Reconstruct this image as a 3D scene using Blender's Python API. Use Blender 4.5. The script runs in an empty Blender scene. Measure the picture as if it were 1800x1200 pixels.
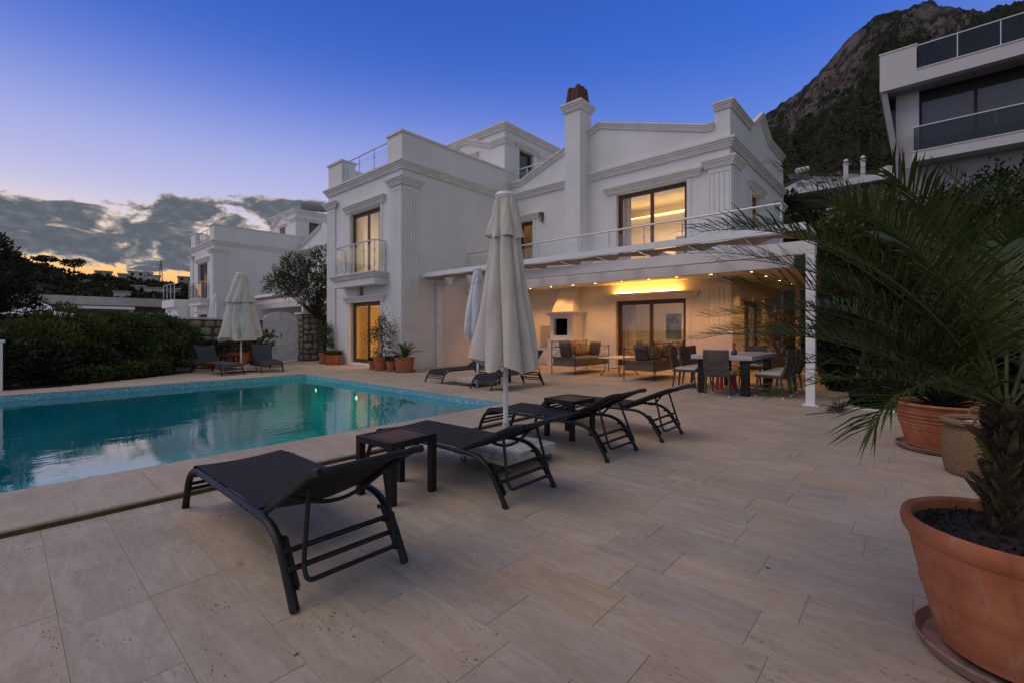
import bpy, bmesh, math, random
import numpy as np
from mathutils import Vector, Matrix

random.seed(7)
RNG = np.random.default_rng(11)
scene = bpy.context.scene
COL = scene.collection
PI = math.pi
R = math.radians

# ------------------------------------------------------------------ camera
# world: +X runs away to the right along the house side walls, +Y away to the left along the facade
cam_data = bpy.data.cameras.new('camera')
cam = bpy.data.objects.new('camera', cam_data)
COL.objects.link(cam)
cam.location = (0, 0, 1.25)
cam.rotation_euler = (R(90), 0, R(41.7 - 90))
cam_data.sensor_width = 36.0
cam_data.lens = 16.0
cam_data.shift_y = -20.0 / 1800.0
cam_data.clip_start = 0.05
cam_data.clip_end = 6000.0
scene.camera = cam

# ------------------------------------------------------------------ sky
world = bpy.data.worlds.new('World')
scene.world = world
world.use_nodes = True
SUN_AZ = (-0.55, 0.83)          # horizontal direction towards the sunset (+Y left of the house)
def build_world():
    nt = world.node_tree
    nt.nodes.clear()
    N = nt.nodes.new
    L = nt.links.new
    out = N('ShaderNodeOutputWorld')
    bg = N('ShaderNodeBackground')
    L(bg.outputs[0], out.inputs[0])
    tc = N('ShaderNodeTexCoord')
    nrm = N('ShaderNodeVectorMath'); nrm.operation = 'NORMALIZE'
    L(tc.outputs['Generated'], nrm.inputs[0])
    sep = N('ShaderNodeSeparateXYZ')
    L(nrm.outputs[0], sep.inputs[0])
    def math_(op, a, b=None, c=None, clamp=False):
        m = N('ShaderNodeMath'); m.operation = op; m.use_clamp = clamp
        for i, v in enumerate((a, b, c)):
            if v is None: continue
            if isinstance(v, (int, float)): m.inputs[i].default_value = v
            else: L(v, m.inputs[i])
        return m.outputs[0]
    def mix(f, a, b, blend='MIX'):
        m = N('ShaderNodeMix'); m.data_type = 'RGBA'; m.blend_type = blend
        for s, v in ((m.inputs[0], f), (m.inputs[6], a), (m.inputs[7], b)):
            if isinstance(v, (int, float)): s.default_value = v
            elif isinstance(v, tuple): s.default_value = (*v, 1)
            else: L(v, s)
        return m.outputs[2]
    def ramp(fac, stops, interp='LINEAR'):
        r = N('ShaderNodeValToRGB'); r.color_ramp.interpolation = interp
        e = r.color_ramp.elements
        while len(e) < len(stops): e.new(0.5)
        for k, (p, c) in enumerate(stops):
            e[k].position = p
            e[k].color = (*c, 1) if isinstance(c, tuple) else (c, c, c, 1)
        L(fac, r.inputs[0])
        return r.outputs[0]
    def mrange(v, a, b, c=0.0, d=1.0):
        m = N('ShaderNodeMapRange'); m.interpolation_type = 'SMOOTHSTEP'
        L(v, m.inputs[0])
        for i, q in enumerate((a, b, c, d)): m.inputs[i + 1].default_value = q
        return m.outputs[0]
    x, y, z = sep.outputs
    zc = math_('MAXIMUM', z, 0.0)
    # how far a direction points to the afterglow: 1 towards, -1 away
    hl = math_('SQRT', math_('ADD', math_('MULTIPLY', x, x), math_('ADD', math_('MULTIPLY', y, y), 1e-5)))
    ca = math_('DIVIDE', math_('ADD', math_('MULTIPLY', x, 0.16), math_('MULTIPLY', y, 0.987)), hl)
    # physical twilight sky as the base
    sky = N('ShaderNodeTexSky'); sky.sky_type = 'NISHITA'
    sky.sun_disc = False
    sky.sun_elevation = R(1.0)
    sky.sun_rotation = math.atan2(0.16, 0.987)
    sky.altitude = 0; sky.air_density = 1.0; sky.dust_density = 0.8; sky.ozone_density = 4.0
    nish = mix(1.0, sky.outputs[0], (0.12, 0.12, 0.12), 'MULTIPLY')
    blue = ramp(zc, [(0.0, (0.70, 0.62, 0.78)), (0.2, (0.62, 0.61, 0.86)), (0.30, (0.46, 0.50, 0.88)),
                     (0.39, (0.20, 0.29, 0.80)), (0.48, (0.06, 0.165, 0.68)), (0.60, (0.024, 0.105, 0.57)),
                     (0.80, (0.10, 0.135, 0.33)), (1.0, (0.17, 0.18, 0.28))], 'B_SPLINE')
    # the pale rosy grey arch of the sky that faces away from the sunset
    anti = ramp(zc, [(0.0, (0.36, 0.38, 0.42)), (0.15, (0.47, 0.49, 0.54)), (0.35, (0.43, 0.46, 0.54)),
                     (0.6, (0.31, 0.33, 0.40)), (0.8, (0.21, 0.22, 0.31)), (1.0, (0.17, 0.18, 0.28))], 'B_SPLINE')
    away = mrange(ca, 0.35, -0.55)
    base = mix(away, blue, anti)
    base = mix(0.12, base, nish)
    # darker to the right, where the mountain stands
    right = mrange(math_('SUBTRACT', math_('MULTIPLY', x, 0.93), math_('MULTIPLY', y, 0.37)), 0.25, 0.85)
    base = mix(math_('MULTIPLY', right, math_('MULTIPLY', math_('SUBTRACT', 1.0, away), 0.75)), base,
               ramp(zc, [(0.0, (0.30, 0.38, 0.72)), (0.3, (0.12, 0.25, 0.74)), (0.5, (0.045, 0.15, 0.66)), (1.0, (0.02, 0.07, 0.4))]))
    # afterglow along the horizon
    glow = ramp(zc, [(0.0, (1.0, 0.40, 0.10)), (0.075, (1.0, 0.50, 0.15)), (0.115, (1.0, 0.66, 0.30)),
                     (0.17, (0.98, 0.78, 0.58)), (0.24, (0.68, 0.64, 0.82))])
    gmask = math_('MULTIPLY', mrange(zc, 0.28, 0.12), mrange(ca, 0.45, 0.93))
    col = mix(gmask, base, glow)
    # cloud bank low over the sunset
    comb = N('ShaderNodeCombineXYZ')
    comb_x = math_('DIVIDE', math_('SUBTRACT', math_('MULTIPLY', x, 0.987), math_('MULTIPLY', y, 0.16)), hl)
    L(comb_x, comb.inputs[0])
    L(math_('MULTIPLY', z, 2.0), comb.inputs[1])
    comb.inputs[2].default_value = 6.6
    n1 = N('ShaderNodeTexNoise'); n1.inputs['Scale'].default_value = 13.0; n1.inputs['Detail'].default_value = 10.0
    n1.inputs['Roughness'].default_value = 0.58; n1.inputs['Distortion'].default_value = 0.35
    L(comb.outputs[0], n1.inputs['Vector'])
    n2 = N('ShaderNodeTexNoise'); n2.inputs['Scale'].default_value = 6.0; n2.inputs['Detail'].default_value = 2.0
    L(comb.outputs[0], n2.inputs['Vector'])
    n3 = N('ShaderNodeTexNoise'); n3.inputs['Scale'].default_value = 42.0; n3.inputs['Detail'].default_value = 8.0; n3.inputs['Roughness'].default_value = 0.6
    L(comb.outputs[0], n3.inputs['Vector'])
    dens = math_('ADD', math_('ADD', math_('MULTIPLY', n1.outputs[0], 0.95), math_('MULTIPLY', n2.outputs[0], 0.20)), math_('MULTIPLY', n3.outputs[0], 0.12))
    low = mrange(math_('ADD', z, math_('MULTIPLY', n1.outputs[0], 0.05)), 0.096, 0.138)
    zt = math_('SUBTRACT', z, math_('MULTIPLY', math_('ADD', comb_x, 0.16), 0.14))
    top = mrange(math_('ADD', zt, math_('MULTIPLY', n2.outputs[0], -0.10)), 0.205, 0.130)
    band = math_('MULTIPLY', math_('MULTIPLY', low, top), mrange(ca, -0.05, 0.45))
    dens = math_('ADD', dens, math_('MULTIPLY', math_('SUBTRACT', band, 1.0), 0.42))
    cmask = mrange(dens, 0.528, 0.590)
    thick = mrange(dens, 0.55, 0.645)
    ccol = mix(thick, (0.52, 0.43, 0.38), (0.112, 0.128, 0.155))
    ccol = mix(math_('MULTIPLY', mrange(n3.outputs[0], 0.42, 0.70), 0.45), ccol, (0.21, 0.225, 0.26))
    col = mix(cmask, col, ccol)
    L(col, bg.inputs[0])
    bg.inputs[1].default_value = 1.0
build_world()

# ------------------------------------------------------------------ last light of the afterglow
sd = bpy.data.lights.new('afterglow_sun', 'SUN')
sd.energy = 1.1
sd.angle = R(48)
sd.color = (1.0, 0.83, 0.66)
sun = bpy.data.objects.new('afterglow_sun', sd)
COL.objects.link(sun)
sun.rotation_euler = Vector((-0.48, 0.30, 0.82)).to_track_quat('Z', 'Y').to_euler()

vs = scene.view_settings
scene.display_settings.display_device = 'sRGB'
vs.view_transform = 'Standard'
vs.look = 'None'
vs.exposure = 0.0
vs.gamma = 1.0
vs.use_curve_mapping = False
scene.cycles.use_denoising = True
try:
    scene.cycles.denoiser = 'OPENIMAGEDENOISE'
    scene.cycles.denoising_input_passes = 'RGB_ALBEDO_NORMAL'
except Exception:
    pass
scene.cycles.max_bounces = 8
scene.cycles.diffuse_bounces = 4
scene.cycles.glossy_bounces = 4
scene.cycles.transmission_bounces = 6
scene.cycles.transparent_max_bounces = 24
scene.cycles.sample_clamp_indirect = 6.0
scene.cycles.caustics_reflective = False
scene.cycles.caustics_refractive = False

# ------------------------------------------------------------------ mesh helpers
class MB:
    def __init__(self):
        self.v = []; self.f = []; self.t = None
    def add(self, vs, fs):
        o = len(self.v)
        self.v += [tuple(p) for p in vs]
        self.f += [tuple(i + o for i in f) for f in fs]
        return self
    def box(self, a, b):
        x0, y0, z0 = a; x1, y1, z1 = b
        if x0 > x1: x0, x1 = x1, x0
        if y0 > y1: y0, y1 = y1, y0
        if z0 > z1: z0, z1 = z1, z0
        return self.add([(x0,y0,z0),(x1,y0,z0),(x1,y1,z0),(x0,y1,z0),(x0,y0,z1),(x1,y0,z1),(x1,y1,z1),(x0,y1,z1)],
                 [(0,3,2,1),(4,5,6,7),(0,1,5,4),(1,2,6,5),(2,3,7,6),(3,0,4,7)])
    def cbox(self, a, b, c=0.01):
        """box with a chamfer round its top"""
        x0, y0, z0 = a; x1, y1, z1 = b
        v = [(x0,y0,z0),(x1,y0,z0),(x1,y1,z0),(x0,y1,z0),(x0,y0,z1-c),(x1,y0,z1-c),(x1,y1,z1-c),(x0,y1,z1-c),
             (x0+c,y0+c,z1),(x1-c,y0+c,z1),(x1-c,y1-c,z1),(x0+c,y1-c,z1)]
        f = [(0,3,2,1),(8,9,10,11)]
        for i in range(4):
            j = (i + 1) % 4
            f += [(i, j, 4 + j, 4 + i), (4 + i, 4 + j, 8 + j, 8 + i)]
        return self.add(v, f)
    def prism(self, pts, axis, d0, d1):
        """polygon extruded along an axis; pts are (y,z) for x, (x,z) for y, (x,y) for z"""
        n = len(pts)
        def m(p, d):
            return (d, p[0], p[1]) if axis == 'x' else (p[0], d, p[1]) if axis == 'y' else (p[0], p[1], d)
        v = [m(p, d0) for p in pts] + [m(p, d1) for p in pts]
        f = [tuple(range(n)), tuple(range(2*n-1, n-1, -1))]
        f += [(i, (i+1) % n, n + (i+1) % n, n + i) for i in range(n)]
        return self.add(v, f)
    def tube(self, pts, r, n=8, closed=False, squash=1.0):
        P = [Vector(p) for p in pts]
        k = len(P)
        rs = r if isinstance(r, (list, tuple)) else [r] * k
        T = []
        for i in range(k):
            if closed: t = P[(i+1) % k] - P[i-1]
            elif i == 0: t = P[1] - P[0]
            elif i == k - 1: t = P[-1] - P[-2]
            else: t = (P[i+1] - P[i]).normalized() + (P[i] - P[i-1]).normalized()
            T.append(t.normalized() if t.length > 1e-9 else Vector((0, 0, 1)))
        up = Vector((0, 0, 1)) if abs(T[0].z) < 0.9 else Vector((1, 0, 0))
        a = T[0].cross(up).normalized()
        vs = []
        for i in range(k):
            a = (a - T[i] * a.dot(T[i]))
            a = a.normalized() if a.length > 1e-6 else T[i].orthogonal().normalized()
            b = T[i].cross(a)
            for j in range(n):
                an = 2 * PI * j / n
                vs.append(P[i] + a * math.cos(an) * rs[i] + b * math.sin(an) * rs[i] * squash)
        fs = []
        for i in range(k if closed else k - 1):
            i2 = (i + 1) % k
            for j in range(n):
                j2 = (j + 1) % n
                fs.append((i*n+j, i*n+j2, i2*n+j2, i2*n+j))
        if not closed:
            fs.append(tuple(range(n-1, -1, -1))); fs.append(tuple((k-1)*n + j for j in range(n)))
        return self.add(vs, fs)
    def bar(self, p, q, w, h=None):
        """square bar from p to q"""
        P, Q = Vector(p), Vector(q)
        h = w if h is None else h
        t = (Q - P).normalized()
        up = Vector((0, 0, 1)) if abs(t.z) < 0.95 else Vector((0, 1, 0))
        a = t.cross(up).normalized() * (w / 2); b = a.normalized().cross(t).normalized() * (h / 2)
        vs = [E + s1 * a + s2 * b for E in (P, Q) for s1, s2 in ((-1,-1),(1,-1),(1,1),(-1,1))]
        return self.add(vs, [(0,3,2,1),(4,5,6,7),(0,1,5,4),(1,2,6,5),(2,3,7,6),(3,0,4,7)])
    def lathe(self, prof, n=32, c=(0, 0, 0), cap0=True, cap1=True):
        k = len(prof); vs = []
        for (r, z) in prof:
            for j in range(n):
                a = 2 * PI * j / n
                vs.append((c[0] + r * math.cos(a), c[1] + r * math.sin(a), c[2] + z))
        fs = [(i*n+j, i*n+(j+1) % n, (i+1)*n+(j+1) % n, (i+1)*n+j) for i in range(k-1) for j in range(n)]
        if cap0: fs.append(tuple(range(n-1, -1, -1)))
        if cap1: fs.append(tuple((k-1)*n + j for j in range(n)))
        return self.add(vs, fs)
    def sweep(self, path, normals, prof):
        """profile of (out, up) pairs swept along a path with an outward vector at each point"""
        n = len(prof); vs = []
        for p, nn in zip(path, normals):
            for (o, h) in prof:
                vs.append((p[0] + nn[0] * o, p[1] + nn[1] * o, p[2] + h))
        fs = []
        for i in range(len(path) - 1):
            for j in range(n):
                j2 = (j + 1) % n
                fs.append((i*n+j, i*n+j2, (i+1)*n+j2, (i+1)*n+j))
        fs.append(tuple(range(n))); fs.append(tuple((len(path)-1)*n + j for j in range(n-1, -1, -1)))
        return self.add(vs, fs)
    def mesh(self, name, origin=(0, 0, 0), smooth=False, recalc=True):
        me = bpy.data.meshes.new(name)
        ox, oy, oz = origin
        me.from_pydata([(x-ox, y-oy, z-oz) for x, y, z in self.v], [], self.f)
        if recalc:
            bm = bmesh.new(); bm.from_mesh(me)
            bmesh.ops.recalc_face_normals(bm, faces=bm.faces)
            bm.to_mesh(me); bm.free()
        if smooth:
            me.polygons.foreach_set('use_smooth', [True] * len(me.polygons))
            if smooth != 'all':
                try: me.set_sharp_from_angle(angle=R(38))
                except Exception: pass
        return me
    def build(self, name, mat, parent=None, origin=None, smooth=False, recalc=True, loc=None, **kw):
        if origin is None:
            origin = tuple(parent['_o']) if parent is not None and '_o' in parent else (0, 0, 0)
        o = bpy.data.objects.new(name, self.mesh(name, origin, smooth, recalc))
        COL.objects.link(o)
        if mat is not None: o.data.materials.append(mat)
        if parent is not None:
            o.parent = parent
            o['_o'] = list(origin)
        elif loc is not None: o.location = loc
        elif origin != (0, 0, 0): o.location = origin
        tag(o, **kw)
        return o
def tag(o, label=None, cat=None, group=None, kind=None):
    if label: o['label'] = label
    if cat: o['category'] = cat
    if group: o['group'] = group
    if kind: o['kind'] = kind
    return o
def thing(name, loc, label, cat, group=None, rz=0.0, local=False):
    """an Empty at the base of a thing; parts built in world coordinates unless local"""
    o = bpy.data.objects.new(name, None)
    COL.objects.link(o)
    o.location = loc; o.rotation_euler = (0, 0, rz)
    o.empty_display_size = 0.1
    o['_o'] = [0, 0, 0] if local else list(loc)
    return tag(o, label, cat, group)
def copy_tree(o, parent=None):
    c = o.copy(); COL.objects.link(c); c.parent = parent
    for ch in list(o.children): copy_tree(ch, c)
    return c
def arc(cx, cy, r, a0, a1, n):
    return [(cx + r * math.cos(R(a0 + (a1 - a0) * k / n)), cy + r * math.sin(R(a0 + (a1 - a0) * k / n))) for k in range(n + 1)]
def round_path(pts, rad, n=5):
    """polyline with rounded corners"""
    P = [Vector(p) for p in pts]; out = [P[0]]
    for i in range(1, len(P) - 1):
        a = (P[i-1] - P[i]); b = (P[i+1] - P[i])
        r = min(rad, a.length * 0.49, b.length * 0.49)
        A = P[i] + a.normalized() * r; B = P[i] + b.normalized() * r
        for k in range(n + 1):
            t = k / n
            out.append(A * (1-t)**2 + P[i] * 2*t*(1-t) + B * t*t)
    out.append(P[-1])
    return out
def smoothnoise(shape, cells, seed):
    """value noise on a grid, bilinear with smoothstep"""
    g = np.random.default_rng(seed).random((cells[0] + 2, cells[1] + 2))
    u = np.linspace(0, cells[0], shape[0], endpoint=False); v = np.linspace(0, cells[1], shape[1], endpoint=False)
    iu = u.astype(int); iv = v.astype(int); fu = u - iu; fv = v - iv
    fu = fu*fu*(3-2*fu); fv = fv*fv*(3-2*fv)
    a = g[np.ix_(iu, iv)]; b = g[np.ix_(iu+1, iv)]; c = g[np.ix_(iu, iv+1)]; d = g[np.ix_(iu+1, iv+1)]
    fu = fu[:, None]; fv = fv[None, :]
    return (a*(1-fu)+b*fu)*(1-fv) + (c*(1-fu)+d*fu)*fv

# ------------------------------------------------------------------ materials
class NT:
    def __init__(self, name):
        self.m = bpy.data.materials.new(name); self.m.use_nodes = True
        self.nt = self.m.node_tree
        self.b = self.nt.nodes['Principled BSDF']; self.out = self.nt.nodes['Material Output']
        g = self.N('ShaderNodeNewGeometry'); self.pos = g.outputs['Position']; self.geo = g
    def N(self, t): return self.nt.nodes.new(t)
    def L(self, a, b): self.nt.links.new(a, b)
    def set(self, s, v):
        if isinstance(v, (int, float)): s.default_value = v
        elif isinstance(v, tuple): s.default_value = (*v, 1) if len(v) == 3 and len(s.default_value) == 4 else v
        else: self.L(v, s)
    def math(self, op, a, b=None, clamp=False):
        m = self.N('ShaderNodeMath'); m.operation = op; m.use_clamp = clamp
        self.set(m.inputs[0], a)
        if b is not None: self.set(m.inputs[1], b)
        return m.outputs[0]
    def mix(self, f, a, b, blend='MIX'):
        m = self.N('ShaderNodeMix'); m.data_type = 'RGBA'; m.blend_type = blend
        self.set(m.inputs[0], f); self.set(m.inputs[6], a); self.set(m.inputs[7], b)
        return m.outputs[2]
    def scale(self, vec, s):
        m = self.N('ShaderNodeVectorMath'); m.operation = 'MULTIPLY'
        self.L(vec, m.inputs[0]); m.inputs[1].default_value = s
        return m.outputs[0]
    def noise(self, vec, scale, detail=4.0, rough=0.5, dist=0.0):
        n = self.N('ShaderNodeTexNoise')
        n.inputs['Scale'].default_value = scale; n.inputs['Detail'].default_value = detail
        n.inputs['Roughness'].default_value = rough; n.inputs['Distortion'].default_value = dist
        if vec is not None: self.L(vec, n.inputs['Vector'])
        return n.outputs[0]
    def mr(self, v, a, b, c=0.0, d=1.0):
        m = self.N('ShaderNodeMapRange'); m.interpolation_type = 'SMOOTHSTEP'
        self.L(v, m.inputs[0])
        for i, q in enumerate((a, b, c, d)): m.inputs[i+1].default_value = q
        return m.outputs[0]
    def bump(self, h, strength=0.3, dist=0.01):
        b = self.N('ShaderNodeBump'); b.inputs['Strength'].default_value = strength; b.inputs['Distance'].default_value = dist
        self.L(h, b.inputs['Height']); self.L(b.outputs[0], self.b.inputs['Normal'])
        return b.outputs[0]
    def rand(self):
        return self.N('ShaderNodeObjectInfo').outputs['Random']
    def done(self, col=None, rough=None, metal=None, spec=None):
        if col is not None: self.set(self.b.inputs['Base Color'], col)
        if rough is not None: self.set(self.b.inputs['Roughness'], rough)
        if metal is not None: self.set(self.b.inputs['Metallic'], metal)
        if spec is not None: self.set(self.b.inputs['Specular IOR Level'], spec)
        return self.m
def simple(name, col, rough=0.6, var=0.12, scale=6.0, bump=0.0, bscale=60.0, metal=0.0, spec=0.5, objvar=0.0, dist=0.004):
    t = NT(name)
    n = t.noise(t.pos, scale, 5.0, 0.6)
    c = t.mix(t.mr(n, 0.3, 0.7), tuple(x * (1 - var) for x in col), tuple(min(1, x * (1 + var)) for x in col))
    if objvar:
        c = t.mix(t.rand(), c, tuple(x * (1 - objvar) for x in col))
    if bump: t.bump(t.noise(t.pos, bscale, 4.0, 0.6), bump, dist)
    return t.done(c, rough, metal, spec)
def emis(name, col, strength):
    t = NT(name)
    t.b.inputs['Base Color'].default_value = (*col, 1)
    t.b.inputs['Emission Color'].default_value = (*col, 1)
    t.b.inputs['Emission Strength'].default_value = strength
    return t.m
def schlick(t, f0, normal=None, power=5.0):
    """reflectance that is the same from both sides of a sheet"""
    dp = t.N('ShaderNodeVectorMath'); dp.operation = 'DOT_PRODUCT'
    t.L(t.geo.outputs['Incoming'], dp.inputs[0]); t.L(normal if normal is not None else t.geo.outputs['Normal'], dp.inputs[1])
    c = t.math('SUBTRACT', 1.0, t.math('ABSOLUTE', dp.outputs['Value']), True)
    return t.math('ADD', f0, t.math('MULTIPLY', t.math('POWER', c, power), 1.0 - f0), True)
def glass(name, tint=(1, 1, 1), f0=0.06, rough=0.0):
    """thin pane: clear towards, mirror-like at a grazing angle, as window glass is"""
    t = NT(name)
    tr = t.N('ShaderNodeBsdfTransparent'); tr.inputs[0].default_value = (*tint, 1)
    gl = t.N('ShaderNodeBsdfGlossy'); gl.inputs['Roughness'].default_value = rough
    ms = t.N('ShaderNodeMixShader')
    t.L(schlick(t, f0), ms.inputs[0]); t.L(tr.outputs[0], ms.inputs[1]); t.L(gl.outputs[0], ms.inputs[2])
    t.L(ms.outputs[0], t.out.inputs[0])
    return t.m
def stucco(name, col, dirt=0.10):
    t = NT(name)
    n = t.noise(t.pos, 0.9, 5.0, 0.6)
    streak = t.noise(t.scale(t.pos, (3.0, 3.0, 0.35)), 1.6, 5.0, 0.65)
    c = t.mix(t.mr(n, 0.3, 0.75), tuple(x * (1 - dirt) for x in col), col)
    c = t.mix(t.math('MULTIPLY', t.mr(streak, 0.50, 0.75), dirt * 1.2), c, tuple(x * 0.72 for x in col))
    t.bump(t.noise(t.pos, 95.0, 3.0, 0.7), 0.35, 0.006)
    return t.done(c, 0.85, None, 0.25)
M = {}
M['stucco'] = stucco('white_stucco', (0.80, 0.80, 0.79))
M['trim'] = simple('cast_stone_trim', (0.72, 0.705, 0.67), 0.8, 0.07, 3.0, 0.15, 70.0)
M['white_paint'] = simple('white_paint', (0.80, 0.80, 0.79), 0.45, 0.05, 4.0, 0.05, 30.0)
M['beam_paint'] = simple('cream_beam_paint', (0.70, 0.67, 0.62), 0.55, 0.06, 3.0, 0.1, 40.0)
M['soffit'] = simple('soffit_plaster', (0.74, 0.71, 0.66), 0.85, 0.04, 3.0)
M['wood_frame'] = simple('brown_window_frame', (0.085, 0.036, 0.016), 0.4, 0.25, 9.0, 0.08, 40.0)
M['pane'] = glass('window_pane', (0.97, 0.98, 0.97), 0.05)
M['rail_glass'] = glass('railing_glass', (0.93, 0.95, 0.955), 0.05)
M['dark_glass'] = glass('smoked_glass', (0.36, 0.40, 0.43), 0.05)
M['alu'] = simple('brushed_aluminium', (0.62, 0.63, 0.65), 0.35, 0.05, 8.0, metal=0.7)
M['dark_alu'] = simple('black_aluminium', (0.012, 0.013, 0.0145), 0.45, 0.15, 14.0, 0.03, 90.0, spec=0.32)
M['black_iron'] = simple('wrought_iron', (0.022, 0.019, 0.018), 0.5, 0.2, 20.0, 0.1, 60.0)
def mat_clay():
    t = NT('terracotta')
    n = t.noise(t.pos, 6.0, 6.0, .65); n2 = t.noise(t.scale(t.pos, (5, 5, 1.2)), 3.0, 6.0, .7); sp = t.noise(t.pos, 70.0, 3.0, .6)
    c = t.mix(t.mr(n, .3, .7), (0.36, 0.115, 0.050), (0.50, 0.185, 0.088))
    c = t.mix(t.math('MULTIPLY', t.mr(n2, .54, .72), .42), c, (0.52, 0.36, 0.27))
    c = t.mix(t.math('MULTIPLY', t.mr(n2, .46, .30), .40), c, (0.20, 0.068, 0.035))
    c = t.mix(t.math('MULTIPLY', t.mr(sp, .62, .72), .35), c, (0.20, 0.085, 0.05))
    c = t.mix(t.math('MULTIPLY', t.rand(), .25), c, (0.30, 0.105, 0.055))
    t.bump(t.math('ADD', sp, n), .35, .004)
    return t.done(c, .82, None, .3)
M['terracotta'] = mat_clay()
M['soil'] = simple('potting_soil', (0.035, 0.024, 0.017), 0.95, 0.5, 40.0, 1.0, 70.0, dist=0.02)
M['room_wall'] = simple('room_wall_paint', (0.80, 0.72, 0.58), 0.85, 0.03, 2.0)
M['room_floor'] = simple('room_floor', (0.42, 0.30, 0.20), 0.4, 0.15, 3.0)
M['led'] = emis('led_strip', (1.0, 0.42, 0.055), 68.0)
M['led_soft'] = emis('cove_led', (1.0, 0.58, 0.16), 6.5)
M['lamp_disc'] = emis('downlight_disc', (1.0, 0.66, 0.28), 14.0)

def wall_x(mb, x0, x1, y0, y1, z0, z1, holes=()):
    """wall slab normal to X with rectangular holes (y0,y1,z0,z1)"""
    ys = sorted({y0, y1} | {h[0] for h in holes} | {h[1] for h in holes})
    zs = sorted({z0, z1} | {h[2] for h in holes} | {h[3] for h in holes})
    _grid_wall(mb, ys, zs, holes, lambda a, b, c, d: mb.box((x0, a, c), (x1, b, d)))
def wall_y(mb, y0, y1, x0, x1, z0, z1, holes=()):
    xs = sorted({x0, x1} | {h[0] for h in holes} | {h[1] for h in holes})
    zs = sorted({z0, z1} | {h[2] for h in holes} | {h[3] for h in holes})
    _grid_wall(mb, xs, zs, holes, lambda a, b, c, d: mb.box((a, y0, c), (b, y1, d)))
def _grid_wall(mb, us, zs, holes, put):
    # full-height strips between holes, so that no two boxes share a plane inside the visible face
    for i in range(len(us) - 1):
        a, b = us[i], us[i+1]
        m = (a + b) / 2
        cuts = sorted((h[2], h[3]) for h in holes if h[0] < m < h[1])
        lo = zs[0]
        for c0, c1 in cuts:
            if c0 > lo + 1e-6: put(a, b, lo, c0)
            lo = c1
        if zs[-1] > lo + 1e-6: put(a, b, lo, zs[-1])

# ================================================================== ground, terrace, pool
def mat_stone_tile():
    t = NT('travertine')
    at = t.N('ShaderNodeAttribute'); at.attribute_name = 'tint'
    sep = t.N('ShaderNodeSeparateColor'); t.L(at.outputs['Color'], sep.inputs[0])
    r, gch, b = sep.outputs
    # each stone shifts the vein pattern
    off = t.N('ShaderNodeVectorMath'); off.operation = 'SCALE'; t.L(at.outputs['Color'], off.inputs[0]); off.inputs['Scale'].default_value = 9.0
    ad = t.N('ShaderNodeVectorMath'); ad.operation = 'ADD'; t.L(t.pos, ad.inputs[0]); t.L(off.outputs[0], ad.inputs[1])
    p = ad.outputs[0]
    vein = t.noise(t.scale(p, (5.0, 1.0, 5.0)), 2.2, 9.0, 0.68, 0.8)
    fine = t.noise(t.scale(p, (20.0, 5.5, 20.0)), 3.0, 8.0, 0.72, 0.6)
    blot = t.noise(t.pos, 0.8, 5.0, 0.6)
    grey = (0.405, 0.345, 0.262); warm = (0.455, 0.355, 0.24); ochre = (0.46, 0.305, 0.16)
    c = t.mix(t.mr(r, 0.15, 0.85), grey, warm)
    c = t.mix(t.math('MULTIPLY', t.mr(gch, 0.86, 0.99), .75), c, ochre)
    c = t.mix(t.math('MULTIPLY', t.mr(vein, 0.36, 0.66), 0.65), c, (0.56, 0.485, 0.385))
    c = t.mix(t.math('MULTIPLY', t.mr(fine, 0.47, 0.74), 0.50), c, (0.235, 0.195, 0.15))
    c = t.mix(t.math('MULTIPLY', t.mr(blot, 0.40, 0.70), 0.42), c, (0.24, 0.195, 0.155))
    c = t.mix(t.math('MULTIPLY', b, 0.22), c, (0.22, 0.18, 0.15))
    pv = t.N('ShaderNodeTexVoronoi'); pv.feature = 'F1'; pv.inputs['Scale'].default_value = 1.0
    t.L(t.scale(p, (75.0, 24.0, 60.0)), pv.inputs['Vector'])
    area = t.mr(t.noise(t.scale(p, (4.0, 1.3, 4.0)), 1.6, 3.0, 0.5), 0.53, 0.66)
    pore = t.math('MULTIPLY', t.mr(pv.outputs['Distance'], 0.26, 0.10), area)
    c = t.mix(t.math('MULTIPLY', pore, 0.85), c, (0.07, 0.055, 0.045))
    spots = t.N('ShaderNodeTexVoronoi'); spots.inputs['Scale'].default_value = 1.0
    t.L(t.scale(t.pos, (3.1, 2.3, 1.0)), spots.inputs['Vector'])
    sp = t.math('MULTIPLY', t.mr(spots.outputs['Distance'], 0.085, 0.03), t.mr(t.noise(t.pos, 30.0, 3.0), 0.35, 0.6))
    c = t.mix(t.math('MULTIPLY', sp, 0.45), c, (0.13, 0.085, 0.05))
    h = t.math('SUBTRACT', t.math('MULTIPLY', fine, 0.5), pore)
    t.bump(h, 0.55, 0.004)
    rr = t.math('ADD', t.math('MULTIPLY', blot, 0.25), 0.50)
    return t.done(c, rr, None, 0.35)
M['tile'] = mat_stone_tile()
M['grout'] = simple('grout', (0.47, 0.41, 0.34), 0.9, 0.25, 8.0)
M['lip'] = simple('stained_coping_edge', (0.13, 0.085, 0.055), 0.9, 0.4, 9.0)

def tint_mesh(me, cols):
    at = me.color_attributes.new('tint', 'FLOAT_COLOR', 'CORNER')
    arr = np.zeros((len(me.loops), 4), dtype=np.float32)
    for p, c in zip(me.polygons, cols):
        for li in p.loop_indices: arr[li] = (*c, 1)
    at.data.foreach_set('color', arr.ravel())

FW = (math.cos(R(41.7)), math.sin(R(41.7))); RT = (math.sin(R(41.7)), -math.cos(R(41.7)))

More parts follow.
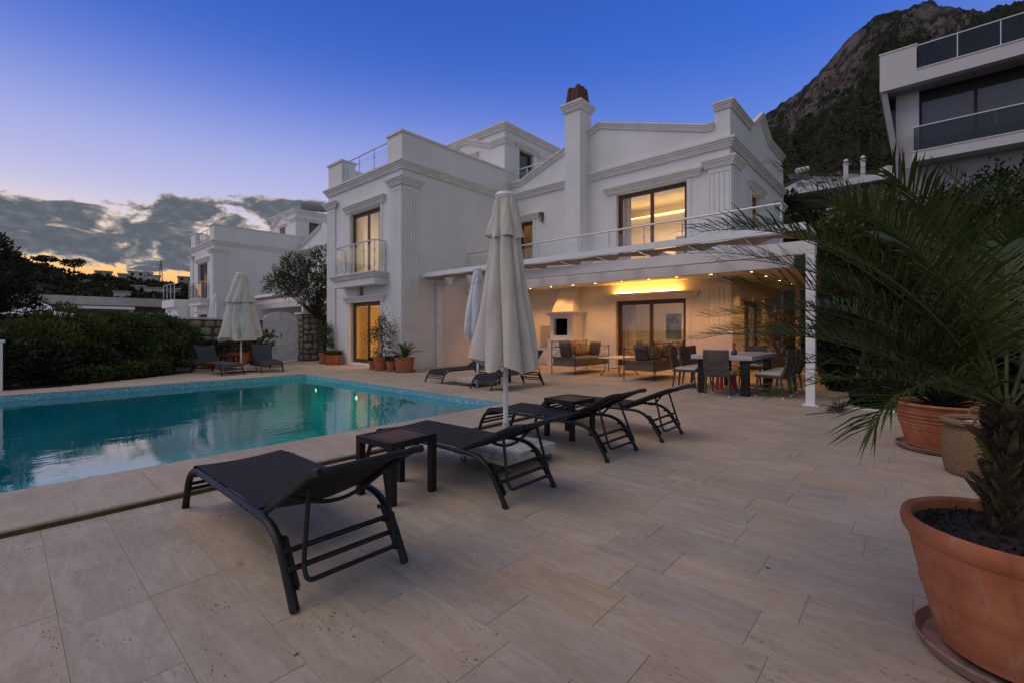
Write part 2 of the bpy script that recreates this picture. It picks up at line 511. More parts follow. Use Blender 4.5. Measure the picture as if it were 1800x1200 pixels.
# ground sheet reaching the horizon (lies well under the terrace and the pool)
M['scrub_ground'] = simple('scrub_ground', (0.075, 0.065, 0.045), 0.95, 0.5, 0.15, 0.5, 3.0, dist=0.1)
MB().add([(-2500, -2500, -2.4), (3500, -2500, -2.4), (3500, 3500, -2.4), (-2500, 3500, -2.4)], [(0, 1, 2, 3)]).build('ground', M['scrub_ground'], kind='structure', label='dry scrub ground around the houses')

PX1, PY0, PY1, PX0 = 5.60, 5.08, 12.66, -5.5      # pool basin
CY0, CX1, CY1 = 4.11, 6.62, 13.62                  # outer edge of the coping
# terrace bed with the pool left open
bed = MB()
bed.box((-6.5, -4.0, -0.45), (13.5, CY0, -0.0035))
bed.box((CX1, CY0, -0.45), (13.5, 12.17, -0.0035))
bed.box((CX1, 12.17, -0.45), (8.43, CY1, -0.0035))
bed.prism([(-6.5, CY1), (8.43, CY1), (8.43, 17.03), (9.6, 17.03), (9.6, 19.1), (4.6, 19.1), (4.45, 17.2), (3.55, 15.95), (2.45, 15.12), (1.28, 14.25), (0.0, 13.98), (-6.5, 13.9)], 'z', -0.45, -0.0035)
bed.box((13.5, 1.0, -0.45), (20.0, 3.9, -0.0035))
terrace = bed.build('terrace', M['grout'], kind='structure', label='travertine paved pool terrace')

def make_tiles():
    tiles = []
    rnd = random.Random(5)
    def strip(x0, x1, ya, yb):
        y = ya - rnd.random() * 0.6
        while y < yb:
            l = 0.6 if rnd.random() < 0.75 else rnd.choice((0.38, 0.9, 0.3))
            a, b = max(y, ya), min(y + l, yb)
            if b - a > 0.05: tiles.append((x0, x1, a, b))
            y += l
    xs = -1.635
    while xs < 13.5:
        x1 = min(xs + 0.30, 13.5)
        if x1 - xs > 0.04:
            ylo = -3.0 if xs < 9.0 else 1.06
            if xs + 0.001 < CX1 - 0.1:
                strip(xs, x1, ylo, CY0 - 0.004)
                if x1 > CX1: pass
            else:
                strip(xs, x1, ylo, 12.17 if xs > 8.4 else 13.5)
        xs += 0.30
    # the far side of the pool
    xs = 0.165
    while xs < 8.4:
        lim = 14.05 + max(0, xs - 0.6) * 0.62 if xs < 3.6 else 15.9 + (xs - 3.6) * 3 if xs < 4.6 else 19.0
        strip(xs, min(xs + 0.30, 8.43), CY1 + 0.004, min(lim, 19.0) if xs < CX1 else min(lim, 19.0))
        xs += 0.30
    seen = []
    for t in tiles:
        x0, x1, y0, y1 = t
        cx, cy = (x0 + x1) / 2, (y0 + y1) / 2
        D = cx * FW[0] + cy * FW[1]
        if D < 0.6:
            continue
        l = cx * RT[0] + cy * RT[1]
        u = 900 + 800 * l / D; v = 580 + 1000 / D
        inside = -150 < u < 1950 and v < 1330
        area = (x1 - x0) * (y1 - y0) * 1.25 / D**3
        seen.append((inside, area, t))
    seen.sort(key=lambda s: (-s[0], -s[1]))
    g = 0.0009
    rest = MB(); rcols = []
    for k, (inside, area, (x0, x1, y0, y1)) in enumerate(seen):
        z = rnd.uniform(-0.0008, 0.0008)
        c = (rnd.random(), rnd.random(), rnd.random())
        if k < 300:
            o = ((x0 + x1) / 2, (y0 + y1) / 2, 0)
            mb = MB().cbox((x0 + g, y0 + g, -0.0030), (x1 - g, y1 - g, z), 0.0014)
            ob = mb.build('tile', M['tile'], terrace, origin=o, recalc=False)
            ob.location = o; ob['_o'] = [0, 0, 0]
            tint_mesh(ob.data, [c] * len(ob.data.polygons))
        else:
            n = len(rest.f)
            rest.cbox((x0 + g, y0 + g, -0.0030), (x1 - g, y1 - g, z), 0.0014)
            rcols += [c] * (len(rest.f) - n)
    ro = rest.build('paving', M['tile'], terrace, recalc=False, kind='stuff')
    tint_mesh(ro.data, rcols)
make_tiles()

# raised coping round the pool, slab by slab, with a stained drip edge under it
coping = MB()
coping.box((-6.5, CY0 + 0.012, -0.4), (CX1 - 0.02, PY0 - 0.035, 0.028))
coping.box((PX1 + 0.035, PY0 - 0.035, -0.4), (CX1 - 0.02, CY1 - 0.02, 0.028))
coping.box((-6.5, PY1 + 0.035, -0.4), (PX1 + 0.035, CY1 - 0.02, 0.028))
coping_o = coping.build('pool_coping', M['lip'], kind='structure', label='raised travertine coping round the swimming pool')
def coping_slabs():
    rnd = random.Random(3)
    def slab(x0, x1, y0, y1):
        o = ((x0 + x1) / 2, (y0 + y1) / 2, 0)
        mb = MB().cbox((x0 + .001, y0 + .001, 0.0285), (x1 - .001, y1 - .001, 0.046 + rnd.uniform(-.0006, .0006)), 0.006)
        ob = mb.build('coping_slab', M['tile'], coping_o, origin=o, recalc=False)
        ob.location = o; ob['_o'] = [0, 0, 0]
        c = (rnd.uniform(.35, .8), rnd.uniform(0.2, 0.8), rnd.uniform(0, .5))
        tint_mesh(ob.data, [c] * len(ob.data.polygons))
    x = -6.4
    while x < PX1 - 0.01:
        x1 = min(x + 1.2, PX1)
        slab(x, x1, CY0, PY0); slab(x, x1, PY1, CY1)
        x = x1
    slab(PX1, CX1, CY0, PY0); slab(PX1, CX1, PY1, CY1)
    y = PY0
    while y < PY1 - 0.01:
        y1 = min(y + 1.2635, PY1); slab(PX1, CX1, y, y1); y = y1
coping_slabs()

def mat_mosaic():
    t = NT('pool_mosaic')
    p = t.N('ShaderNodeVectorMath'); p.operation = 'SCALE'; t.L(t.pos, p.inputs[0]); p.inputs['Scale'].default_value = 32.0
    fl = t.N('ShaderNodeVectorMath'); fl.operation = 'FLOOR'; t.L(p.outputs[0], fl.inputs[0])
    wn = t.N('ShaderNodeTexWhiteNoise'); t.L(fl.outputs[0], wn.inputs[0])
    fr = t.N('ShaderNodeVectorMath'); fr.operation = 'FRACTION'; t.L(p.outputs[0], fr.inputs[0])
    se = t.N('ShaderNodeSeparateXYZ'); t.L(fr.outputs[0], se.inputs[0])
    def edge(c):
        return t.math('LESS_THAN', t.math('ABSOLUTE', t.math('SUBTRACT', c, 0.5)), 0.435)
    hor = t.math('MAXIMUM', edge(se.outputs[0]), 0.0)
    body = t.math('MULTIPLY', t.math('MULTIPLY', t.math('MAXIMUM', edge(se.outputs[0]), 0.0), t.math('MAXIMUM', edge(se.outputs[1]), 0.0)), edge(se.outputs[2]))
    c = t.mix(wn.outputs[0], (0.05, 0.30, 0.42), (0.16, 0.50, 0.62))
    c = t.mix(t.mr(wn.outputs[0], 0.85, 1.0), c, (0.34, 0.62, 0.70))
    c = t.mix(body, (0.36, 0.50, 0.55), c)
    return t.done(c, 0.22, None, 0.6)
M['mosaic'] = mat_mosaic()
M['pool_deep'] = simple('pool_floor_tile', (0.05, 0.58, 0.63), 0.5, 0.16, 0.8)
def mat_water():
    t = NT('pool_water')
    tr = t.N('ShaderNodeBsdfTransparent'); tr.inputs[0].default_value = (0.22, 0.84, 0.90, 1)
    gl = t.N('ShaderNodeBsdfGlossy'); gl.inputs['Roughness'].default_value = 0.012
    ms = t.N('ShaderNodeMixShader')
    a = t.noise(t.scale(t.pos, (1.0, 1.7, 1.0)), 2.1, 3.0, 0.5, 0.8)
    b = t.noise(t.scale(t.pos, (1.0, 2.2, 1.0)), 9.0, 2.0, 0.5, 0.4)
    calm = t.mr(t.noise(t.pos, 0.55, 2.0, 0.5), 0.42, 0.62, 0.12, 1.0)
    h = t.math('MULTIPLY', t.math('ADD', t.math('MULTIPLY', a, 0.9), t.math('MULTIPLY', b, 0.22)), calm)
    bm = t.N('ShaderNodeBump'); bm.inputs['Strength'].default_value = 0.30; bm.inputs['Distance'].default_value = 0.018
    t.L(h, bm.inputs['Height'])
    t.L(bm.outputs[0], gl.inputs['Normal'])
    t.L(schlick(t, 0.08, bm.outputs[0], 3.4), ms.inputs[0]); t.L(tr.outputs[0], ms.inputs[1]); t.L(gl.outputs[0], ms.inputs[2])
    t.L(ms.outputs[0], t.out.inputs[0])
    return t.m
M['water'] = mat_water()
WZ = -0.075
basin = MB()
basin.box((PX0, PY0 - .03, -1.5), (PX1 + .03, PY0, WZ - .03)); basin.box((PX0, PY1, -1.5), (PX1 + .03, PY1 + .03, WZ - .03))
basin.box((PX1, PY0, -1.5), (PX1 + .03, PY1, WZ - .03)); basin.box((PX0 - .03, PY0 - .03, -1.5), (PX0, PY1 + .03, WZ - .03))
basin.box((PX0 - .03, PY0 - .03, -1.62), (PX1 + .03, PY1 + .03, -1.5))
# entry steps in the corner
basin.box((PX1 - 1.5, PY0, -1.5), (PX1, PY0 + 1.6, -0.95)); basin.box((PX1 - 1.0, PY0, -0.949), (PX1, PY0 + 1.3, -0.62)); basin.box((PX1 - 0.5, PY0, -0.619), (PX1, PY0 + 1.0, -0.34))
pool = basin.build('swimming_pool', M['pool_deep'], kind='structure', label='teal tiled swimming pool basin with entry steps')
band = MB()
band.box((PX0, PY0 - .03, WZ - .03), (PX1 + .03, PY0, 0.028)); band.box((PX0, PY1, WZ - .03), (PX1 + .03, PY1 + .03, 0.028))
band.box((PX1, PY0, WZ - .03), (PX1 + .03, PY1, 0.028)); band.box((PX0 - .03, PY0 - .03, WZ - .03), (PX0, PY1 + .03, 0.028))
band.build('mosaic_band', M['mosaic'], pool)
water = MB().add([(PX0, PY0, WZ), (PX1, PY0, WZ), (PX1, PY1, WZ), (PX0, PY1, WZ)], [(0, 1, 2, 3)]).build('water', M['water'], kind='structure', label='calm teal pool water mirroring the sky')
M['pool_lamp'] = emis('pool_lamp', (0.92, 1.0, 0.62), 3.0)
for py in (11.95, 9.88):
    t = thing('pool_light', (PX1 - 0.005, py, -0.34), 'round underwater pool light on the end wall, ' + ('nearer the pool corner' if py > 11 else 'nearer the sun loungers'), 'pool light', 'underwater pool lights')
    f = MB().lathe([(0.10, 0), (0.10, 0.02), (0.07, 0.025)], 20); m = MB()
    for mb_, nm, mt, r0 in ((f, 'rim', M['alu'], 0), (MB().lathe([(0.055, 0.0), (0.055, 0.026), (0.03, 0.036)], 20), 'lens', M['pool_lamp'], 0)):
        o = mb_.build(nm, mt, t, origin=(0, 0, 0)); o.rotation_euler = (0, R(-90), 0)
    ld = bpy.data.lights.new('pool_lamp_light', 'POINT'); ld.energy = 4.0; ld.color = (0.30, 1.0, 0.40); ld.shadow_soft_size = 0.08
    lo = bpy.data.objects.new('pool_lamp_light', ld); COL.objects.link(lo); lo.parent = t; lo.location = (-0.5, 0, -0.35)

# ================================================================== the villa (and its twin next door)
PROF3 = [(0, 0), (.06, 0), (.06, .05), (.085, .062), (.085, .115), (.125, .13), (.125, .18), (.165, .195), (.165, .25), (0, .25)]
def prof(w, h):
    return [(o / .165 * w, z / .25 * h) for o, z in PROF3]

def window(parent, axis, face, a0, a1, z0, z1, leaves=2, recess=0.14, mat='pane', fw=0.075, name='window', wood='wood_frame', sign=1):
    """frame + glass; axis 'x': plane normal X, a0..a1 along Y. sign +1: inside lies towards +axis"""
    d0, d1 = face + sign * recess, face + sign * (recess + 0.07)
    def bx(mb, p0, p1, q0, q1, e0, e1):
        if axis == 'x': mb.box((e0, p0, q0), (e1, p1, q1))
        else: mb.box((p0, e0, q0), (p1, e1, q1))
    fr = MB()
    bx(fr, a0, a0 + fw, z0, z1, d0, d1); bx(fr, a1 - fw, a1, z0, z1, d0, d1)
    bx(fr, a0 + fw, a1 - fw, z1 - fw, z1, d0, d1); bx(fr, a0 + fw, a1 - fw, z0, z0 + fw, d0, d1)
    w = (a1 - a0 - 2 * fw) / leaves
    e0, e1 = d0 + sign * 0.012, d1 - sign * 0.012
    panes = []
    for k in range(leaves):
        p0 = a0 + fw + k * w; p1 = p0 + w
        s = 0.055
        bx(fr, p0, p0 + s, z0 + fw, z1 - fw, e0, e1); bx(fr, p1 - s, p1, z0 + fw, z1 - fw, e0, e1)
        bx(fr, p0 + s, p1 - s, z1 - fw - s, z1 - fw, e0, e1); bx(fr, p0 + s, p1 - s, z0 + fw, z0 + fw + s, e0, e1)
        panes.append((p0 + s, p1 - s, z0 + fw + s, z1 - fw - s))
    f = fr.build(name, M[wood], parent)
    mid = (e0 + e1) / 2
    for p in panes:
        m = MB(); bx(m, p[0], p[1], p[2], p[3], mid - .003, mid + .003)
        m.build('pane', M[mat], f)
    return f

def head_cornice(parent, axis, face, a0, a1, z, h=0.20, w=0.13, name='window_head'):
    """moulded shelf over an opening, with returned ends; faces -axis"""
    if axis == 'x':
        path = [(face, a1, z), (face, a1, z), (face, a0, z), (face, a0, z)]
        nn = [(0, 1), (-1, 1), (-1, -1), (0, -1)]
    else:
        path = [(a0, face, z), (a0, face, z), (a1, face, z), (a1, face, z)]
        nn = [(-1, 0), (-1, -1), (1, -1), (1, 0)]
    return MB().sweep(path, nn, prof(w, h)).build(name, M['trim'], parent)

def surround(parent, axis, face, a0, a1, z0, z1, w=0.13):
    for p0, p1 in ((a0 - w, a0), (a1, a1 + w)):
        mb = MB()
        for q0, q1, pr_ in ((p0, p1, .018), ((p0 + .035), (p1 - .035), .026)):
            if axis == 'x': mb.box((face - pr_, q0, z0), (face - (0 if pr_ < .02 else .018), q1, z1))
            else: mb.box((q0, face - pr_, z0), (q1, face - (0 if pr_ < .02 else .018), z1))
        mb.build('jamb_trim', M['stucco'], parent)

def fluted(mb, axis, face, a0, a1, z0, z1, n=5, proud=0.045):
    """fluted pilaster face: plate with raised ribs"""
    def bx(p0, p1, q0, q1, e0, e1):
        if axis == 'x': mb.box((face - e1, p0, q0), (face - e0, p1, q1))
        else: mb.box((p0, face - e1, q0), (p1, face - e0, q1))
    bx(a0, a1, z0, z1, 0.0, proud)
    w = a1 - a0; m = 0.05; gap = 0.022
    rw = (w - 2 * m + gap) / n - gap
    bx(a0, a0 + m - gap / 2, z0, z1, proud, proud + 0.02); bx(a1 - m + gap / 2, a1, z0, z1, proud, proud + 0.02)
    for k in range(n):
        p = a0 + m + k * (rw + gap)
        bx(p, p + rw, z0 + 0.12, z1 - 0.18, proud, proud + 0.02)
    bx(a0 + m - gap / 2, a1 - m + gap / 2, z1 - 0.16, z1, proud, proud + 0.02)
    bx(a0 + m - gap / 2, a1 - m + gap / 2, z0, z0 + 0.10, proud, proud + 0.02)

def capital(parent, cx, cy, wx, wy, z, out=0.06):
    """moulded capital round an outer corner (cx,cy) of walls running +x and +y"""
    f, s = cx - out, cy - out
    path = [(f, cy + wy, z), (f, cy + wy, z), (f, s, z), (cx + wx, s, z), (cx + wx, s, z)]
    nn = [(0, 1), (-1, 1), (-1, -1), (1, -1), (1, 0)]
    mb = MB().sweep(path, nn, prof(.14, .24))
    mb.box((cx - out, cy - out, z), (cx, cy + wy, z + .2)); mb.box((cx, cy - out, z), (cx + wx, cy, z + .2))
    return mb.build('capital', M['trim'], parent)

def railing(parent, pts, z0, h, name='railing', pane='rail_glass', posts=True, gap=0.05, rail_r=0.024, top_gap=0.13):
    """handrail on posts with clamped glass panes; pts are (x,y) post positions"""
    top = z0 + h
    hr = MB().tube([(x, y, top) for x, y in pts], rail_r, 10)
    o = hr.build(name, M['alu'], parent, smooth=True)
    for k, (x, y) in enumerate(pts):
        if posts:
            pm = MB().tube([(x, y, z0), (x, y, top - rail_r * .5)], 0.019, 8)
            pm.lathe([(0.045, 0), (0.045, 0.012)], 12, (x, y, z0))
            for zz in (0.22, 0.68): pm.box((x - .03, y - .03, z0 + h * zz), (x + .03, y + .03, z0 + h * zz + .035))
            pm.build('post', M['alu'], o, smooth=True)
        if k:
            a, b = Vector((*pts[k-1], 0)), Vector((x, y, 0))
            d = (b - a).normalized()
            p, q = a + d * gap, b - d * gap
            n = Vector((-d.y, d.x, 0)) * 0.004
            m = MB()
            lo, hi = z0 + 0.07, top - top_gap
            m.add([(p.x-n.x, p.y-n.y, lo), (q.x-n.x, q.y-n.y, lo), (q.x-n.x, q.y-n.y, hi), (p.x-n.x, p.y-n.y, hi),
                   (p.x+n.x, p.y+n.y, lo), (q.x+n.x, q.y+n.y, lo), (q.x+n.x, q.y+n.y, hi), (p.x+n.x, p.y+n.y, hi)],
                  [(0,1,2,3),(7,6,5,4),(0,4,5,1),(1,5,6,2),(2,6,7,3),(3,7,4,0)])
            m.build('glass_panel', M[pane], o)
    return o

def area_light(parent, loc, size, energy, col, rot=(0, 0, 0), name='room_lamp'):
    ld = bpy.data.lights.new(name, 'AREA'); ld.energy = energy; ld.color = col; ld.size = size
    lo = bpy.data.objects.new(name, ld); COL.objects.link(lo)
    o = parent['_o']
    lo.parent = parent; lo.location = (loc[0]-o[0], loc[1]-o[1], loc[2]-o[2]); lo.rotation_euler = rot
    return lo

def build_chimney(h, Y, X2, S):
    ch = MB().box((12.98, Y(8.50), 3.02), (X2, Y(9.12), 6.60)).box((12.98, Y(8.50), 6.60), (X2 + .12, Y(9.12), 8.98)).build('chimney', S, h)
    MB().prism([(X2 + .12, 7.6), (14.15, 7.6), (13.85, 7.9), (X2 + .12, 8.75)], 'y', Y(8.5), Y(9.12)).build('chimney_shoulder', S, ch)
    x0, x1, y0, y1 = 12.98, X2 + .12, Y(8.50), Y(9.12)
    MB().sweep([(x1, y1, 8.72), (x0, y1, 8.72), (x0, y0, 8.72), (x1, y0, 8.72), (x1, y1, 8.72)], [(1, 1), (-1, 1), (-1, -1), (1, -1), (1, 1)], prof(.15, .26)).build('chimney_cap', M['trim'], ch)
    MB().box((x0, y0, 8.98), (x1, y1, 8.985)).build('chimney_top', M['trim'], ch)
    cxm, cym = (x0 + x1) / 2, (y0 + y1) / 2
    rr = random.Random(2)
    for sx, sy in ((-1, 0), (1, 0), (0, -1), (0, 1)):
        for k in (-1, 0, 1):
            wx = .30; lean = rr.uniform(.75, .9)
            px, py = (cxm + sx * .30 + (0 if sx else k * .19), cym + sy * .28 + (0 if sy else k * .18))
            tx, ty = (cxm + sx * .30 * .72 + (0 if sx else k * .19 * lean), cym + sy * .28 * .72 + (0 if sy else k * .18 * lean))
            # half-round clay tile leaning inwards
            seg = 6; vs = []; fs = []
            for e, (bx, by, bz) in enumerate(((px, py, 8.99), (tx, ty, 9.55 + rr.uniform(-.02, .05)))):
                for q in range(seg + 1):
                    a = PI * q / seg; rad = .105 - .015 * e
                    side = math.cos(a) * rad; out = math.sin(a) * rad * .7
                    vs.append((bx + (sx * out if sx else side), by + (sy * out if sy else side), bz))
                    vs.append((bx + (sx * (out - .018) if sx else side * .82), by + (sy * (out - .018) if sy else side * .82), bz))
            m_ = 2 * (seg + 1)
            for q in range(seg):
                a, b_ = 2 * q, 2 * q + 2
                fs += [(a, b_, m_ + b_, m_ + a), (a + 1, m_ + a + 1, m_ + b_ + 1, b_ + 1)]
                fs += [(m_ + a, m_ + b_, m_ + b_ + 1, m_ + a + 1), (a, a + 1, b_ + 1, b_)]
            MB().add(vs, fs).build('roof_tile', M['roof_clay'], ch, smooth=True)

def villa(dy, label, main=True):
    X1, Y1, YW = 8.43, 12.17 + dy, 17.03 + dy      # wing: front plane, side plane, far end
    X2, Y2, XE = 13.52, 3.90 + dy, 20.0            # main block: facade plane, side plane, rear
    S = M['stucco']
    h = thing('villa', (X2, Y1, 0), label, 'house')
    Y = lambda v: v + dy
    # ---- outer walls
    wing_holes = [(Y(13.39), Y(15.40), 0.09, 2.22), (Y(13.39), Y(15.40), 3.14, 5.42)]
    w = MB(); wall_x(w, X1, X1 + .25, Y1, YW, 0, 6.62, wing_holes); w.build('wall', S, h)
    w = MB(); w.box((X1 + .25, Y1, 0), (X2 + .25, Y1 + .25, 7.52)); w.build('wall', S, h)
    w = MB(); w.box((X1 + .25, YW - .25, 0), (XE, YW, 7.52)); w.build('wall', S, h)
    fac_holes = [(Y(5.13), Y(7.44), 0.09, 2.19), (Y(5.10), Y(7.42), 3.12, 5.69), (Y(10.98), Y(11.69), 3.10, 5.44)]
    w = MB(); wall_x(w, X2, X2 + .25, Y2, Y1, 0, 6.60, fac_holes)
    w.prism([(Y2 + .42, 6.60), (Y1, 6.60), (Y1, 6.90), (Y(11.52), 6.90), (Y(8.04), 8.10), (Y(4.55), 6.97), (Y2 + .42, 6.97)], 'x', X2, X2 + .25)
    w.build('wall', S, h)
    side_holes = [(14.78, 16.95, 0.09, 2.16), (15.72, 16.75, 3.12, 5.62)]
    w = MB(); wall_y(w, Y2, Y2 + .25, X2 + .25, XE, 0, 6.60, side_holes)
    w.prism([(X2 + .0, 6.60), (XE, 6.60), (XE, 7.75), (17.85, 7.72), (16.7, 8.28), (15.5, 7.52), (X2, 7.52)], 'y', Y2, Y2 + .25)
    w.box((X2, Y2 + .25, 6.60), (X2 + .25, Y2 + .42, 7.52))
    w.build('wall', S, h)
    MB().box((XE, Y2, 0), (XE + .25, YW, 7.5)).build('wall', S, h)
    # ---- floors and flat roof
    MB().box((X1 + .25, Y1 + .25, 2.86), (XE, YW - .25, 3.06)).build('floor_slab', M['soffit'], h)
    MB().box((X2 + .25, Y2 + .25, 2.86), (XE, Y1 + .25, 3.06)).build('floor_slab', M['soffit'], h)
    MB().box((X1 + .25, Y1 + .25, 6.30), (XE, YW - .25, 6.50)).build('roof_slab', M['soffit'], h)
    MB().box((X2 + .25, Y2 + .25, 6.30), (XE, Y1 + .25, 6.50)).build('roof_slab', M['soffit'], h)
    MB().box((X1 + .25, Y1 + .25, -.05), (XE, YW - .25, 0.05)).build('floor', M['room_floor'], h)
    MB().box((X2 + .25, Y2 + .25, -.05), (XE, Y1 + .25, 0.05)).build('floor', M['room_floor'], h)
    # ---- cornices
    z = 6.36
    MB().sweep([(9.6, YW, z), (X1, YW, z), (X1, Y1, z), (X2, Y1, z), (X2, Y(9.12 if main else 8.50), z)], [(0, 1), (-1, 1), (-1, -1), (-1, -1), (-1, 0)], PROF3).build('cornice', M['trim'], h)
    MB().sweep([(X2, Y(8.50), z), (X2, Y2, z), (XE, Y2, z)], [(-1, 0), (-1, -1), (0, -1)], PROF3).build('cornice', M['trim'], h)
    gp = prof(.13, .20)
    MB().sweep([(X2, Y1, 6.88), (X2, Y(11.52), 6.88), (X2, Y(9.12), 7.70)], [(-1, 0)] * 3, gp + []).build('gable_cornice', M['trim'], h)
    MB().sweep([(X2, Y(8.50), 7.91), (X2, Y(8.04), 8.07), (X2, Y(4.55), 6.95), (X2, Y2 + .43, 6.95)], [(-1, 0)] * 4, gp).build('gable_cornice', M['trim'], h)
    MB().sweep([(X2, Y2 + .44, 7.46), (X2, Y2, 7.46), (15.5, Y2, 7.46), (16.7, Y2, 8.22), (17.85, Y2, 7.66), (XE, Y2, 7.70)], [(-1, 0), (-1, -1), (0, -1), (0, -1), (0, -1), (0, -1)], gp).build('gable_cornice', M['trim'], h)
    # coping that covers the top of the gable walls
    MB().prism([(Y1, 6.905), (Y1, 7.085), (Y(11.52), 7.085), (Y(8.04), 8.275), (Y(4.55), 7.155), (Y2 + .43, 7.155), (Y2 + .43, 6.975), (Y(4.55), 6.975), (Y(8.04), 8.105), (Y(11.52), 6.905)], 'x', X2 + .001, X2 + .28).build('gable_coping', M['trim'], h)
    # ---- wing parapet: corner piers and glass between, stone cap on top
    MB().box((X1, Y1, 6.62), (X1 + .25, Y(12.97), 7.52)).box((X1 + .25, Y(12.72), 6.5), (X1 + .6, Y(12.97), 7.52)).build('parapet_pier', S, h)
    MB().box((X1, Y(15.99), 6.62), (X1 + .25, YW, 7.52)).box((X1 + .25, Y(15.99), 6.5), (X1 + .55, Y(16.24), 7.52)).build('parapet_pier', S, h)
    c = MB()
    c.box((X1 - .05, Y1 - .05, 7.52), (X1 + .3, Y(13.02), 7.585)); c.box((X1 - .05, Y(15.94), 7.52), (X1 + .6, YW + .05, 7.585))
    c.box((X1 + .3, Y1 - .05, 7.52), (13.26, Y1 + .3, 7.585)); c.box((X1 + .6, YW - .3, 7.52), (XE, YW + .05, 7.585))
    c.build('parapet_cap', M['trim'], h)
    railing(h, [(X1 + .12, Y(15.9)), (X1 + .12, Y(14.95)), (X1 + .12, Y(13.98)), (X1 + .12, Y(13.02))], 6.60, 0.86)
    # ---- pilasters and capitals
    p = MB(); fluted(p, 'x', X1, Y1 - .045, Y(12.70), 1.20, 5.86); fluted(p, 'y', Y1, X1, 9.02, 1.20, 5.86)
    p.box((X1 - .075, Y1 - .075, 0), (X1 - .001, Y(12.72), 1.19)); p.box((X1, Y1 - .075, 0), (9.04, Y1 - .001, 1.19))
    p.build('pilaster', S, h)
    capital(h, X1, Y1, .62, .58, 5.85)
    p = MB(); fluted(p, 'x', X1, Y(16.42), YW, 0.3, 5.86); p.build('pilaster', S, h)
    MB().sweep([(X1 - .05, YW + .03, 5.85), (X1 - .05, YW + .03, 5.85), (X1 - .05, Y(16.36), 5.85), (X1 - .05, Y(16.36), 5.85)], [(0, 1), (-1, 1), (-1, -1), (0, -1)], prof(.14, .24)).build('capital', M['trim'], h)
    for z0, z1 in ((1.20, 2.60), (3.06, 5.86)):
        p = MB(); fluted(p, 'x', X2, Y2 - .045, Y(4.48), z0, z1, 4); fluted(p, 'y', Y2, X2, 14.25, z0, z1, 4)
        if z0 < 2: p.box((X2 - .08, Y2 - .08, 0), (X2 - .001, Y(4.5), 1.17)); p.box((X2, Y2 - .08, 0), (14.27, Y2 - .001, 1.17)); p.box((X2 - .11, Y2 - .11, 1.17), (X2 + .0, Y(4.53), 1.20)); p.box((X2, Y2 - .11, 1.17), (14.3, Y2, 1.20))
        p.build('pilaster', S, h)
    capital(h, X2, Y2, .76, .62, 5.85)
    MB().sweep([(18.9, Y2 - .05, 5.75), (18.9, Y2 - .05, 5.75), (19.95, Y2 - .05, 5.75), (19.95, Y2 - .05, 5.75)], [(-1, 0), (-1, -1), (1, -1), (1, 0)], prof(.14, .24)).build('capital', M['trim'], h)
    # ---- windows and doors
    window(h, 'x', X1, Y(13.39), Y(15.40), 0.10, 2.22, name='door'); surround(h, 'x', X1, Y(13.39), Y(15.40), 0, 2.24); head_cornice(h, 'x', X1, Y(13.22), Y(15.60), 2.22)
    window(h, 'x', X1, Y(13.39), Y(15.40), 3.15, 5.42); surround(h, 'x', X1, Y(13.39), Y(15.40), 3.06, 5.48); head_cornice(h, 'x', X1, Y(13.20), Y(15.62), 5.48, .24, .15)
    window(h, 'x', X2, Y(5.13), Y(7.44), 0.10, 2.19, name='door'); surround(h, 'x', X2, Y(5.13), Y(7.44), 0, 2.21); head_cornice(h, 'x', X2, Y(4.86), Y(7.70), 2.20, .21, .17)
    window(h, 'x', X2, Y(5.10), Y(7.42), 3.13, 5.69); surround(h, 'x', X2, Y(5.10), Y(7.42), 3.06, 5.72); head_cornice(h, 'x', X2, Y(4.78), Y(7.72), 5.74, .22, .17)
    window(h, 'x', X2, Y(10.98), Y(11.69), 3.12, 5.44, leaves=1, name='door'); surround(h, 'x', X2, Y(10.98), Y(11.69), 3.06, 5.46); head_cornice(h, 'x', X2, Y(10.72), Y(11.95), 5.48, .20, .14)
    window(h, 'y', Y2, 14.78, 16.95, 0.10, 2.16, leaves=2, name='door'); surround(h, 'y', Y2, 14.78, 16.95, 0, 2.18); head_cornice(h, 'y', Y2, 14.55, 17.2, 2.18, .20, .14)
    window(h, 'y', Y2, 15.72, 16.75, 3.13, 5.62, leaves=1); surround(h, 'y', Y2, 15.72, 16.75, 3.06, 5.64); head_cornice(h, 'y', Y2, 15.45, 17.02, 5.66, .22, .16)
    # ---- wing balcony
    b = MB(); b.box((7.99, Y(13.05), 2.74), (X1, Y(15.75), 3.02)); b.build('balcony_slab', S, h)
    MB().sweep([(X1, Y(15.75), 2.98), (7.99, Y(15.75), 2.98), (7.99, Y(13.05), 2.98), (X1, Y(13.05), 2.98)], [(0, 1), (-1, 1), (-1, -1), (0, -1)], prof(.15, .17)).build('balcony_cornice', M['trim'], h)
    MB().box((7.99, Y(13.05), 3.02), (X1, Y(15.75), 3.15)).build('balcony_floor', M['trim'], h)
    railing(h, [(X1 - .04, Y(15.72)), (8.02, Y(15.72)), (8.02, Y(15.05)), (8.02, Y(14.4)), (8.02, Y(13.75)), (8.02, Y(13.09)), (X1 - .04, Y(13.09))], 3.15, 1.02)
    # ---- chimney breast, chimney and tiled hood
    if main: build_chimney(h, Y, X2, S)
    # ---- roof storey
    bx0, by0, by1, bx1 = 13.22, Y1, Y(16.3), 17.6
    sh = [(14.12, 15.02, 6.7, 8.66)]
    w = MB(); wall_y(w, by0, by0 + .25, X2 + .25, bx1, 6.5, 9.2, sh); w.box((bx0, by0, 7.53), (X2 + .25, by0 + .25, 9.2)); w.box((bx0, by0 + .25, 6.5), (bx0 + .25, by1, 9.2))
    w.box((bx0 + .25, by1 - .25, 6.5), (bx1, by1, 9.2)); w.box((bx1, by0, 6.5), (bx1 + .25, by1, 9.2))
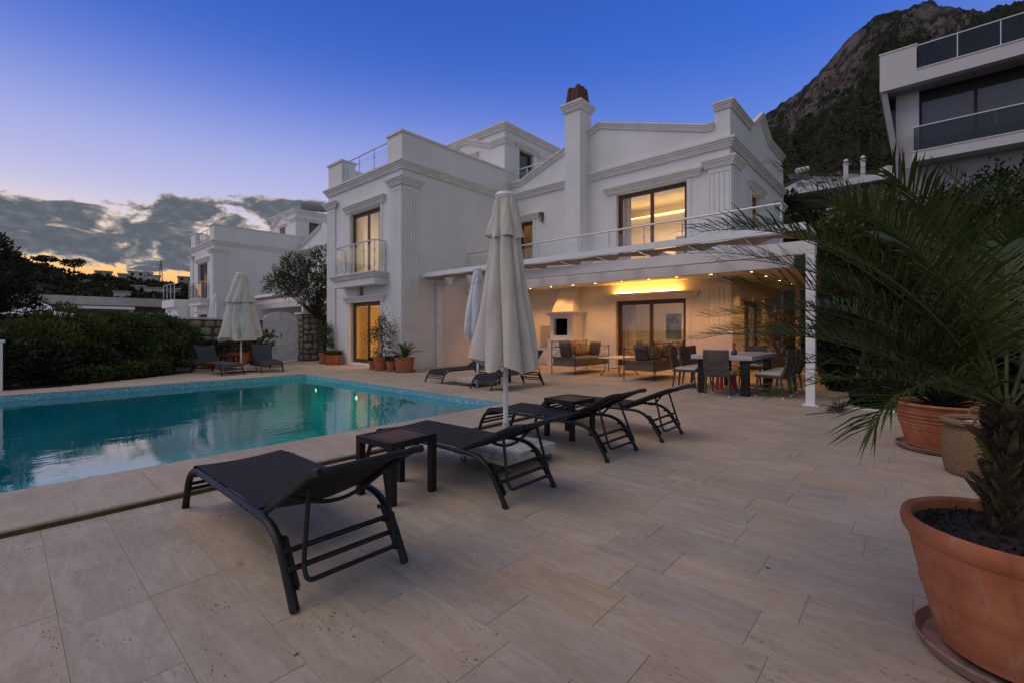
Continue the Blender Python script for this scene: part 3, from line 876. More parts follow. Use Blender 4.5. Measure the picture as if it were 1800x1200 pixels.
    rs = w.build('roof_room', S, h)
    MB().box((bx0, by0, 9.2), (bx1 + .25, by1, 9.3)).build('roof_slab', M['soffit'], h)
    MB().sweep([(bx0, by1, 9.16), (bx0, by0, 9.16), (bx1 + .25, by0, 9.16)], [(-1, 1), (-1, -1), (0, -1)], prof(.16, .25)).build('roof_cornice', M['trim'], rs)
    MB().box((bx0 - .01, by0 - .01, 9.3), (bx1 + .25, by1, 9.41)).build('roof_coping', M['trim'], rs)
    MB().sweep([(bx0, Y(16.3), 8.62), (bx0, Y(15.75), 8.62), (bx0, Y(14.55), 9.24), (bx0, Y(12.95), 8.62), (bx0, by0, 8.62), (13.75, by0, 8.62)], [(-1, 0)] * 4 + [(-1, -1), (0, -1)], prof(.14, .22)).build('roof_cornice', M['trim'], rs)
    head_cornice(h, 'y', by0, 13.95, 15.22, 8.66, .2, .13)
    MB().sweep([(15.35, by0, 8.5), (bx1, by0, 8.5)], [(0, -1)] * 2, prof(.12, .2)).build('roof_cornice', M['trim'], rs)
    window(h, 'y', by0, 14.12, 15.02, 6.7, 8.66, leaves=1, mat='dark_pane')
    # little window under the pediment
    m = MB(); m.box((bx0 - .03, Y(13.9), 7.55), (bx0 - .002, Y(14.75), 8.45)); m.build('window_shutter', M['wood_frame'], h)
    head_cornice(h, 'x', bx0, Y(13.75), Y(14.9), 8.45, .2, .13)
    railing(h, [(13.64, Y(12.05)), (13.64, Y(11.35)), (13.64, Y(10.6))], 7.05, .53, name='roof_railing')
    o = MB()
    for zz in (7.25, 7.6, 7.98): o.tube([(16.4, Y(6.4), zz), (16.4, Y(4.3), zz)], .02, 8)
    for yy in (6.4, 5.7, 5.0, 4.3): o.tube([(16.4, Y(yy), 6.5), (16.4, Y(yy), 7.98)], .02, 8)
    o.build('roof_guard_rail', M['white_paint'], h)
    # ---- terrace slab over the porch
    sl = MB(); sl.box((11.30, Y(2.14), 2.73), (X2, Y1, 3.0)); sl.box((X2, Y(2.14), 2.73), (XE, Y2, 3.0))
    sl.build('terrace_slab', M['soffit'], h)
    sl = MB(); sl.box((11.10, Y(1.94), 2.58), (11.30, Y1, 3.02)); sl.box((11.30, Y(1.94), 2.58), (XE, Y(2.14), 3.02))
    sl.build('slab_edge', M['beam_paint'] if main else S, h)
    MB().box((11.30, Y(2.14), 3.0), (X2, Y1, 3.05)).box((X2, Y(2.14), 3.0), (XE, Y2, 3.05)).build('terrace_floor', M['trim'], h)
    ys = (12.1, 11.0, 9.9, 8.75, 7.9, 7.05, 6.2, 5.35, 4.5, 3.4, 2.10)
    if main: ys = (12.1, 11.0, 9.9, 8.9, 7.4, 6.39, 5.36, 4.35, 3.31, 2.2)
    railing(h, [(11.22, Y(v)) for v in ys], 3.03, 0.95, name='terrace_railing')
    return h
M['roof_clay'] = simple('weathered_clay_tile', (0.125, 0.055, 0.034), 0.85, 0.45, 12.0, 0.4, 40.0, objvar=0.4)
M['dark_pane'] = glass('dark_window_pane', (0.70, 0.72, 0.73), 0.06)

HOUSE = villa(0.0, 'white two storey villa with brown framed windows, chimney and lit porch')
def curtain(parent, x, y0, y1, z0, z1, mat='curtain', amp=.035, pitch=.13):
    n = int((y1 - y0) / pitch * 8); vs = []
    for q in range(n + 1):
        yy = y0 + (y1 - y0) * q / n; xx = x + amp * math.sin(2 * PI * (yy - y0) / pitch) + amp * .5 * math.sin(yy * 7.3)
        vs += [(xx, yy, z0), (xx + .01 * math.sin(yy * 11), yy, z1)]
    MB().add(vs, [(2*q, 2*q+2, 2*q+3, 2*q+1) for q in range(n)]).build('curtain', M[mat], parent, smooth='all')
def rooms():
    h = HOUSE
    W = M['room_wall']
    # partitions that close each lit room
    MB().box((12.3, 12.42, .05), (12.4, 16.78, 2.86)).box((12.3, 12.42, 3.06), (12.4, 16.78, 6.30)).build('partition', W, h)
    MB().box((18.2, 4.15, .05), (18.3, 12.17, 2.86)).box((18.2, 4.15, 3.06), (18.3, 12.17, 6.30)).build('partition', W, h)
    MB().box((13.77, 9.6, .05), (18.2, 9.7, 2.86)).box((13.77, 9.9, 3.06), (18.2, 10.0, 6.30)).build('partition', W, h)
    # inside lining of the rooms, warm white paint
    li = MB()
    li.box((8.685, 16.77, .05), (12.3, 16.779, 2.86)); li.box((8.685, 12.421, .05), (12.3, 12.43, 2.86))
    li.box((8.685, 16.77, 3.06), (12.3, 16.779, 6.30)); li.box((8.685, 12.421, 3.06), (12.3, 12.43, 6.30))
    li.box((13.775, 4.151, 3.06), (15.6, 4.16, 6.3)); li.box((16.9, 4.151, 3.06), (18.2, 4.16, 6.3))
    li.build('room_lining', W, h)
    # --- upper room with a tray ceiling and hidden led strip
    tr = MB()
    z0, z1 = 5.72, 6.0
    tr.box((13.775, 4.17, z0), (14.6, 9.88, z0 + .08)); tr.box((17.3, 4.17, z0), (18.19, 9.88, z0 + .08))
    tr.box((14.6, 4.17, z0), (17.3, 5.0, z0 + .08)); tr.box((14.6, 8.9, z0), (17.3, 9.88, z0 + .08))
    tr.build('tray_ceiling', M['soffit'], h)
    le = MB()
    le.box((17.33, 5.02, z0 + .085), (17.42, 8.88, z0 + .11)); le.box((14.62, 4.86, z0 + .085), (17.28, 4.95, z0 + .11)); le.box((14.62, 8.95, z0 + .085), (17.28, 9.04, z0 + .11))
    le.build('cove_light', M['led_soft'], h)
    area_light(h, (15.9, 6.9, 6.2), 1.4, 130, (1.0, 0.66, 0.33))
    area_light(h, (15.2, 11.0, 6.2), 0.8, 60, (1.0, 0.50, 0.14))
    # furniture upstairs: wardrobe edge and a picture
    MB().box((17.5, 4.3, 3.07), (18.18, 5.3, 5.2)).build('wardrobe', M['white_paint'], h)
    MB().box((18.16, 6.6, 4.1), (18.198, 7.3, 5.0)).build('picture', M['dark_pic'], h)
    curtain(h, 14.0, 7.15, 7.5, 3.07, 6.0); curtain(h, 14.0, 5.05, 5.3, 3.07, 6.0)
    lm = MB(); lm.lathe([(.16, 0), (.10, .28)], 18, (17.6, 7.9, 3.75)); lm.build('bedside_lamp', M['led_soft'], h)
    MB().box((17.3, 7.6, 3.07), (18.1, 8.2, 3.7)).build('bedside_table', M['wood_frame'], h)
    # --- wing ground floor, yellow bedroom
    area_light(h, (10.2, 13.6, 2.70), 0.25, 95, (1.0, 0.50, 0.13))
    curtain(h, 10.0, 14.65, 15.9, .06, 2.6); curtain(h, 9.3, 12.9, 13.6, .06, 2.6)
    bd = MB(); bd.cbox((9.6, 12.6, .05), (11.6, 14.0, .5), .05); bd.build('bed', M['bedding'], h)
    MB().box((11.9, 12.6, .05), (12.29, 13.9, 1.1)).build('headboard', M['wood_frame'], h)
    MB().box((12.27, 13.0, 1.35), (12.298, 13.9, 2.1)).build('picture', M['dark_pic'], h)
    MB().box((11.2, 15.2, .05), (12.28, 16.7, 2.3)).build('wardrobe', M['wood_frame'], h)
    MB().lathe([(.20, 0), (.14, .22)], 18, (11.2, 14.6, 2.25)).build('pendant_lamp', M['led_soft'], h)
    # --- wing upper floor
    area_light(h, (10.3, 13.9, 6.0), 0.3, 78, (1.0, 0.80, 0.60))
    curtain(h, 9.9, 14.55, 15.9, 3.07, 6.0); curtain(h, 9.2, 13.2, 13.62, 3.07, 6.0)
    MB().box((11.8, 12.5, 3.07), (12.29, 14.2, 5.3)).build('wardrobe', M['white_paint'], h)
    # --- living room behind the porch
    area_light(h, (15.9, 6.8, 2.8), 1.6, 36, (1.0, 0.66, 0.36))
    sf = MB(); sf.cbox((14.4, 5.2, .08), (15.3, 7.9, .42), .04); sf.cbox((15.1, 5.2, .42), (15.35, 7.9, .84), .04); sf.build('sofa', M['bedding'], h)
    for k, yy in enumerate((5.5, 6.1, 6.75, 7.4)):
        pillow(0.5, 0.42, 0.16).build('cushion', M['cushion'] if k % 2 else M['bedding'], h, origin=(0, 0, 0)).matrix_local = Matrix.Translation(Vector((14.98, yy, .68)) - Vector(h['_o'])) @ Matrix.Rotation(R(78), 4, 'Y')
    pm = MB(); pm.box((18.14, 5.9, .9), (18.198, 6.6, 1.9)); pm.build('picture', M['dark_pic'], h)
    pm = MB(); pm.box((18.14, 7.1, .9), (18.198, 7.7, 1.9)); pm.build('picture', M['dark_pic'], h)
    curtain(h, 14.05, 7.0, 7.5, .06, 2.6)
    lp = MB(); lp.lathe([(.12, 0), (.12, .02), (.012, .03), (.012, 1.25)], 14, (17.2, 6.5, .05)); lp.lathe([(.20, 1.25), (.13, 1.6)], 18, (17.2, 6.5, .05)); lp.build('floor_lamp', M['curtain'], h)
def pillow(w, d, t, n=9):
    vs = []; fs = []
    for s in (1, -1):
        for i in range(n):
            for j in range(n):
                u, v = -1 + 2 * i / (n - 1), -1 + 2 * j / (n - 1)
                e = max(0, (1 - u**4) * (1 - v**4)) ** .5
                pin = 1 - .07 * (u*u*v*v) - .06 * (1 - v*v) * abs(u)**3 - .06 * (1 - u*u) * abs(v)**3
                vs.append((u * w / 2 * pin, v * d / 2 * pin, s * t / 2 * e))
    for s in range(2):
        for i in range(n - 1):
            for j in range(n - 1):
                a = s * n * n + i * n + j
                q = (a, a + n, a + n + 1, a + 1)
                fs.append(q if s == 0 else q[::-1])
    m = MB(); m.add(vs, fs)
    _mesh = m.mesh
    def mesh(name, origin=(0, 0, 0), smooth=False, recalc=True):
        me = _mesh(name, origin, 'all', recalc)
        bm = bmesh.new(); bm.from_mesh(me); bmesh.ops.remove_doubles(bm, verts=bm.verts, dist=1e-4)
        bmesh.ops.recalc_face_normals(bm, faces=bm.faces); bm.to_mesh(me); bm.free()
        return me
    m.mesh = mesh
    return m
def fabric(name, col, var=.1, weave=900.0, bump=.25, rough=.9):
    t = NT(name)
    n = t.noise(t.pos, 6.0, 4.0)
    c = t.mix(t.mr(n, .3, .7), tuple(x*(1-var) for x in col), tuple(x*(1+var) for x in col))
    t.bump(t.noise(t.pos, weave, 2.0), bump, .002)
    t.b.inputs['Sheen Weight'].default_value = 0.15
    return t.done(c, rough, None, .2)
M['curtain'] = fabric('curtain_cloth', (0.72, 0.62, 0.46))
M['bedding'] = fabric('cream_upholstery', (0.62, 0.50, 0.32))
M['cushion'] = fabric('beige_cushion', (0.52, 0.43, 0.30))
M['dark_pic'] = simple('framed_print', (0.16, 0.17, 0.19), 0.5, 0.7, 3.0)
rooms()

# lit strip on the shelf over the patio door
def porch_lights():
    led = thing('led_strip', (13.44, 6.36, 2.412), 'glowing yellow led strip along the shelf over the patio door', 'led light')
    MB().box((13.405, 5.26, 2.412), (13.45, 7.46, 2.435)).build('channel', M['alu'], led)
    MB().box((13.41, 5.27, 2.4352), (13.445, 7.45, 2.455)).build('tube', M['led'], led)
    spots = [(12.55, y) for y in (4.1, 5.02, 5.85, 6.72, 7.64, 8.49, 9.39, 10.3, 11.3)] + [(12.68, 3.15), (14.0, 3.12), (15.5, 3.07), (16.9, 3.02)]
    for k, (x, y) in enumerate(spots):
        nth = ('nearest the porch corner', 'second from the porch corner', 'third from the porch corner, over the door', 'fourth from the porch corner, over the door', 'fifth from the porch corner', 'over the barbecue hood', 'left of the barbecue hood', 'second left of the barbecue hood', 'farthest left, by the wing wall', 'first', 'second', 'third', 'last')[k]
        lab = 'ceiling spotlight of the row along the facade, ' + nth if k < 9 else nth + ' spotlight of the row running past the side door'
        t = thing('ceiling_spotlight', (x, y, 2.73), lab, 'spotlight', 'porch ceiling spotlights ' + ('along the facade' if k < 9 else 'along the side wall'))
        MB().lathe([(.062, -.012), (.062, 0), (.045, 0), (.045, -.012)], 18, (x, y, 2.73), False, False).build('rim', M['white_paint'], t)
        MB().lathe([(.043, -.006), (.043, -.002)], 18, (x, y, 2.73)).build('bulb', M['lamp_disc'], t)
        ld = bpy.data.lights.new('spotlight_lamp', 'SPOT'); ld.energy = 38.0; ld.color = (1.0, 0.43, 0.115); ld.spot_size = R(120); ld.spot_blend = 0.6; ld.shadow_soft_size = .04
        lo = bpy.data.objects.new('spotlight_lamp', ld); COL.objects.link(lo); lo.parent = t; lo.location = (0, 0, -.03)
porch_lights()

# ---- pergola in front of the porch
def mat_canvas_awning():
    t = NT('awning_canvas')
    c = t.mix(t.mr(t.noise(t.pos, 2.0, 5.0, .6), .3, .7), (0.30, 0.21, 0.14), (0.38, 0.28, 0.19))
    tl = t.N('ShaderNodeBsdfTranslucent'); t.L(c, tl.inputs[0])
    df = t.N('ShaderNodeBsdfDiffuse'); t.L(c, df.inputs[0])
    ms = t.N('ShaderNodeMixShader'); ms.inputs[0].default_value = .3
    t.L(df.outputs[0], ms.inputs[1]); t.L(tl.outputs[0], ms.inputs[2]); t.L(ms.outputs[0], t.out.inputs[0])
    return t.m
M['awning'] = mat_canvas_awning()
M['rafter'] = simple('stained_rafter', (0.22, 0.14, 0.09), 0.6, .2, 6.0)
def pergola(dy, label, main=True):
    p = thing('pergola', (9.4, 6.8 + dy, 0), label, 'pergola')
    Y = lambda v: v + dy
    b = MB(); b.bar((9.84, Y(12.16), 2.82), (9.0, Y(1.26), 2.63), .15, .22); b.build('beam', M['beam_paint'], p)
    MB().box((9.12, Y(1.42), 2.96), (9.17, Y(12.165), 3.09)).build('fascia', M['white_paint'], p)
    MB().box((9.17, Y(1.42), 2.965), (11.095, Y(1.47), 3.085)).build('fascia', M['white_paint'], p)
    pm = MB(); pm.box((8.935, Y(1.265), 0.012), (9.065, Y(1.395), 2.52)); pm.build('post', M['white_paint'], p)
    pm = MB(); pm.box((8.88, Y(1.21), 0.001), (9.12, Y(1.45), .012)); pm.build('post_plate', M['white_paint'], p)
    pm = MB(); pm.box((9.77, Y(11.98), 0.001), (9.92, Y(12.13), 2.71)); pm.prism([(Y(11.98), 2.50), (Y(11.98), 2.71), (Y(11.78), 2.71)], 'x', 9.78, 9.91); pm.build('post', M['white_paint'], p)
    ys = np.linspace(2.4, 11.9, 10)
    for k, yy in enumerate(list(ys)):
        MB().box((9.172, Y(yy) - .035, 2.955), (11.097, Y(yy) + .035, 3.075)).build('rafter', M['white_paint'], p)
    # canvas slung under the rafters, each field sagging and ending in a slanted hem
    edges = [1.47] + list(ys) + [12.15]
    for k in range(len(edges) - 1):
        a, b_ = edges[k] + .02, edges[k + 1] - .02
        n, m_ = 8, 7
        vs = []; fs = []
        for i in range(n + 1):
            s = i / n
            hem = 9.42 + .62 * abs(2 * s - 1) ** 1.0
            for j in range(m_ + 1):
                t_ = j / m_
                vs.append((9.18 + (hem - 9.18) * t_, Y(a + (b_ - a) * s), 2.948 - .035 * math.sin(PI * t_) - .012 * math.sin(PI * s)))
        for i in range(n):
            for j in range(m_):
                q = i * (m_ + 1) + j
                fs.append((q, q + m_ + 1, q + m_ + 2, q + 1))
        MB().add(vs, fs).build('canvas', M['awning'], p, smooth='all')
    return p
pergola(0.0, 'white pergola with beige canvas in front of the lit porch')

# ================================================================== furniture
def mat_sling(name, a, b, d):
    t = NT(name)
    w = t.N('ShaderNodeTexChecker'); w.inputs['Scale'].default_value = 260.0
    tc = t.N('ShaderNodeTexCoord'); t.L(tc.outputs['Object'], w.inputs['Vector'])
    c = t.mix(w.outputs[1], a, b)
    c = t.mix(t.math('MULTIPLY', t.mr(t.noise(t.pos, 5.0, 5.0), .4, .7), .35), c, d)
    t.bump(w.outputs[1], .2, .001)
    return t.done(c, 0.75, None, .25)
M['sling'] = mat_sling('black_sling_mesh', (0.013, 0.0135, 0.0145), (0.024, 0.025, 0.027), (0.034, 0.033, 0.032))
M['sling_grey'] = mat_sling('grey_sling_mesh', (0.042, 0.050, 0.062), (0.060, 0.070, 0.085), (0.075, 0.08, 0.09))
def mat_slat_wood():
    t = NT('brown_slat_wood')
    tc = t.N('ShaderNodeTexCoord')
    n = t.noise(t.scale(tc.outputs['Object'], (3.0, 40.0, 40.0)), 2.0, 5.0, .6)
    c = t.mix(t.mr(n, .3, .7), (0.085, 0.038, 0.021), (0.165, 0.082, 0.045))
    c = t.mix(t.rand(), c, (0.09, 0.05, 0.032))
    return t.done(c, .5, None, .4)
M['slat'] = mat_slat_wood()

def sheet(mb, left, right, thick=.004, sag=0.0, n=6):
    """a strip of cloth between two polylines"""
    k = len(left)
    vs = []
    for a, b in zip(left, right):
        A, B = Vector(a), Vector(b)
        for j in range(n + 1):
            s = j / n; p = A.lerp(B, s); p.z -= sag * math.sin(PI * s)
            vs.append(p)
    fs = [(i*(n+1)+j, i*(n+1)+j+1, (i+1)*(n+1)+j+1, (i+1)*(n+1)+j) for i in range(k-1) for j in range(n)]
    o = len(vs)
    vs2 = [Vector((p.x, p.y, p.z - thick)) for p in vs]
    fs2 = [tuple(i + o for i in f[::-1]) for f in fs]
    mb.add(vs + vs2, fs + fs2)

def lounger(loc, rz, label, group, back=(.46, .34, -.17, .63), cloth='sling'):
    t = thing('sun_lounger', loc, label, 'sun lounger', group, rz, local=True)
    w = .29
    for s in (-1, 1):
        path = round_path([(s*w, 1.795, 0.008), (s*w, 1.66, .315), (s*w, .20, .325), (s*w, 0.0, 0.008)], .17, 7)
        MB().tube(path, .0165, 10, squash=1.35).build('side_rail', M['dark_alu'], t, smooth=True)
        MB().tube([(s*w, 1.797, 0.0), (s*w, 1.782, .035)], .0185, 8, squash=1.3).build('foot_cap', M['dark_alu'], t, smooth=True)
        MB().tube([(s*w, -.002, 0.0), (s*w, .02, .035)], .0185, 8, squash=1.3).build('foot_cap', M['dark_alu'], t, smooth=True)
        rk = MB()
        rk.bar((s*(w-.03), .17, .27), (s*(w-.03), .035, .085), .012, .03)
        for q in range(4):
            f = q / 3
            y, z = .17 - .135 * f, .27 - .185 * f
            rk.bar((s*(w-.03), y, z), (s*(w-.03), y + .045, z - .012), .012, .02)
        rk.build('notch_rack', M['dark_alu'], t)
        for (y, z) in ((1.45, .325), (.62, .325), (.53, .325)):
            MB().lathe([(.007, 0), (.007, .004), (.004, .006)], 8).build('bolt', M['dark_alu'], t).matrix_local = Matrix.Translation((s*(w+.02), y, z)) @ Matrix.Rotation(R(90*s), 4, 'Y')
    # seat sling over the foot curve
    prof_ = [p for p in round_path([(0, 1.70, .22), (0, 1.64, .322), (0, .49, .333)], .12, 6)]
    sh = MB(); sheet(sh, [(-w+.012, p.y, p.z + .012) for p in prof_], [(w-.012, p.y, p.z + .012) for p in prof_], sag=.014)
    sh.build('seat_sling', M[cloth], t, smooth=True)
    for y, z in ((1.62, .30), (1.69, .19), (1.71, .15), (.50, .318)):
        MB().tube([(-w, y, z), (w, y, z)], .0125, 8).build('crossbar', M['dark_alu'], t, smooth=True)
    for y, z in ((.085, .155), (.035, .095)):
        pass
    MB().tube([(-w, .105, .235), (w, .105, .235)], .0135, 8).build('crossbar', M['dark_alu'], t, smooth=True)
    MB().tube([(-w, .065, .165), (w, .065, .165)], .0135, 8).build('crossbar', M['dark_alu'], t, smooth=True)
    # backrest
    y0, z0, y1, z1 = back
    L = math.hypot(y1 - y0, z1 - z0); dy, dz = (y1-y0)/L, (z1-z0)/L
    def bp(s, off=0.0, drop=0.0):
        e = max(0, s - .80) / .20                                     # head end eases back
        return (y0 + dy*L*s - off*dz - .015*e*e, z0 + dz*L*s + off*dy*-1 - .022*e*e - drop)
    fr = MB()
    for s in (-1, 1):
        fr.tube([(s*(w-.028), *bp(q)) for q in (0, .2, .4, .6, .8, .9, 1.0)], .0145, 8, squash=1.4)
    fr.tube([(-(w-.028), *bp(1.0)), (w-.028, *bp(1.0))], .0165, 10)
    b = fr.build('backrest', M['dark_alu'], t, smooth=True)
    sb = MB(); qs = [0.0, .1, .25, .4, .55, .7, .8, .9, 1.0]
    sheet(sb, [(-w+.035, *bp(q, 0, -.016)) for q in qs], [(w-.035, *bp(q, 0, -.016)) for q in qs], sag=.03)
    sb.build('back_sling', M[cloth], b, smooth=True)
    a = MB(); pts = []
    for q in range(11):
        f = q / 10; yy, zz = bp(.42)
        pts.append((-(w-.03) + 2*(w-.03)*f, yy, zz - .008 - .085*math.sin(PI*f)))
    a.tube(pts, .011, 8); a.build('bowed_bar', M['dark_alu'], b, smooth=True)
    yy, zz = bp(.60)
    up = round_path([(-.20, yy, zz - .02), (-.235, .035, .175), (-.235, .00, .115), (.235, .00, .115), (.235, .035, .175), (.20, yy, zz - .02)], .06, 5)
    MB().tube(up, .0115, 8).build('prop_bar', M['dark_alu'], b, smooth=True)
    return t
g1 = 'sun loungers along the near side of the pool'
lounger((1.155, 2.06, 0), 0, 'black mesh sun lounger nearest the camera, beside the pool edge', g1, back=(.40, .335, -.17, .675))
lounger((2.645, 2.16, 0), R(.6), 'black sun lounger between the slatted side table and the large parasol base', g1, back=(.46, .335, -.13, .61))
lounger((4.105, 2.18, 0), R(-1.0), 'black sun lounger just right of the large parasol pole', g1, back=(.54, .335, -.09, .665))
lounger((5.195, 2.125, 0), R(.8), 'black sun lounger at the right end of the near row with bent headrest', g1, back=(.52, .335, -.14, .625))
g2 = 'sun loungers between the pool end and the porch'
lounger((8.36, 8.32, 0), R(91), 'black sun lounger at the pool end, behind the white parasol', g2, back=(.44, .335, -.05, .60))
lounger((8.24, 6.66, 0), R(91.5), 'black sun lounger at the pool end with its back raised, nearest the sofas', g2, back=(.42, .335, .02, .80))
g3 = 'grey sun loungers before the stone wall'
lounger((3.98, 15.95, 0), R(190), 'grey sun lounger beside the hedge, left of the far parasol', g3, back=(.42, .335, .12, .82), cloth='sling_grey')
lounger((5.62, 16.02, 0), R(171), 'grey sun lounger before the white gate, right of the far parasol', g3, back=(.42, .335, .12, .82), cloth='sling_grey')

def side_table(loc, rz, label, group):
    t = thing('side_table', loc, label, 'side table', group, rz, local=True)
    a, hgt, lw = .215, .45, .05
    for sx in (-1, 1):
        for sy in (-1, 1):
            x, y = sx*(a - lw/2), sy*(a - lw/2)
            MB().box((x - lw/2, y - lw/2, 0), (x + lw/2, y + lw/2, hgt - .045)).build('leg', M['dark_alu'], t)
    f = MB()
    f.box((-a, -a, hgt - .045), (a, -a + .045, hgt)); f.box((-a, a - .045, hgt - .045), (a, a, hgt))
    f.box((-a, -a + .045, hgt - .045), (-a + .045, a - .045, hgt)); f.box((a - .045, -a + .045, hgt - .045), (a, a - .045, hgt))
    f.build('top_frame', M['dark_alu'], t)
    n = 7; w = (2*a - .094) / n
    for k in range(n):
        y = -a + .047 + k * w
        MB().cbox((-a + .046, y + .004, hgt - .022), (a - .046, y + w - .004, hgt - .004), .002).build('slat', M['slat'], t)
    return t
gt = 'slatted side tables beside the loungers'
side_table((2.03, 3.0, 0), R(4), 'black side table with brown slats between the two nearest loungers', gt)
side_table((4.50, 3.09, 0), R(-5), 'black side table with brown slats between the two loungers farthest right', gt)
side_table((7.95, 7.52, 0), R(2), 'black side table between the two loungers at the pool end', gt)
side_table((4.82, 16.3, 0), R(5), 'black side table between the two grey loungers by the stone wall', gt)

# ---- parasols
def mat_parasol(name, col, stain):
    t = NT(name)
    n = t.noise(t.scale(t.pos, (1, 1, .5)), 3.0, 6.0, .65)
    c = t.mix(t.mr(n, .45, .75), col, stain)
    wv = t.noise(t.pos, 700.0, 2.0); t.bump(t.math('ADD', t.math('MULTIPLY', wv, .15), t.noise(t.scale(t.pos, (1, 1, .35)), 22.0, 4.0, .6)), .35, .006)
    df = t.N('ShaderNodeBsdfDiffuse'); t.L(c, df.inputs[0]); tl = t.N('ShaderNodeBsdfTranslucent'); t.L(c, tl.inputs[0])
    nb = [x for x in t.nt.nodes if x.type == 'BUMP'][0]; t.L(nb.outputs[0], df.inputs['Normal'])
    ms = t.N('ShaderNodeMixShader'); ms.inputs[0].default_value = .12
    t.L(df.outputs[0], ms.inputs[1]); t.L(tl.outputs[0], ms.inputs[2]); t.L(ms.outputs[0], t.out.inputs[0])
    return t.m
M['canvas_cream'] = mat_parasol('cream_parasol_cloth', (0.74, 0.70, 0.62), (0.58, 0.535, 0.45))
M['canvas_white'] = mat_parasol('white_parasol_cloth', (0.78, 0.79, 0.82), (0.64, 0.65, 0.69))
M['canvas_dirty'] = mat_parasol('weathered_parasol_cloth', (0.66, 0.66, 0.60), (0.48, 0.48, 0.41))
M['base_paint'] = simple('chipped_white_base', (0.46, 0.44, 0.395), .7, .25, 14.0, .2, 60.0)
M['pole_paint'] = simple('white_pole_paint', (0.78, 0.78, 0.78), .35, .06, 9.0)
M['rubber'] = simple('grey_rubber', (0.13, 0.13, 0.135), .7)

def folded_cloth(seed, zt, zb, rt, rb, amp, n_fold=8, nz=34, nt=128, hem=.05, lean=(0, 0), bulge=0.0, tuck=0.0, crease=.42):
    """a furled canopy: star-shaped folds hanging from the hub"""
    r = random.Random(seed)
    ph = [r.uniform(0, 2*PI) for _ in range(6)]
    lobe = [r.uniform(.62, 1.25) for _ in range(n_fold)]
    cuts = np.cumsum([0] + [r.uniform(.55, 1.5) for _ in range(n_fold)]); cuts = cuts / cuts[-1] * n_fold; hemz = [r.uniform(-1, 1) for _ in range(n_fold)]
    tw = r.uniform(-.35, .35)
    vs = []
    for i in range(nz + 1):
        s = i / nz
        base = rt + (rb - rt) * (s ** .82) + bulge * math.sin(PI * s)
        if tuck: base *= 1 - tuck * max(0, (s - .82) / .18) ** 2
        for j in range(nt):
            th = 2 * PI * j / nt
            q = (th / (2*PI) * n_fold + tw * s + .18*math.sin(3*s + ph[0])) % n_fold
            k = min(int(np.searchsorted(cuts, q, side='right')) - 1, n_fold - 1); f = (q - cuts[k]) / (cuts[k+1] - cuts[k])
            sharp = abs(math.sin(PI * f)) ** crease                       # cusp between lobes
            L_ = lobe[k]
            a = amp * (.35 + .65 * s)
            rad = base * (1 - a + a * 1.55 * sharp * L_)
            rad *= 1 + .05 * math.sin(2*th + ph[1] + 2*s) + .03 * math.sin(5*th + ph[2] + 6*s) + .015 * math.sin(13*th + ph[3] + 9*s)
            hz = zb + hem * (hemz[k] * math.sin(PI * f) + .55 * (f - .5) * hemz[(k + 3) % n_fold]) + hem * .5 * math.cos(2*th + ph[4])
            z = zt + (hz - zt) * s
            vs.append((rad * math.cos(th) + lean[0]*s, rad * math.sin(th) + lean[1]*s, z))
    fs = [(i*nt+j, i*nt+(j+1) % nt, (i+1)*nt+(j+1) % nt, (i+1)*nt+j) for i in range(nz) for j in range(nt)]
    return vs, fs

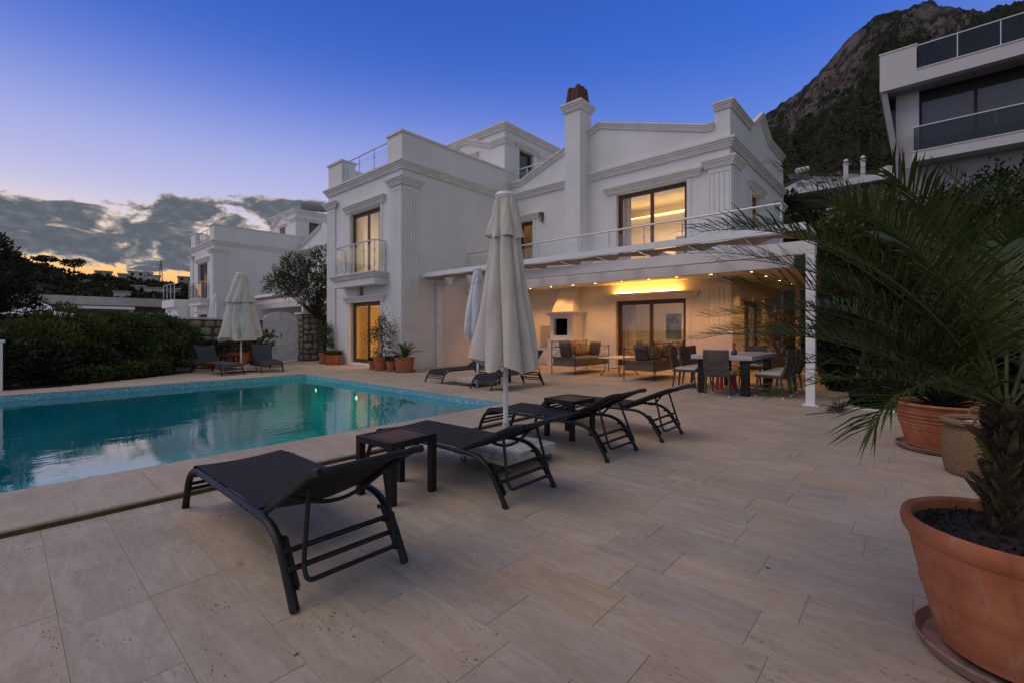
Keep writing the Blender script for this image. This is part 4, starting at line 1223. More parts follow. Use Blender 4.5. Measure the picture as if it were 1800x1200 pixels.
def parasol(loc, label, zt, zb, rb, mat, seed, base=.35, vent=.4, lean=(0, 0), rt=.075, rz=0.0, amp=.42, tuck=0.0, bulge=0.0, hem=.05):
    t = thing('parasol', loc, label, 'parasol', 'closed parasols round the pool', rz, local=True)
    MB().tube([(0, 0, .16), (0, 0, zt - .02)], .0245, 14).build('pole', M['pole_paint'], t, smooth=True)
    vs, fs = folded_cloth(seed, zt, zb, rt, rb, amp, hem=hem, lean=lean, tuck=tuck, bulge=bulge)
    MB().add(vs, fs).build('canopy', M[mat], t, smooth='all', recalc=False)
    if vent:
        vs, fs = folded_cloth(seed + 9, zt + .012, zt - vent, rt + .012, rt + (rb - rt) * (vent / (zt - zb)) ** .75 * 1.08 + .02, min(amp, .42), n_fold=8, nz=14, hem=.035, lean=(lean[0]*.15, lean[1]*.15))
        MB().add(vs, fs).build('vent_flap', M[mat], t, smooth='all', recalc=False)
    MB().lathe([(rt + .02, -.02), (rt + .03, 0.01), (rt + .02, .035), (.03, .05)], 24, (0, 0, zt)).build('top_cap', M['pole_paint'], t, smooth=True)
    # weighted base on castors: four slabs in a frame
    hb = base
    fb = MB()
    fb.box((-hb, -hb, .085), (hb, hb, .125))
    fb.build('base_tray', M['base_paint'], t)
    for sx in (-1, 1):
        for sy in (-1, 1):
            g_ = .006
            MB().cbox((min(sx*g_, sx*(hb-.012)), min(sy*g_, sy*(hb-.012)), .1252), (max(sx*g_, sx*(hb-.012)), max(sy*g_, sy*(hb-.012)), .172), .008).build('base_slab', M['base_paint'], t)
            c = MB(); x, y = sx*(hb - .06), sy*(hb - .06)
            c.box((x - .008, y - .028, .04), (x - .002, y + .028, .084)); c.box((x + .014, y - .028, .04), (x + .02, y + .028, .084))
            cw = c.build('castor', M['alu'], t)
            wv = MB().lathe([(.012, -.011), (.036, -.011), (.0395, 0), (.036, .011), (.012, .011)], 18)
            wo = wv.build('wheel', M['rubber'], cw, origin=(0, 0, 0), smooth=True)
            wo.rotation_euler = (0, R(90), 0); wo.location = (x + .006, y, .0395)
    MB().lathe([(.07, .1725), (.07, .20), (.034, .21), (.034, .36), (.03, .37)], 18).build('pole_socket', M['base_paint'], t, smooth=True)
    kn = MB().tube([(.03, 0, .30), (.075, 0, .30)], .008, 8); kn.lathe([(.014, 0), (.014, .018)], 10, (.08, 0, .291)); kn.build('clamp_knob', M['rubber'], t)
    return t
parasol((3.22, 2.95, 0), 'large cream parasol, tied closed, standing between the near loungers', 2.52, .90, .262, 'canvas_cream', 4, .35, .40, lean=(.02, -.03), amp=.62, hem=.10)
parasol((7.24, 7.50, 0), 'slim white parasol, tied closed, at the pool end behind the large cream one', 2.62, 1.03, .19, 'canvas_white', 8, .35, .30, lean=(-.08, .09), amp=.5, tuck=.5, bulge=.03)
parasol((4.80, 15.2, 0), 'weathered closed parasol by the stone wall, left of the white gate', 2.93, .98, .52, 'canvas_dirty', 15, .38, .85, amp=.22, tuck=.0, hem=.10, rt=.11)

# ---- dining set
M['marble'] = simple('white_marble_top', (0.50, 0.49, 0.49), .3, .08, 3.0)
M['dark_leg'] = simple('dark_table_leg', (0.016, 0.016, 0.018), .6, .15, spec=.25)
def mat_wicker(name, a, b):
    t = NT(name)
    tc = t.N('ShaderNodeTexCoord')
    wv = t.N('ShaderNodeTexWave'); wv.wave_type = 'BANDS'; wv.bands_direction = 'Z'; wv.inputs['Scale'].default_value = 9.0; wv.inputs['Distortion'].default_value = 0.0
    w2 = t.N('ShaderNodeTexWave'); w2.wave_type = 'BANDS'; w2.bands_direction = 'Y'; w2.inputs['Scale'].default_value = 8.0
    w3 = t.N('ShaderNodeTexWave'); w3.wave_type = 'BANDS'; w3.bands_direction = 'X'; w3.inputs['Scale'].default_value = 8.0
    for w in (wv, w2, w3): t.L(tc.outputs['Object'], w.inputs['Vector'])
    m = t.math('MULTIPLY', wv.outputs[1], t.math('MAXIMUM', w2.outputs[1], w3.outputs[1]))
    c = t.mix(t.mr(m, .05, .7), a, b)
    t.bump(m, .7, .006)
    return t.done(c, .6, None, .4)
M['wicker'] = mat_wicker('grey_brown_wicker', (0.055, 0.045, 0.038), (0.135, 0.110, 0.094))
M['foot_white'] = simple('white_foot_cap', (0.7, 0.7, 0.7), .4)
M['seat_pad'] = fabric('cream_seat_pad', (0.55, 0.51, 0.45))
def dining_table():
    t = thing('dining_table', (10.2, 2.85, 0), 'long dining table with thick white top and dark legs', 'table')
    MB().cbox((9.22, 2.28, .685), (11.25, 3.40, .765), .008).build('table_top', M['marble'], t)
    for x in (9.40, 11.07):
        for y in (2.44, 3.24):
            MB().box((x - .065, y - .065, 0.002), (x + .065, y + .065, .684)).build('leg', M['dark_leg'], t)
    MB().box((9.47, 2.52, .58), (11.0, 2.56, .684)).box((9.47, 3.12, .58), (11.0, 3.16, .684)).build('apron', M['dark_leg'], t)
dining_table()
def wicker_chair(loc, rz, label):
    """seat faces local +X; back at local -X"""
    t = thing('wicker_chair', loc, label, 'chair', 'wicker chairs round the dining table', rz, local=True)
    for sx in (-1, 1):
        for sy in (-1, 1):
            top = (sx*.19, sy*.20, .40); bot = (sx*.235, sy*.225, .03)
            l = MB().tube([bot, top], [.016, .024], 8).build('leg', M['wicker'], t, smooth=True)
            MB().lathe([(.014, 0), (.02, .008), (.02, .028), (.016, .034)], 10, (sx*.238, sy*.226, 0)).build('foot_cap', M['foot_white'], l, smooth=True)
    MB().cbox((-.23, -.235, .37), (.235, .235, .42), .012).build('seat', M['wicker'], t)
    MB().cbox((-.19, -.215, .4205), (.225, .215, .462), .018).build('seat_pad', M['seat_pad'], t)
    b = MB(); n = 8; vs = []; fs = []
    for i in range(n + 1):
        s = i / n; z = .38 + .50*s; x = -.225 - .09*s - .03*math.sin(PI*s); hw = .238 - .012*s
        for sy in (-1, -.5, 0, .5, 1):
            vs.append((x - .018*(1 - sy*sy), sy*hw, z)); 
        for sy in (1, .5, 0, -.5, -1):
            vs.append((x + .038 - .018*(1 - sy*sy), sy*hw, z))
    for i in range(n):
        for j in range(10):
            fs.append((i*10+j, i*10+(j+1) % 10, (i+1)*10+(j+1) % 10, (i+1)*10+j))
    fs += [tuple(range(9, -1, -1)), tuple(n*10+j for j in range(10))]
    b.add(vs, fs).build('backrest', M['wicker'], t)
    return t
wicker_chair((9.22, 2.83, 0), R(0), 'grey wicker dining chair at the near end of the table, back to the camera')
for k, (x, nm) in enumerate(((9.85, 'nearest the sofas'), (10.45, 'in the middle'), (11.0, 'farthest back'))):
    wicker_chair((x, 3.72, 0), R(-90 + (6, -3, 4)[k]), 'grey wicker dining chair on the house side of the table, ' + nm)
for k, (x, nm) in enumerate(((9.70, 'nearest the pergola post'), (10.28, 'in the middle'), (10.86, 'farthest back'))):
    wicker_chair((x, 2.04, 0), R(90 + (-5, 3, -2)[k]), 'grey wicker dining chair on the garden side of the table, ' + nm)
wicker_chair((11.55, 2.85, 0), R(180), 'grey wicker dining chair at the far end of the table')
M['red_glass'] = simple('red_glass', (0.42, 0.012, 0.02), .15, .2, 8.0)
M['blue_glaze'] = simple('dark_blue_glaze', (0.05, 0.03, 0.12), .2, .3, 9.0)
v = thing('vase', (9.62, 2.70, .7652), 'red long necked vase standing on the dining table', 'vase')
MB().lathe([(.03, 0), (.052, .015), (.058, .045), (.045, .075), (.024, .095)], 20, (9.62, 2.70, .7652)).build('bowl', M['blue_glaze'], v, smooth=True)
MB().lathe([(.024, .095), (.019, .12), (.018, .19), (.026, .215), (.05, .225), (.048, .229), (.02, .215)], 20, (9.62, 2.70, .7652)).build('neck', M['red_glass'], v, smooth=True)
M['red_plastic'] = simple('red_plastic', (0.55, 0.02, 0.02), .35, .1)
st = thing('plastic_stool', (10.25, 3.05, 0), 'small red plastic stool under the dining table', 'stool')
MB().cbox((10.08, 2.90, .32), (10.42, 3.20, .36), .01).build('seat', M['red_plastic'], st)
for sx in (-1, 1):
    for sy in (-1, 1):
        MB().bar((10.25 + sx*.15, 3.05 + sy*.13, 0.0), (10.25 + sx*.13, 3.05 + sy*.11, .32), .06, .05).build('leg', M['red_plastic'], st)

# ---- iron sofas with cushions
M['sofa_pad'] = fabric('taupe_sofa_pad', (0.155, 0.115, 0.078))
M['sofa_cushion'] = fabric('ochre_beige_cushion', (0.30, 0.195, 0.095))
M['sofa_cushion_dark'] = fabric('grey_brown_cushion', (0.115, 0.088, 0.066))
def iron_sofa(loc, rz, label):
    """local: length along +X from 0 to 1.85, back on y=+.80, seat front at y=0"""
    t = thing('iron_sofa', loc, label, 'sofa', 'iron framed sofas under the porch', rz, local=True)
    Lx, Dy, hb, ha = 1.85, .80, .94, .79
    I = M['black_iron']
    for x in (0, Lx):
        for y, hh in ((0, ha), (Dy, hb)):
            p = MB().tube([(x, y, 0), (x, y, hh)], .0125, 8); p.lathe([(.012, 0), (.02, .012), (.012, .028)], 10, (x, y, hh)); p.build('post', I, t, smooth=True)
    def panel(p0, p1, lo, hi, name):
        """rails with crossed bars and a ring in the middle"""
        P0, P1 = Vector(p0), Vector(p1)
        at = lambda s, z: tuple(P0.lerp(P1, s))[:2] + (z,)
        m = MB(); m.tube([at(0, hi), at(1, hi)], .011, 8); m.tube([at(0, lo), at(1, lo)], .009, 8)
        fld = 1 if (P1 - P0).length < 1 else 2
        for k in range(fld):
            a, b = k / fld, (k + 1) / fld; c = (a + b) / 2; zc = (lo + hi - .04) / 2
            d = (P1 - P0).length / fld
            ring = [at(c + .05 / (d * fld) * math.cos(q * PI / 8), zc + .05 * math.sin(q * PI / 8)) for q in range(16)]
            m.tube(ring, .007, 6, closed=True)
            for sa, sz in ((a, lo), (b, lo), (a, hi - .04), (b, hi - .04)):
                va = Vector(at(sa, sz)); vc = Vector(at(c, zc)); e = vc + (va - vc).normalized() * .05
                mid = (va + e) / 2; mid.z += .012
                m.tube([va, mid, e], .006, 6)
            if k: m.tube([at(a, lo), at(a, hi)], .008, 6)
        m.build(name, I, t, smooth=True)
    panel((0, 0, 0), (0, Dy, 0), .46, ha - .02, 'arm_panel'); panel((Lx, 0, 0), (Lx, Dy, 0), .46, ha - .02, 'arm_panel')
    panel((0, Dy, 0), (Lx, Dy, 0), .46, hb - .02, 'back_panel')
    s = MB()
    for y in (0, Dy): s.tube([(0, y, .25), (Lx, y, .25)], .011, 8)
    for x in (0, Lx): s.tube([(x, 0, .25), (x, Dy, .25)], .011, 8)
    for q in range(1, 7): s.tube([(Lx*q/7, 0, .25), (Lx*q/7, Dy, .25)], .006, 6)
    s.build('seat_frame', I, t, smooth=True)
    mt = MB(); mt.cbox((.02, .01, .262), (Lx - .02, Dy - .02, .36), .02); mt.build('base_pad', M['sofa_pad'], t)
    for k in range(2):
        mt = MB(); w = (Lx - .06) / 2; mt.cbox((.03 + k*w, .02, .362), (.03 + (k+1)*w - .008, Dy - .03, .48), .035); mt.build('seat_cushion', M['sofa_pad'], t)
    def put(w, d, th, mat, loc_, rx, ry, rz_):
        o = pillow(w, d, th).build('cushion', M[mat], t, origin=(0, 0, 0))
        o.location = loc_; o.rotation_euler = (R(rx), R(ry), R(rz_))
    put(.52, .44, .17, 'sofa_cushion_dark', (.13, .40, .68), 0, 76, 0)
    put(.50, .46, .17, 'sofa_cushion', (.42, .63, .70), 68, 0, 8)
    put(.56, .50, .19, 'sofa_cushion', (.85, .62, .72), 66, 8, -6)
    put(.54, .44, .17, 'sofa_cushion', (1.36, .64, .69), 68, 0, 4)
    put(.48, .42, .16, 'sofa_cushion_dark', (Lx - .14, .42, .67), 0, -74, 0)
iron_sofa((10.6, 7.10, 0), 0, 'black iron sofa with beige cushions next to the barbecue fireplace')
iron_sofa((12.40, 5.58, 0), R(180), 'black iron sofa with beige cushions nearest the dining table, back to the camera')
M['cream_stone'] = simple('cream_stone_top', (0.62, 0.52, 0.40), .5, .1, 6.0)
ct = thing('coffee_table', (11.65, 6.3, 0), 'low coffee table with stone top and curled iron legs between the sofas', 'coffee table')
MB().cbox((11.05, 5.95, .47), (12.25, 6.65, .50), .006).build('table_top', M['cream_stone'], ct)
for sx in (-1, 1):
    for sy in (-1, 1):
        x, y = 11.65 + sx*.44, 6.3 + sy*.2
        p = [(x + sx*.03, y + sy*.09, .46), (x, y + sy*.02, .34), (x - sx*.01, y, .20), (x + sx*.03, y + sy*.05, .07), (x + sx*.07, y + sy*.1, .02)]
        q = MB().tube(round_path(p, .08, 4), .011, 8); q.lathe([(.01, 0), (.022, .012), (.022, .03), (.008, .04)], 10, (x + sx*.07, y + sy*.1, 0)); q.build('leg', M['black_iron'], ct, smooth=True)
MB().tube([(11.22, 6.3, .2), (12.08, 6.3, .2)], .009, 8).build('stretcher', M['black_iron'], ct)

# ---- barbecue fireplace
def barbecue():
    t = thing('barbecue_fireplace', (13.1, 9.1, 0), 'white plastered barbecue fireplace with tapered hood', 'fireplace')
    S = M['stucco']
    b = MB(); wall_x(b, 12.86, 13.0, 8.70, 9.66, .92, 1.72, [(8.93, 9.50, 1.06, 1.64)])
    b.box((13.0, 8.70, .92), (13.515, 8.84, 1.72)); b.box((13.0, 9.52, .92), (13.515, 9.66, 1.72)); b.box((13.45, 8.84, .92), (13.515, 9.52, 1.72))
    b.box((13.0, 8.84, .92), (13.45, 9.52, 1.05))
    b.build('fire_box', S, t)
    MB().box((12.78, 8.30, 0.002), (13.515, 9.72, .92)).build('plinth', S, t)
    MB().sweep([(13.515, 9.66, 1.72), (12.86, 9.66, 1.72), (12.86, 8.70, 1.72), (13.515, 8.70, 1.72)], [(0, 1), (-1, 1), (-1, -1), (0, -1)], prof(.14, .15)).build('mantel', M['trim'], t)
    MB().box((12.86, 8.70, 1.72), (13.515, 9.66, 1.869)).build('mantel_shelf', S, t)
    vs = [(12.90, 8.74, 1.871), (12.90, 9.62, 1.871), (13.515, 9.62, 1.871), (13.515, 8.74, 1.871), (13.26, 8.90, 2.729), (13.26, 9.46, 2.729), (13.515, 9.46, 2.729), (13.515, 8.90, 2.729)]
    MB().add(vs, [(0, 1, 5, 4), (1, 2, 6, 5), (2, 3, 7, 6), (3, 0, 4, 7), (4, 5, 6, 7), (3, 2, 1, 0)]).build('hood', S, t)
    MB().box((13.0, 8.841, 1.05), (13.449, 9.519, 1.055)).box((13.44, 8.841, 1.06), (13.449, 9.519, 1.719)).box((13.0, 8.841, 1.06), (13.44, 8.85, 1.719)).box((13.0, 9.51, 1.06), (13.44, 9.519, 1.719)).build('soot_lining', M['soot'], t)
    g_ = MB()
    for k in range(12): g_.tube([(13.02, 8.87 + k*.055, 1.24), (13.42, 8.87 + k*.055, 1.24)], .005, 6)
    g_.build('grill', M['black_iron'], t)
M['soot'] = simple('soot', (0.012, 0.011, 0.011), .9, .5)
barbecue()
def mat_print():
    t = NT('printed_notice')
    tc = t.N('ShaderNodeTexCoord'); se = t.N('ShaderNodeSeparateXYZ'); t.L(tc.outputs['Object'], se.inputs[0])
    rows = t.math('LESS_THAN', t.math('FRACT', t.math('MULTIPLY', se.outputs[2], 26.0)), .5)
    cb = t.N('ShaderNodeCombineXYZ'); t.L(t.math('MULTIPLY', se.outputs[1], 60.0), cb.inputs[0]); t.L(t.math('FLOOR', t.math('MULTIPLY', se.outputs[2], 26.0)), cb.inputs[1])
    wd = t.math('GREATER_THAN', t.noise(cb.outputs[0], 1.0, 2.0), .42)
    inn = t.math('LESS_THAN', t.math('ABSOLUTE', se.outputs[1]), .24)
    c = t.mix(t.math('MULTIPLY', t.math('MULTIPLY', rows, wd), inn), (0.70, 0.66, 0.60), (0.05, 0.05, 0.055))
    return t.done(c, .5)
M['print'] = mat_print()
sg = thing('notice_board', (13.50, 10.35, 1.0), 'white notice with rows of small print on the porch wall', 'notice')
MB().box((13.505, 10.06, .60), (13.519, 10.64, 1.42)).build('board', M['white_paint'], sg)
MB().box((13.500, 10.08, .62), (13.505, 10.62, 1.40)).build('print', M['print'], sg)
# ---- wall lamps
def wall_lamp(loc, label):
    t = thing('wall_lamp', loc, label, 'wall lamp', None, 0, local=True)
    MB().box((-.03, -.05, -.16), (0, .05, .16)).build('back_plate', M['rubber'], t)
    b = MB(); b.box((-.13, -.055, -.17), (-.03, .055, -.15)); b.box((-.13, -.055, .13), (-.03, .055, .16))
    for yy in (-.05, .05):
        for xx in (-.125, -.04): b.box((xx - .005, yy - .005, -.15), (xx + .005, yy + .005, .13))
    b.build('cage', M['rubber'], t)
    MB().box((-.118, -.042, -.148), (-.035, .042, .128)).build('lamp_glass', M['rail_glass'], t)
wall_lamp((8.43, 14.55, 2.62), 'small grey wall lantern under the balcony, over the bedroom door')
wall_lamp((13.52, 10.50, 5.48), 'small grey wall lantern beside the narrow upper door')
# tap on the corner of the porch wall
tp = thing('garden_tap', (14.0, 3.79, 1.10), 'dark garden tap pipe at the corner of the porch wall', 'tap')
MB().tube(round_path([(13.9, 3.79, 1.13), (13.9, 3.60, 1.13), (13.9, 3.52, 1.13), (13.9, 3.52, 0.92)], .05, 5), .022, 10).build('pipe', M['rubber'], tp, smooth=True)

# ================================================================== plants
def mat_leaf(name, dark, light, trans=.25, rough=.5):
    t = NT(name)
    at = t.N('ShaderNodeAttribute'); at.attribute_name = 'tint'
    se = t.N('ShaderNodeSeparateColor'); t.L(at.outputs['Color'], se.inputs[0])
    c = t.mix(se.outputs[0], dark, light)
    c = t.mix(t.math('MULTIPLY', t.mr(se.outputs[1], .93, .97), .6), c, (0.16, 0.10, 0.03))
    t.set(t.b.inputs['Base Color'], c); t.b.inputs['Roughness'].default_value = rough; t.b.inputs['Specular IOR Level'].default_value = .35
    tl = t.N('ShaderNodeBsdfTranslucent'); t.L(c, tl.inputs[0])
    ms = t.N('ShaderNodeMixShader'); ms.inputs[0].default_value = trans
    t.L(t.b.outputs[0], ms.inputs[1]); t.L(tl.outputs[0], ms.inputs[2]); t.L(ms.outputs[0], t.out.inputs[0])
    return t.m
M['leaf'] = mat_leaf('hedge_leaf', (0.026, 0.050, 0.012), (0.085, 0.135, 0.030))
M['leaf_yellow'] = mat_leaf('yellow_green_leaf', (0.042, 0.066, 0.014), (0.125, 0.155, 0.036))
M['leaf_olive'] = mat_leaf('oleander_leaf', (0.036, 0.056, 0.020), (0.105, 0.130, 0.046))
M['leaf_dark'] = mat_leaf('dark_leaf', (0.012, 0.022, 0.010), (0.034, 0.052, 0.020))
M['leaf_palm'] = mat_leaf('palm_leaflet', (0.026, 0.050, 0.010), (0.085, 0.122, 0.025), .25, .45)
M['leaf_blue'] = mat_leaf('blue_green_blade', (0.018, 0.040, 0.032), (0.045, 0.085, 0.066), .12, .45)
M['leaf_orange'] = mat_leaf('orange_bloom', (0.34, 0.13, 0.03), (0.62, 0.30, 0.07))
M['leaf_magenta'] = mat_leaf('magenta_bract', (0.11, 0.012, 0.06), (0.26, 0.025, 0.14))
M['leaf_red'] = mat_leaf('red_bract', (0.15, 0.014, 0.02), (0.32, 0.03, 0.05))
M['leaf_pink'] = mat_leaf('pink_flower', (0.38, 0.08, 0.12), (0.62, 0.16, 0.22))
M['grass_leaf'] = mat_leaf('grass_blade', (0.030, 0.060, 0.012), (0.09, 0.14, 0.03))
M['bark'] = simple('bark', (0.085, 0.062, 0.045), .9, .4, 12.0, .6, 40.0, dist=.02)
M['bark_grey'] = simple('grey_bark', (0.13, 0.115, 0.10), .9, .3, 10.0, .5, 40.0, dist=.02)

def leaf_object(name, P, Dr, S, W, mat, parent, rng, tint=None, fold=.25, kind=None, up=None):
    """many kite-shaped leaves: base points P, axes Dr, lengths S, widths W"""
    n = len(P)
    Dr = Dr / (np.linalg.norm(Dr, axis=1, keepdims=True) + 1e-9)
    ref = rng.normal(size=(n, 3)) if up is None else up + rng.normal(size=(n, 3)) * .35
    side = np.cross(Dr, ref); side /= (np.linalg.norm(side, axis=1, keepdims=True) + 1e-9)
    nrm = np.cross(side, Dr)
    S = S[:, None]; W = W[:, None]
    a = P; m = P + Dr * S * .45; tip = P + Dr * S - nrm * S * .12
    l = m + side * W * .5 + nrm * W * fold; r_ = m - side * W * .5 + nrm * W * fold
    V = np.stack([a, r_, tip, l], axis=1).reshape(-1, 3)
    me = bpy.data.meshes.new(name)
    me.vertices.add(4 * n); me.vertices.foreach_set('co', V.astype(np.float32).ravel())
    idx = np.arange(n) * 4
    tri = np.stack([idx, idx+1, idx+2, idx, idx+2, idx+3], axis=1).ravel()
    me.loops.add(6 * n); me.loops.foreach_set('vertex_index', tri.astype(np.int32))
    me.polygons.add(2 * n); me.polygons.foreach_set('loop_start', (np.arange(2*n) * 3).astype(np.int32))
    me.update(calc_edges=True)
    if tint is None: tint = rng.random(n)
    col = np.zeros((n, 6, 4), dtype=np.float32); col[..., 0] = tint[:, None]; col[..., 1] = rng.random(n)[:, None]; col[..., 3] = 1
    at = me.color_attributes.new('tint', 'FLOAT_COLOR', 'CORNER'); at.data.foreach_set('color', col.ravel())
    o = bpy.data.objects.new(name, me); COL.objects.link(o)
    me.materials.append(mat)
    if parent is not None: o.parent = parent; o['_o'] = [0, 0, 0]
    if kind: o['kind'] = kind
    return o

def crown_points(lobes, n, rng, shell=.55, clump=0.0):
    """points spread through a set of ellipsoids, denser towards their skins, gathered in clumps"""
    vol = np.array([l[3]*l[4]*l[5] for l in lobes]) ** .75
    which = rng.choice(len(lobes), n, p=vol / vol.sum())
    L = np.array(lobes)[which]
    d = rng.normal(size=(n, 3)); d /= np.linalg.norm(d, axis=1, keepdims=True)
    if clump:
        # snap directions to a limited set of shoots so that light and dark clumps appear
        k = int(clump)
        c = rng.normal(size=(k, 3)); c /= np.linalg.norm(c, axis=1, keepdims=True)
        pick = rng.integers(0, k, n)
        d = c[pick] + rng.normal(size=(n, 3)) * .16
        d /= np.linalg.norm(d, axis=1, keepdims=True)
        jitter = rng.random(k)[pick] * .28
    else: jitter = rng.random(n) * .1
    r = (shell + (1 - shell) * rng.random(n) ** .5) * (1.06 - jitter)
    P = L[:, :3] + d * L[:, 3:6] * r[:, None]
    return P, d, which, jitter

def shrub(name, loc, lobes, n, ls, lw, mat, label, cat, seed, group=None, trunk=None, clump=220, up=.4, tintshift=0.0, flowers=None, bark='bark', shell=.5, stems=9):
    rng = np.random.default_rng(seed)
    t = thing(name, loc, label, cat, group, 0, local=True)
    P, d, w, j = crown_points(lobes, n, rng, shell, clump)
    keep = P[:, 2] > .01; P, d, j = P[keep], d[keep], j[keep]
    Dr = d * .8 + rng.normal(size=P.shape) * .6; Dr[:, 2] += up
    S = ls * (.6 + .8 * rng.random(len(P)))
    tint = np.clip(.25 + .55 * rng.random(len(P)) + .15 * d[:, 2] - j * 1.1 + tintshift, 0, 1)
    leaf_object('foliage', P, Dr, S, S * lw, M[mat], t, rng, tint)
    if flowers:
        fm, fn, fs = flowers
        P, d, w, j = crown_points(lobes, fn, rng, .9, 30)
        leaf_object('blossom', P, d + rng.normal(size=P.shape) * .6, np.full(fn, fs) * (.6 + .8 * rng.random(fn)), np.full(fn, fs * .8), M[fm], t, rng)
    br = MB(); r = random.Random(seed)
    base = [(0, 0, 0)] if trunk is None else trunk
    top = Vector(base[-1])
    if trunk:
        k = len(trunk); r0 = .06
        br.tube(trunk, [r0 * (1 - .5 * i / (k - 1)) for i in range(k)], 8)
    for s in range(stems):
        l = lobes[s % len(lobes)]
        e = Vector((l[0] + r.uniform(-.6, .6) * l[3], l[1] + r.uniform(-.6, .6) * l[4], l[2] + r.uniform(-.2, .7) * l[5]))
        st = top + Vector((r.uniform(-.12, .12), r.uniform(-.12, .12), 0)) if not trunk else top
        if e.z < st.z: e.z = st.z + .1
        mid = st.lerp(e, .5) + Vector((r.uniform(-.12, .12), r.uniform(-.12, .12), .08))
        br.tube(round_path([st, mid, e], .3, 4), [.022, .02, .018, .016, .013, .01, .008, .006], 6) if False else br.tube([st, mid, e], [.024, .015, .006], 6)
    br.build('branches' if not trunk else 'trunk', M[bark], t, smooth='all')
    return t

# ---- palm fronds
def frond(parent, base, az, el, L, droop, mat, rng, leaf=.30, n=46, rad=.010, spread=1.0, sway=0.0, name='frond', wid=.014, vee=.35, stem=.14):
    """one feather leaf: arching midrib with narrow leaflets on both sides"""
    ns = 22
    pts = [Vector(base)]; a, e = az, el
    for i in range(ns):
        s = i / ns
        e2 = e - droop * (s ** 1.4); a2 = a + sway * s
        d = Vector((math.cos(a2) * math.cos(e2), math.sin(a2) * math.cos(e2), math.sin(e2)))
        pts.append(pts[-1] + d * (L / ns))
    rach = MB().tube(pts, [rad * (1 - .85 * i / ns) for i in range(ns + 1)], 6)
    V = [tuple(p) for p in rach.v]; F = list(rach.f)
    cols = [.95] * len(F)
    def at(s):
        f = s * ns; i = min(int(f), ns - 1); return pts[i].lerp(pts[i+1], f - i), (pts[i+1] - pts[i]).normalized()
    for k in range(n):
        s = stem + (1 - stem) * (k + .5) / n
        for sd in (-1, 1):
            p, tg = at(min(.999, s + rng.uniform(-.006, .006)))
            side = tg.cross(Vector((0, 0, 1)))
            side = side.normalized() * sd if side.length > .05 else Vector((1, 0, 0)) * sd
            upv = side.cross(tg) * sd
            if upv.z < 0: upv = -upv
            ang = R(62 - 36 * s) * spread + rng.normal() * .07
            d = (tg * math.cos(ang) + side * math.sin(ang) + upv * (vee + rng.normal() * .10)).normalized()
            q = (s - stem) / (1 - stem)
            ll = leaf * (.35 + .65 * math.sin(PI * min(1, .18 + .72 * q)) ** .8) * rng.uniform(.82, 1.1)
            wd = wid * (.8 + .3 * rng.random())
            nn = d.cross(upv).normalized()
            b0 = p; b1 = p + d * ll * .5; b2 = p + d * ll + Vector((0, 0, -ll * (.10 + .12 * rng.random())))
            o = len(V)
            V += [tuple(b0 - nn * wd * .3), tuple(b0 + nn * wd * .3), tuple(b1 + nn * wd * .5), tuple(b1 - nn * wd * .5), tuple(b2)]
            F += [(o, o+1, o+2, o+3), (o+3, o+2, o+4)]
            c = float(np.clip(rng.normal(.45, .22), 0, 1)); cols += [c, c]
    me = bpy.data.meshes.new(name); me.from_pydata(V, [], F)
    at_ = me.color_attributes.new('tint', 'FLOAT_COLOR', 'CORNER')
    arr = np.zeros((len(me.loops), 4), dtype=np.float32); arr[:, 3] = 1
    ti = np.repeat(np.array(cols, dtype=np.float32), [len(f) for f in F]); arr[:, 0] = ti; arr[:, 1] = np.repeat(rng.random(len(F)), [len(f) for f in F])
    at_.data.foreach_set('color', arr.ravel())
    ob = bpy.data.objects.new(name, me); COL.objects.link(ob); me.materials.append(M[mat]); ob.parent = parent; ob['_o'] = [0, 0, 0]
    return ob

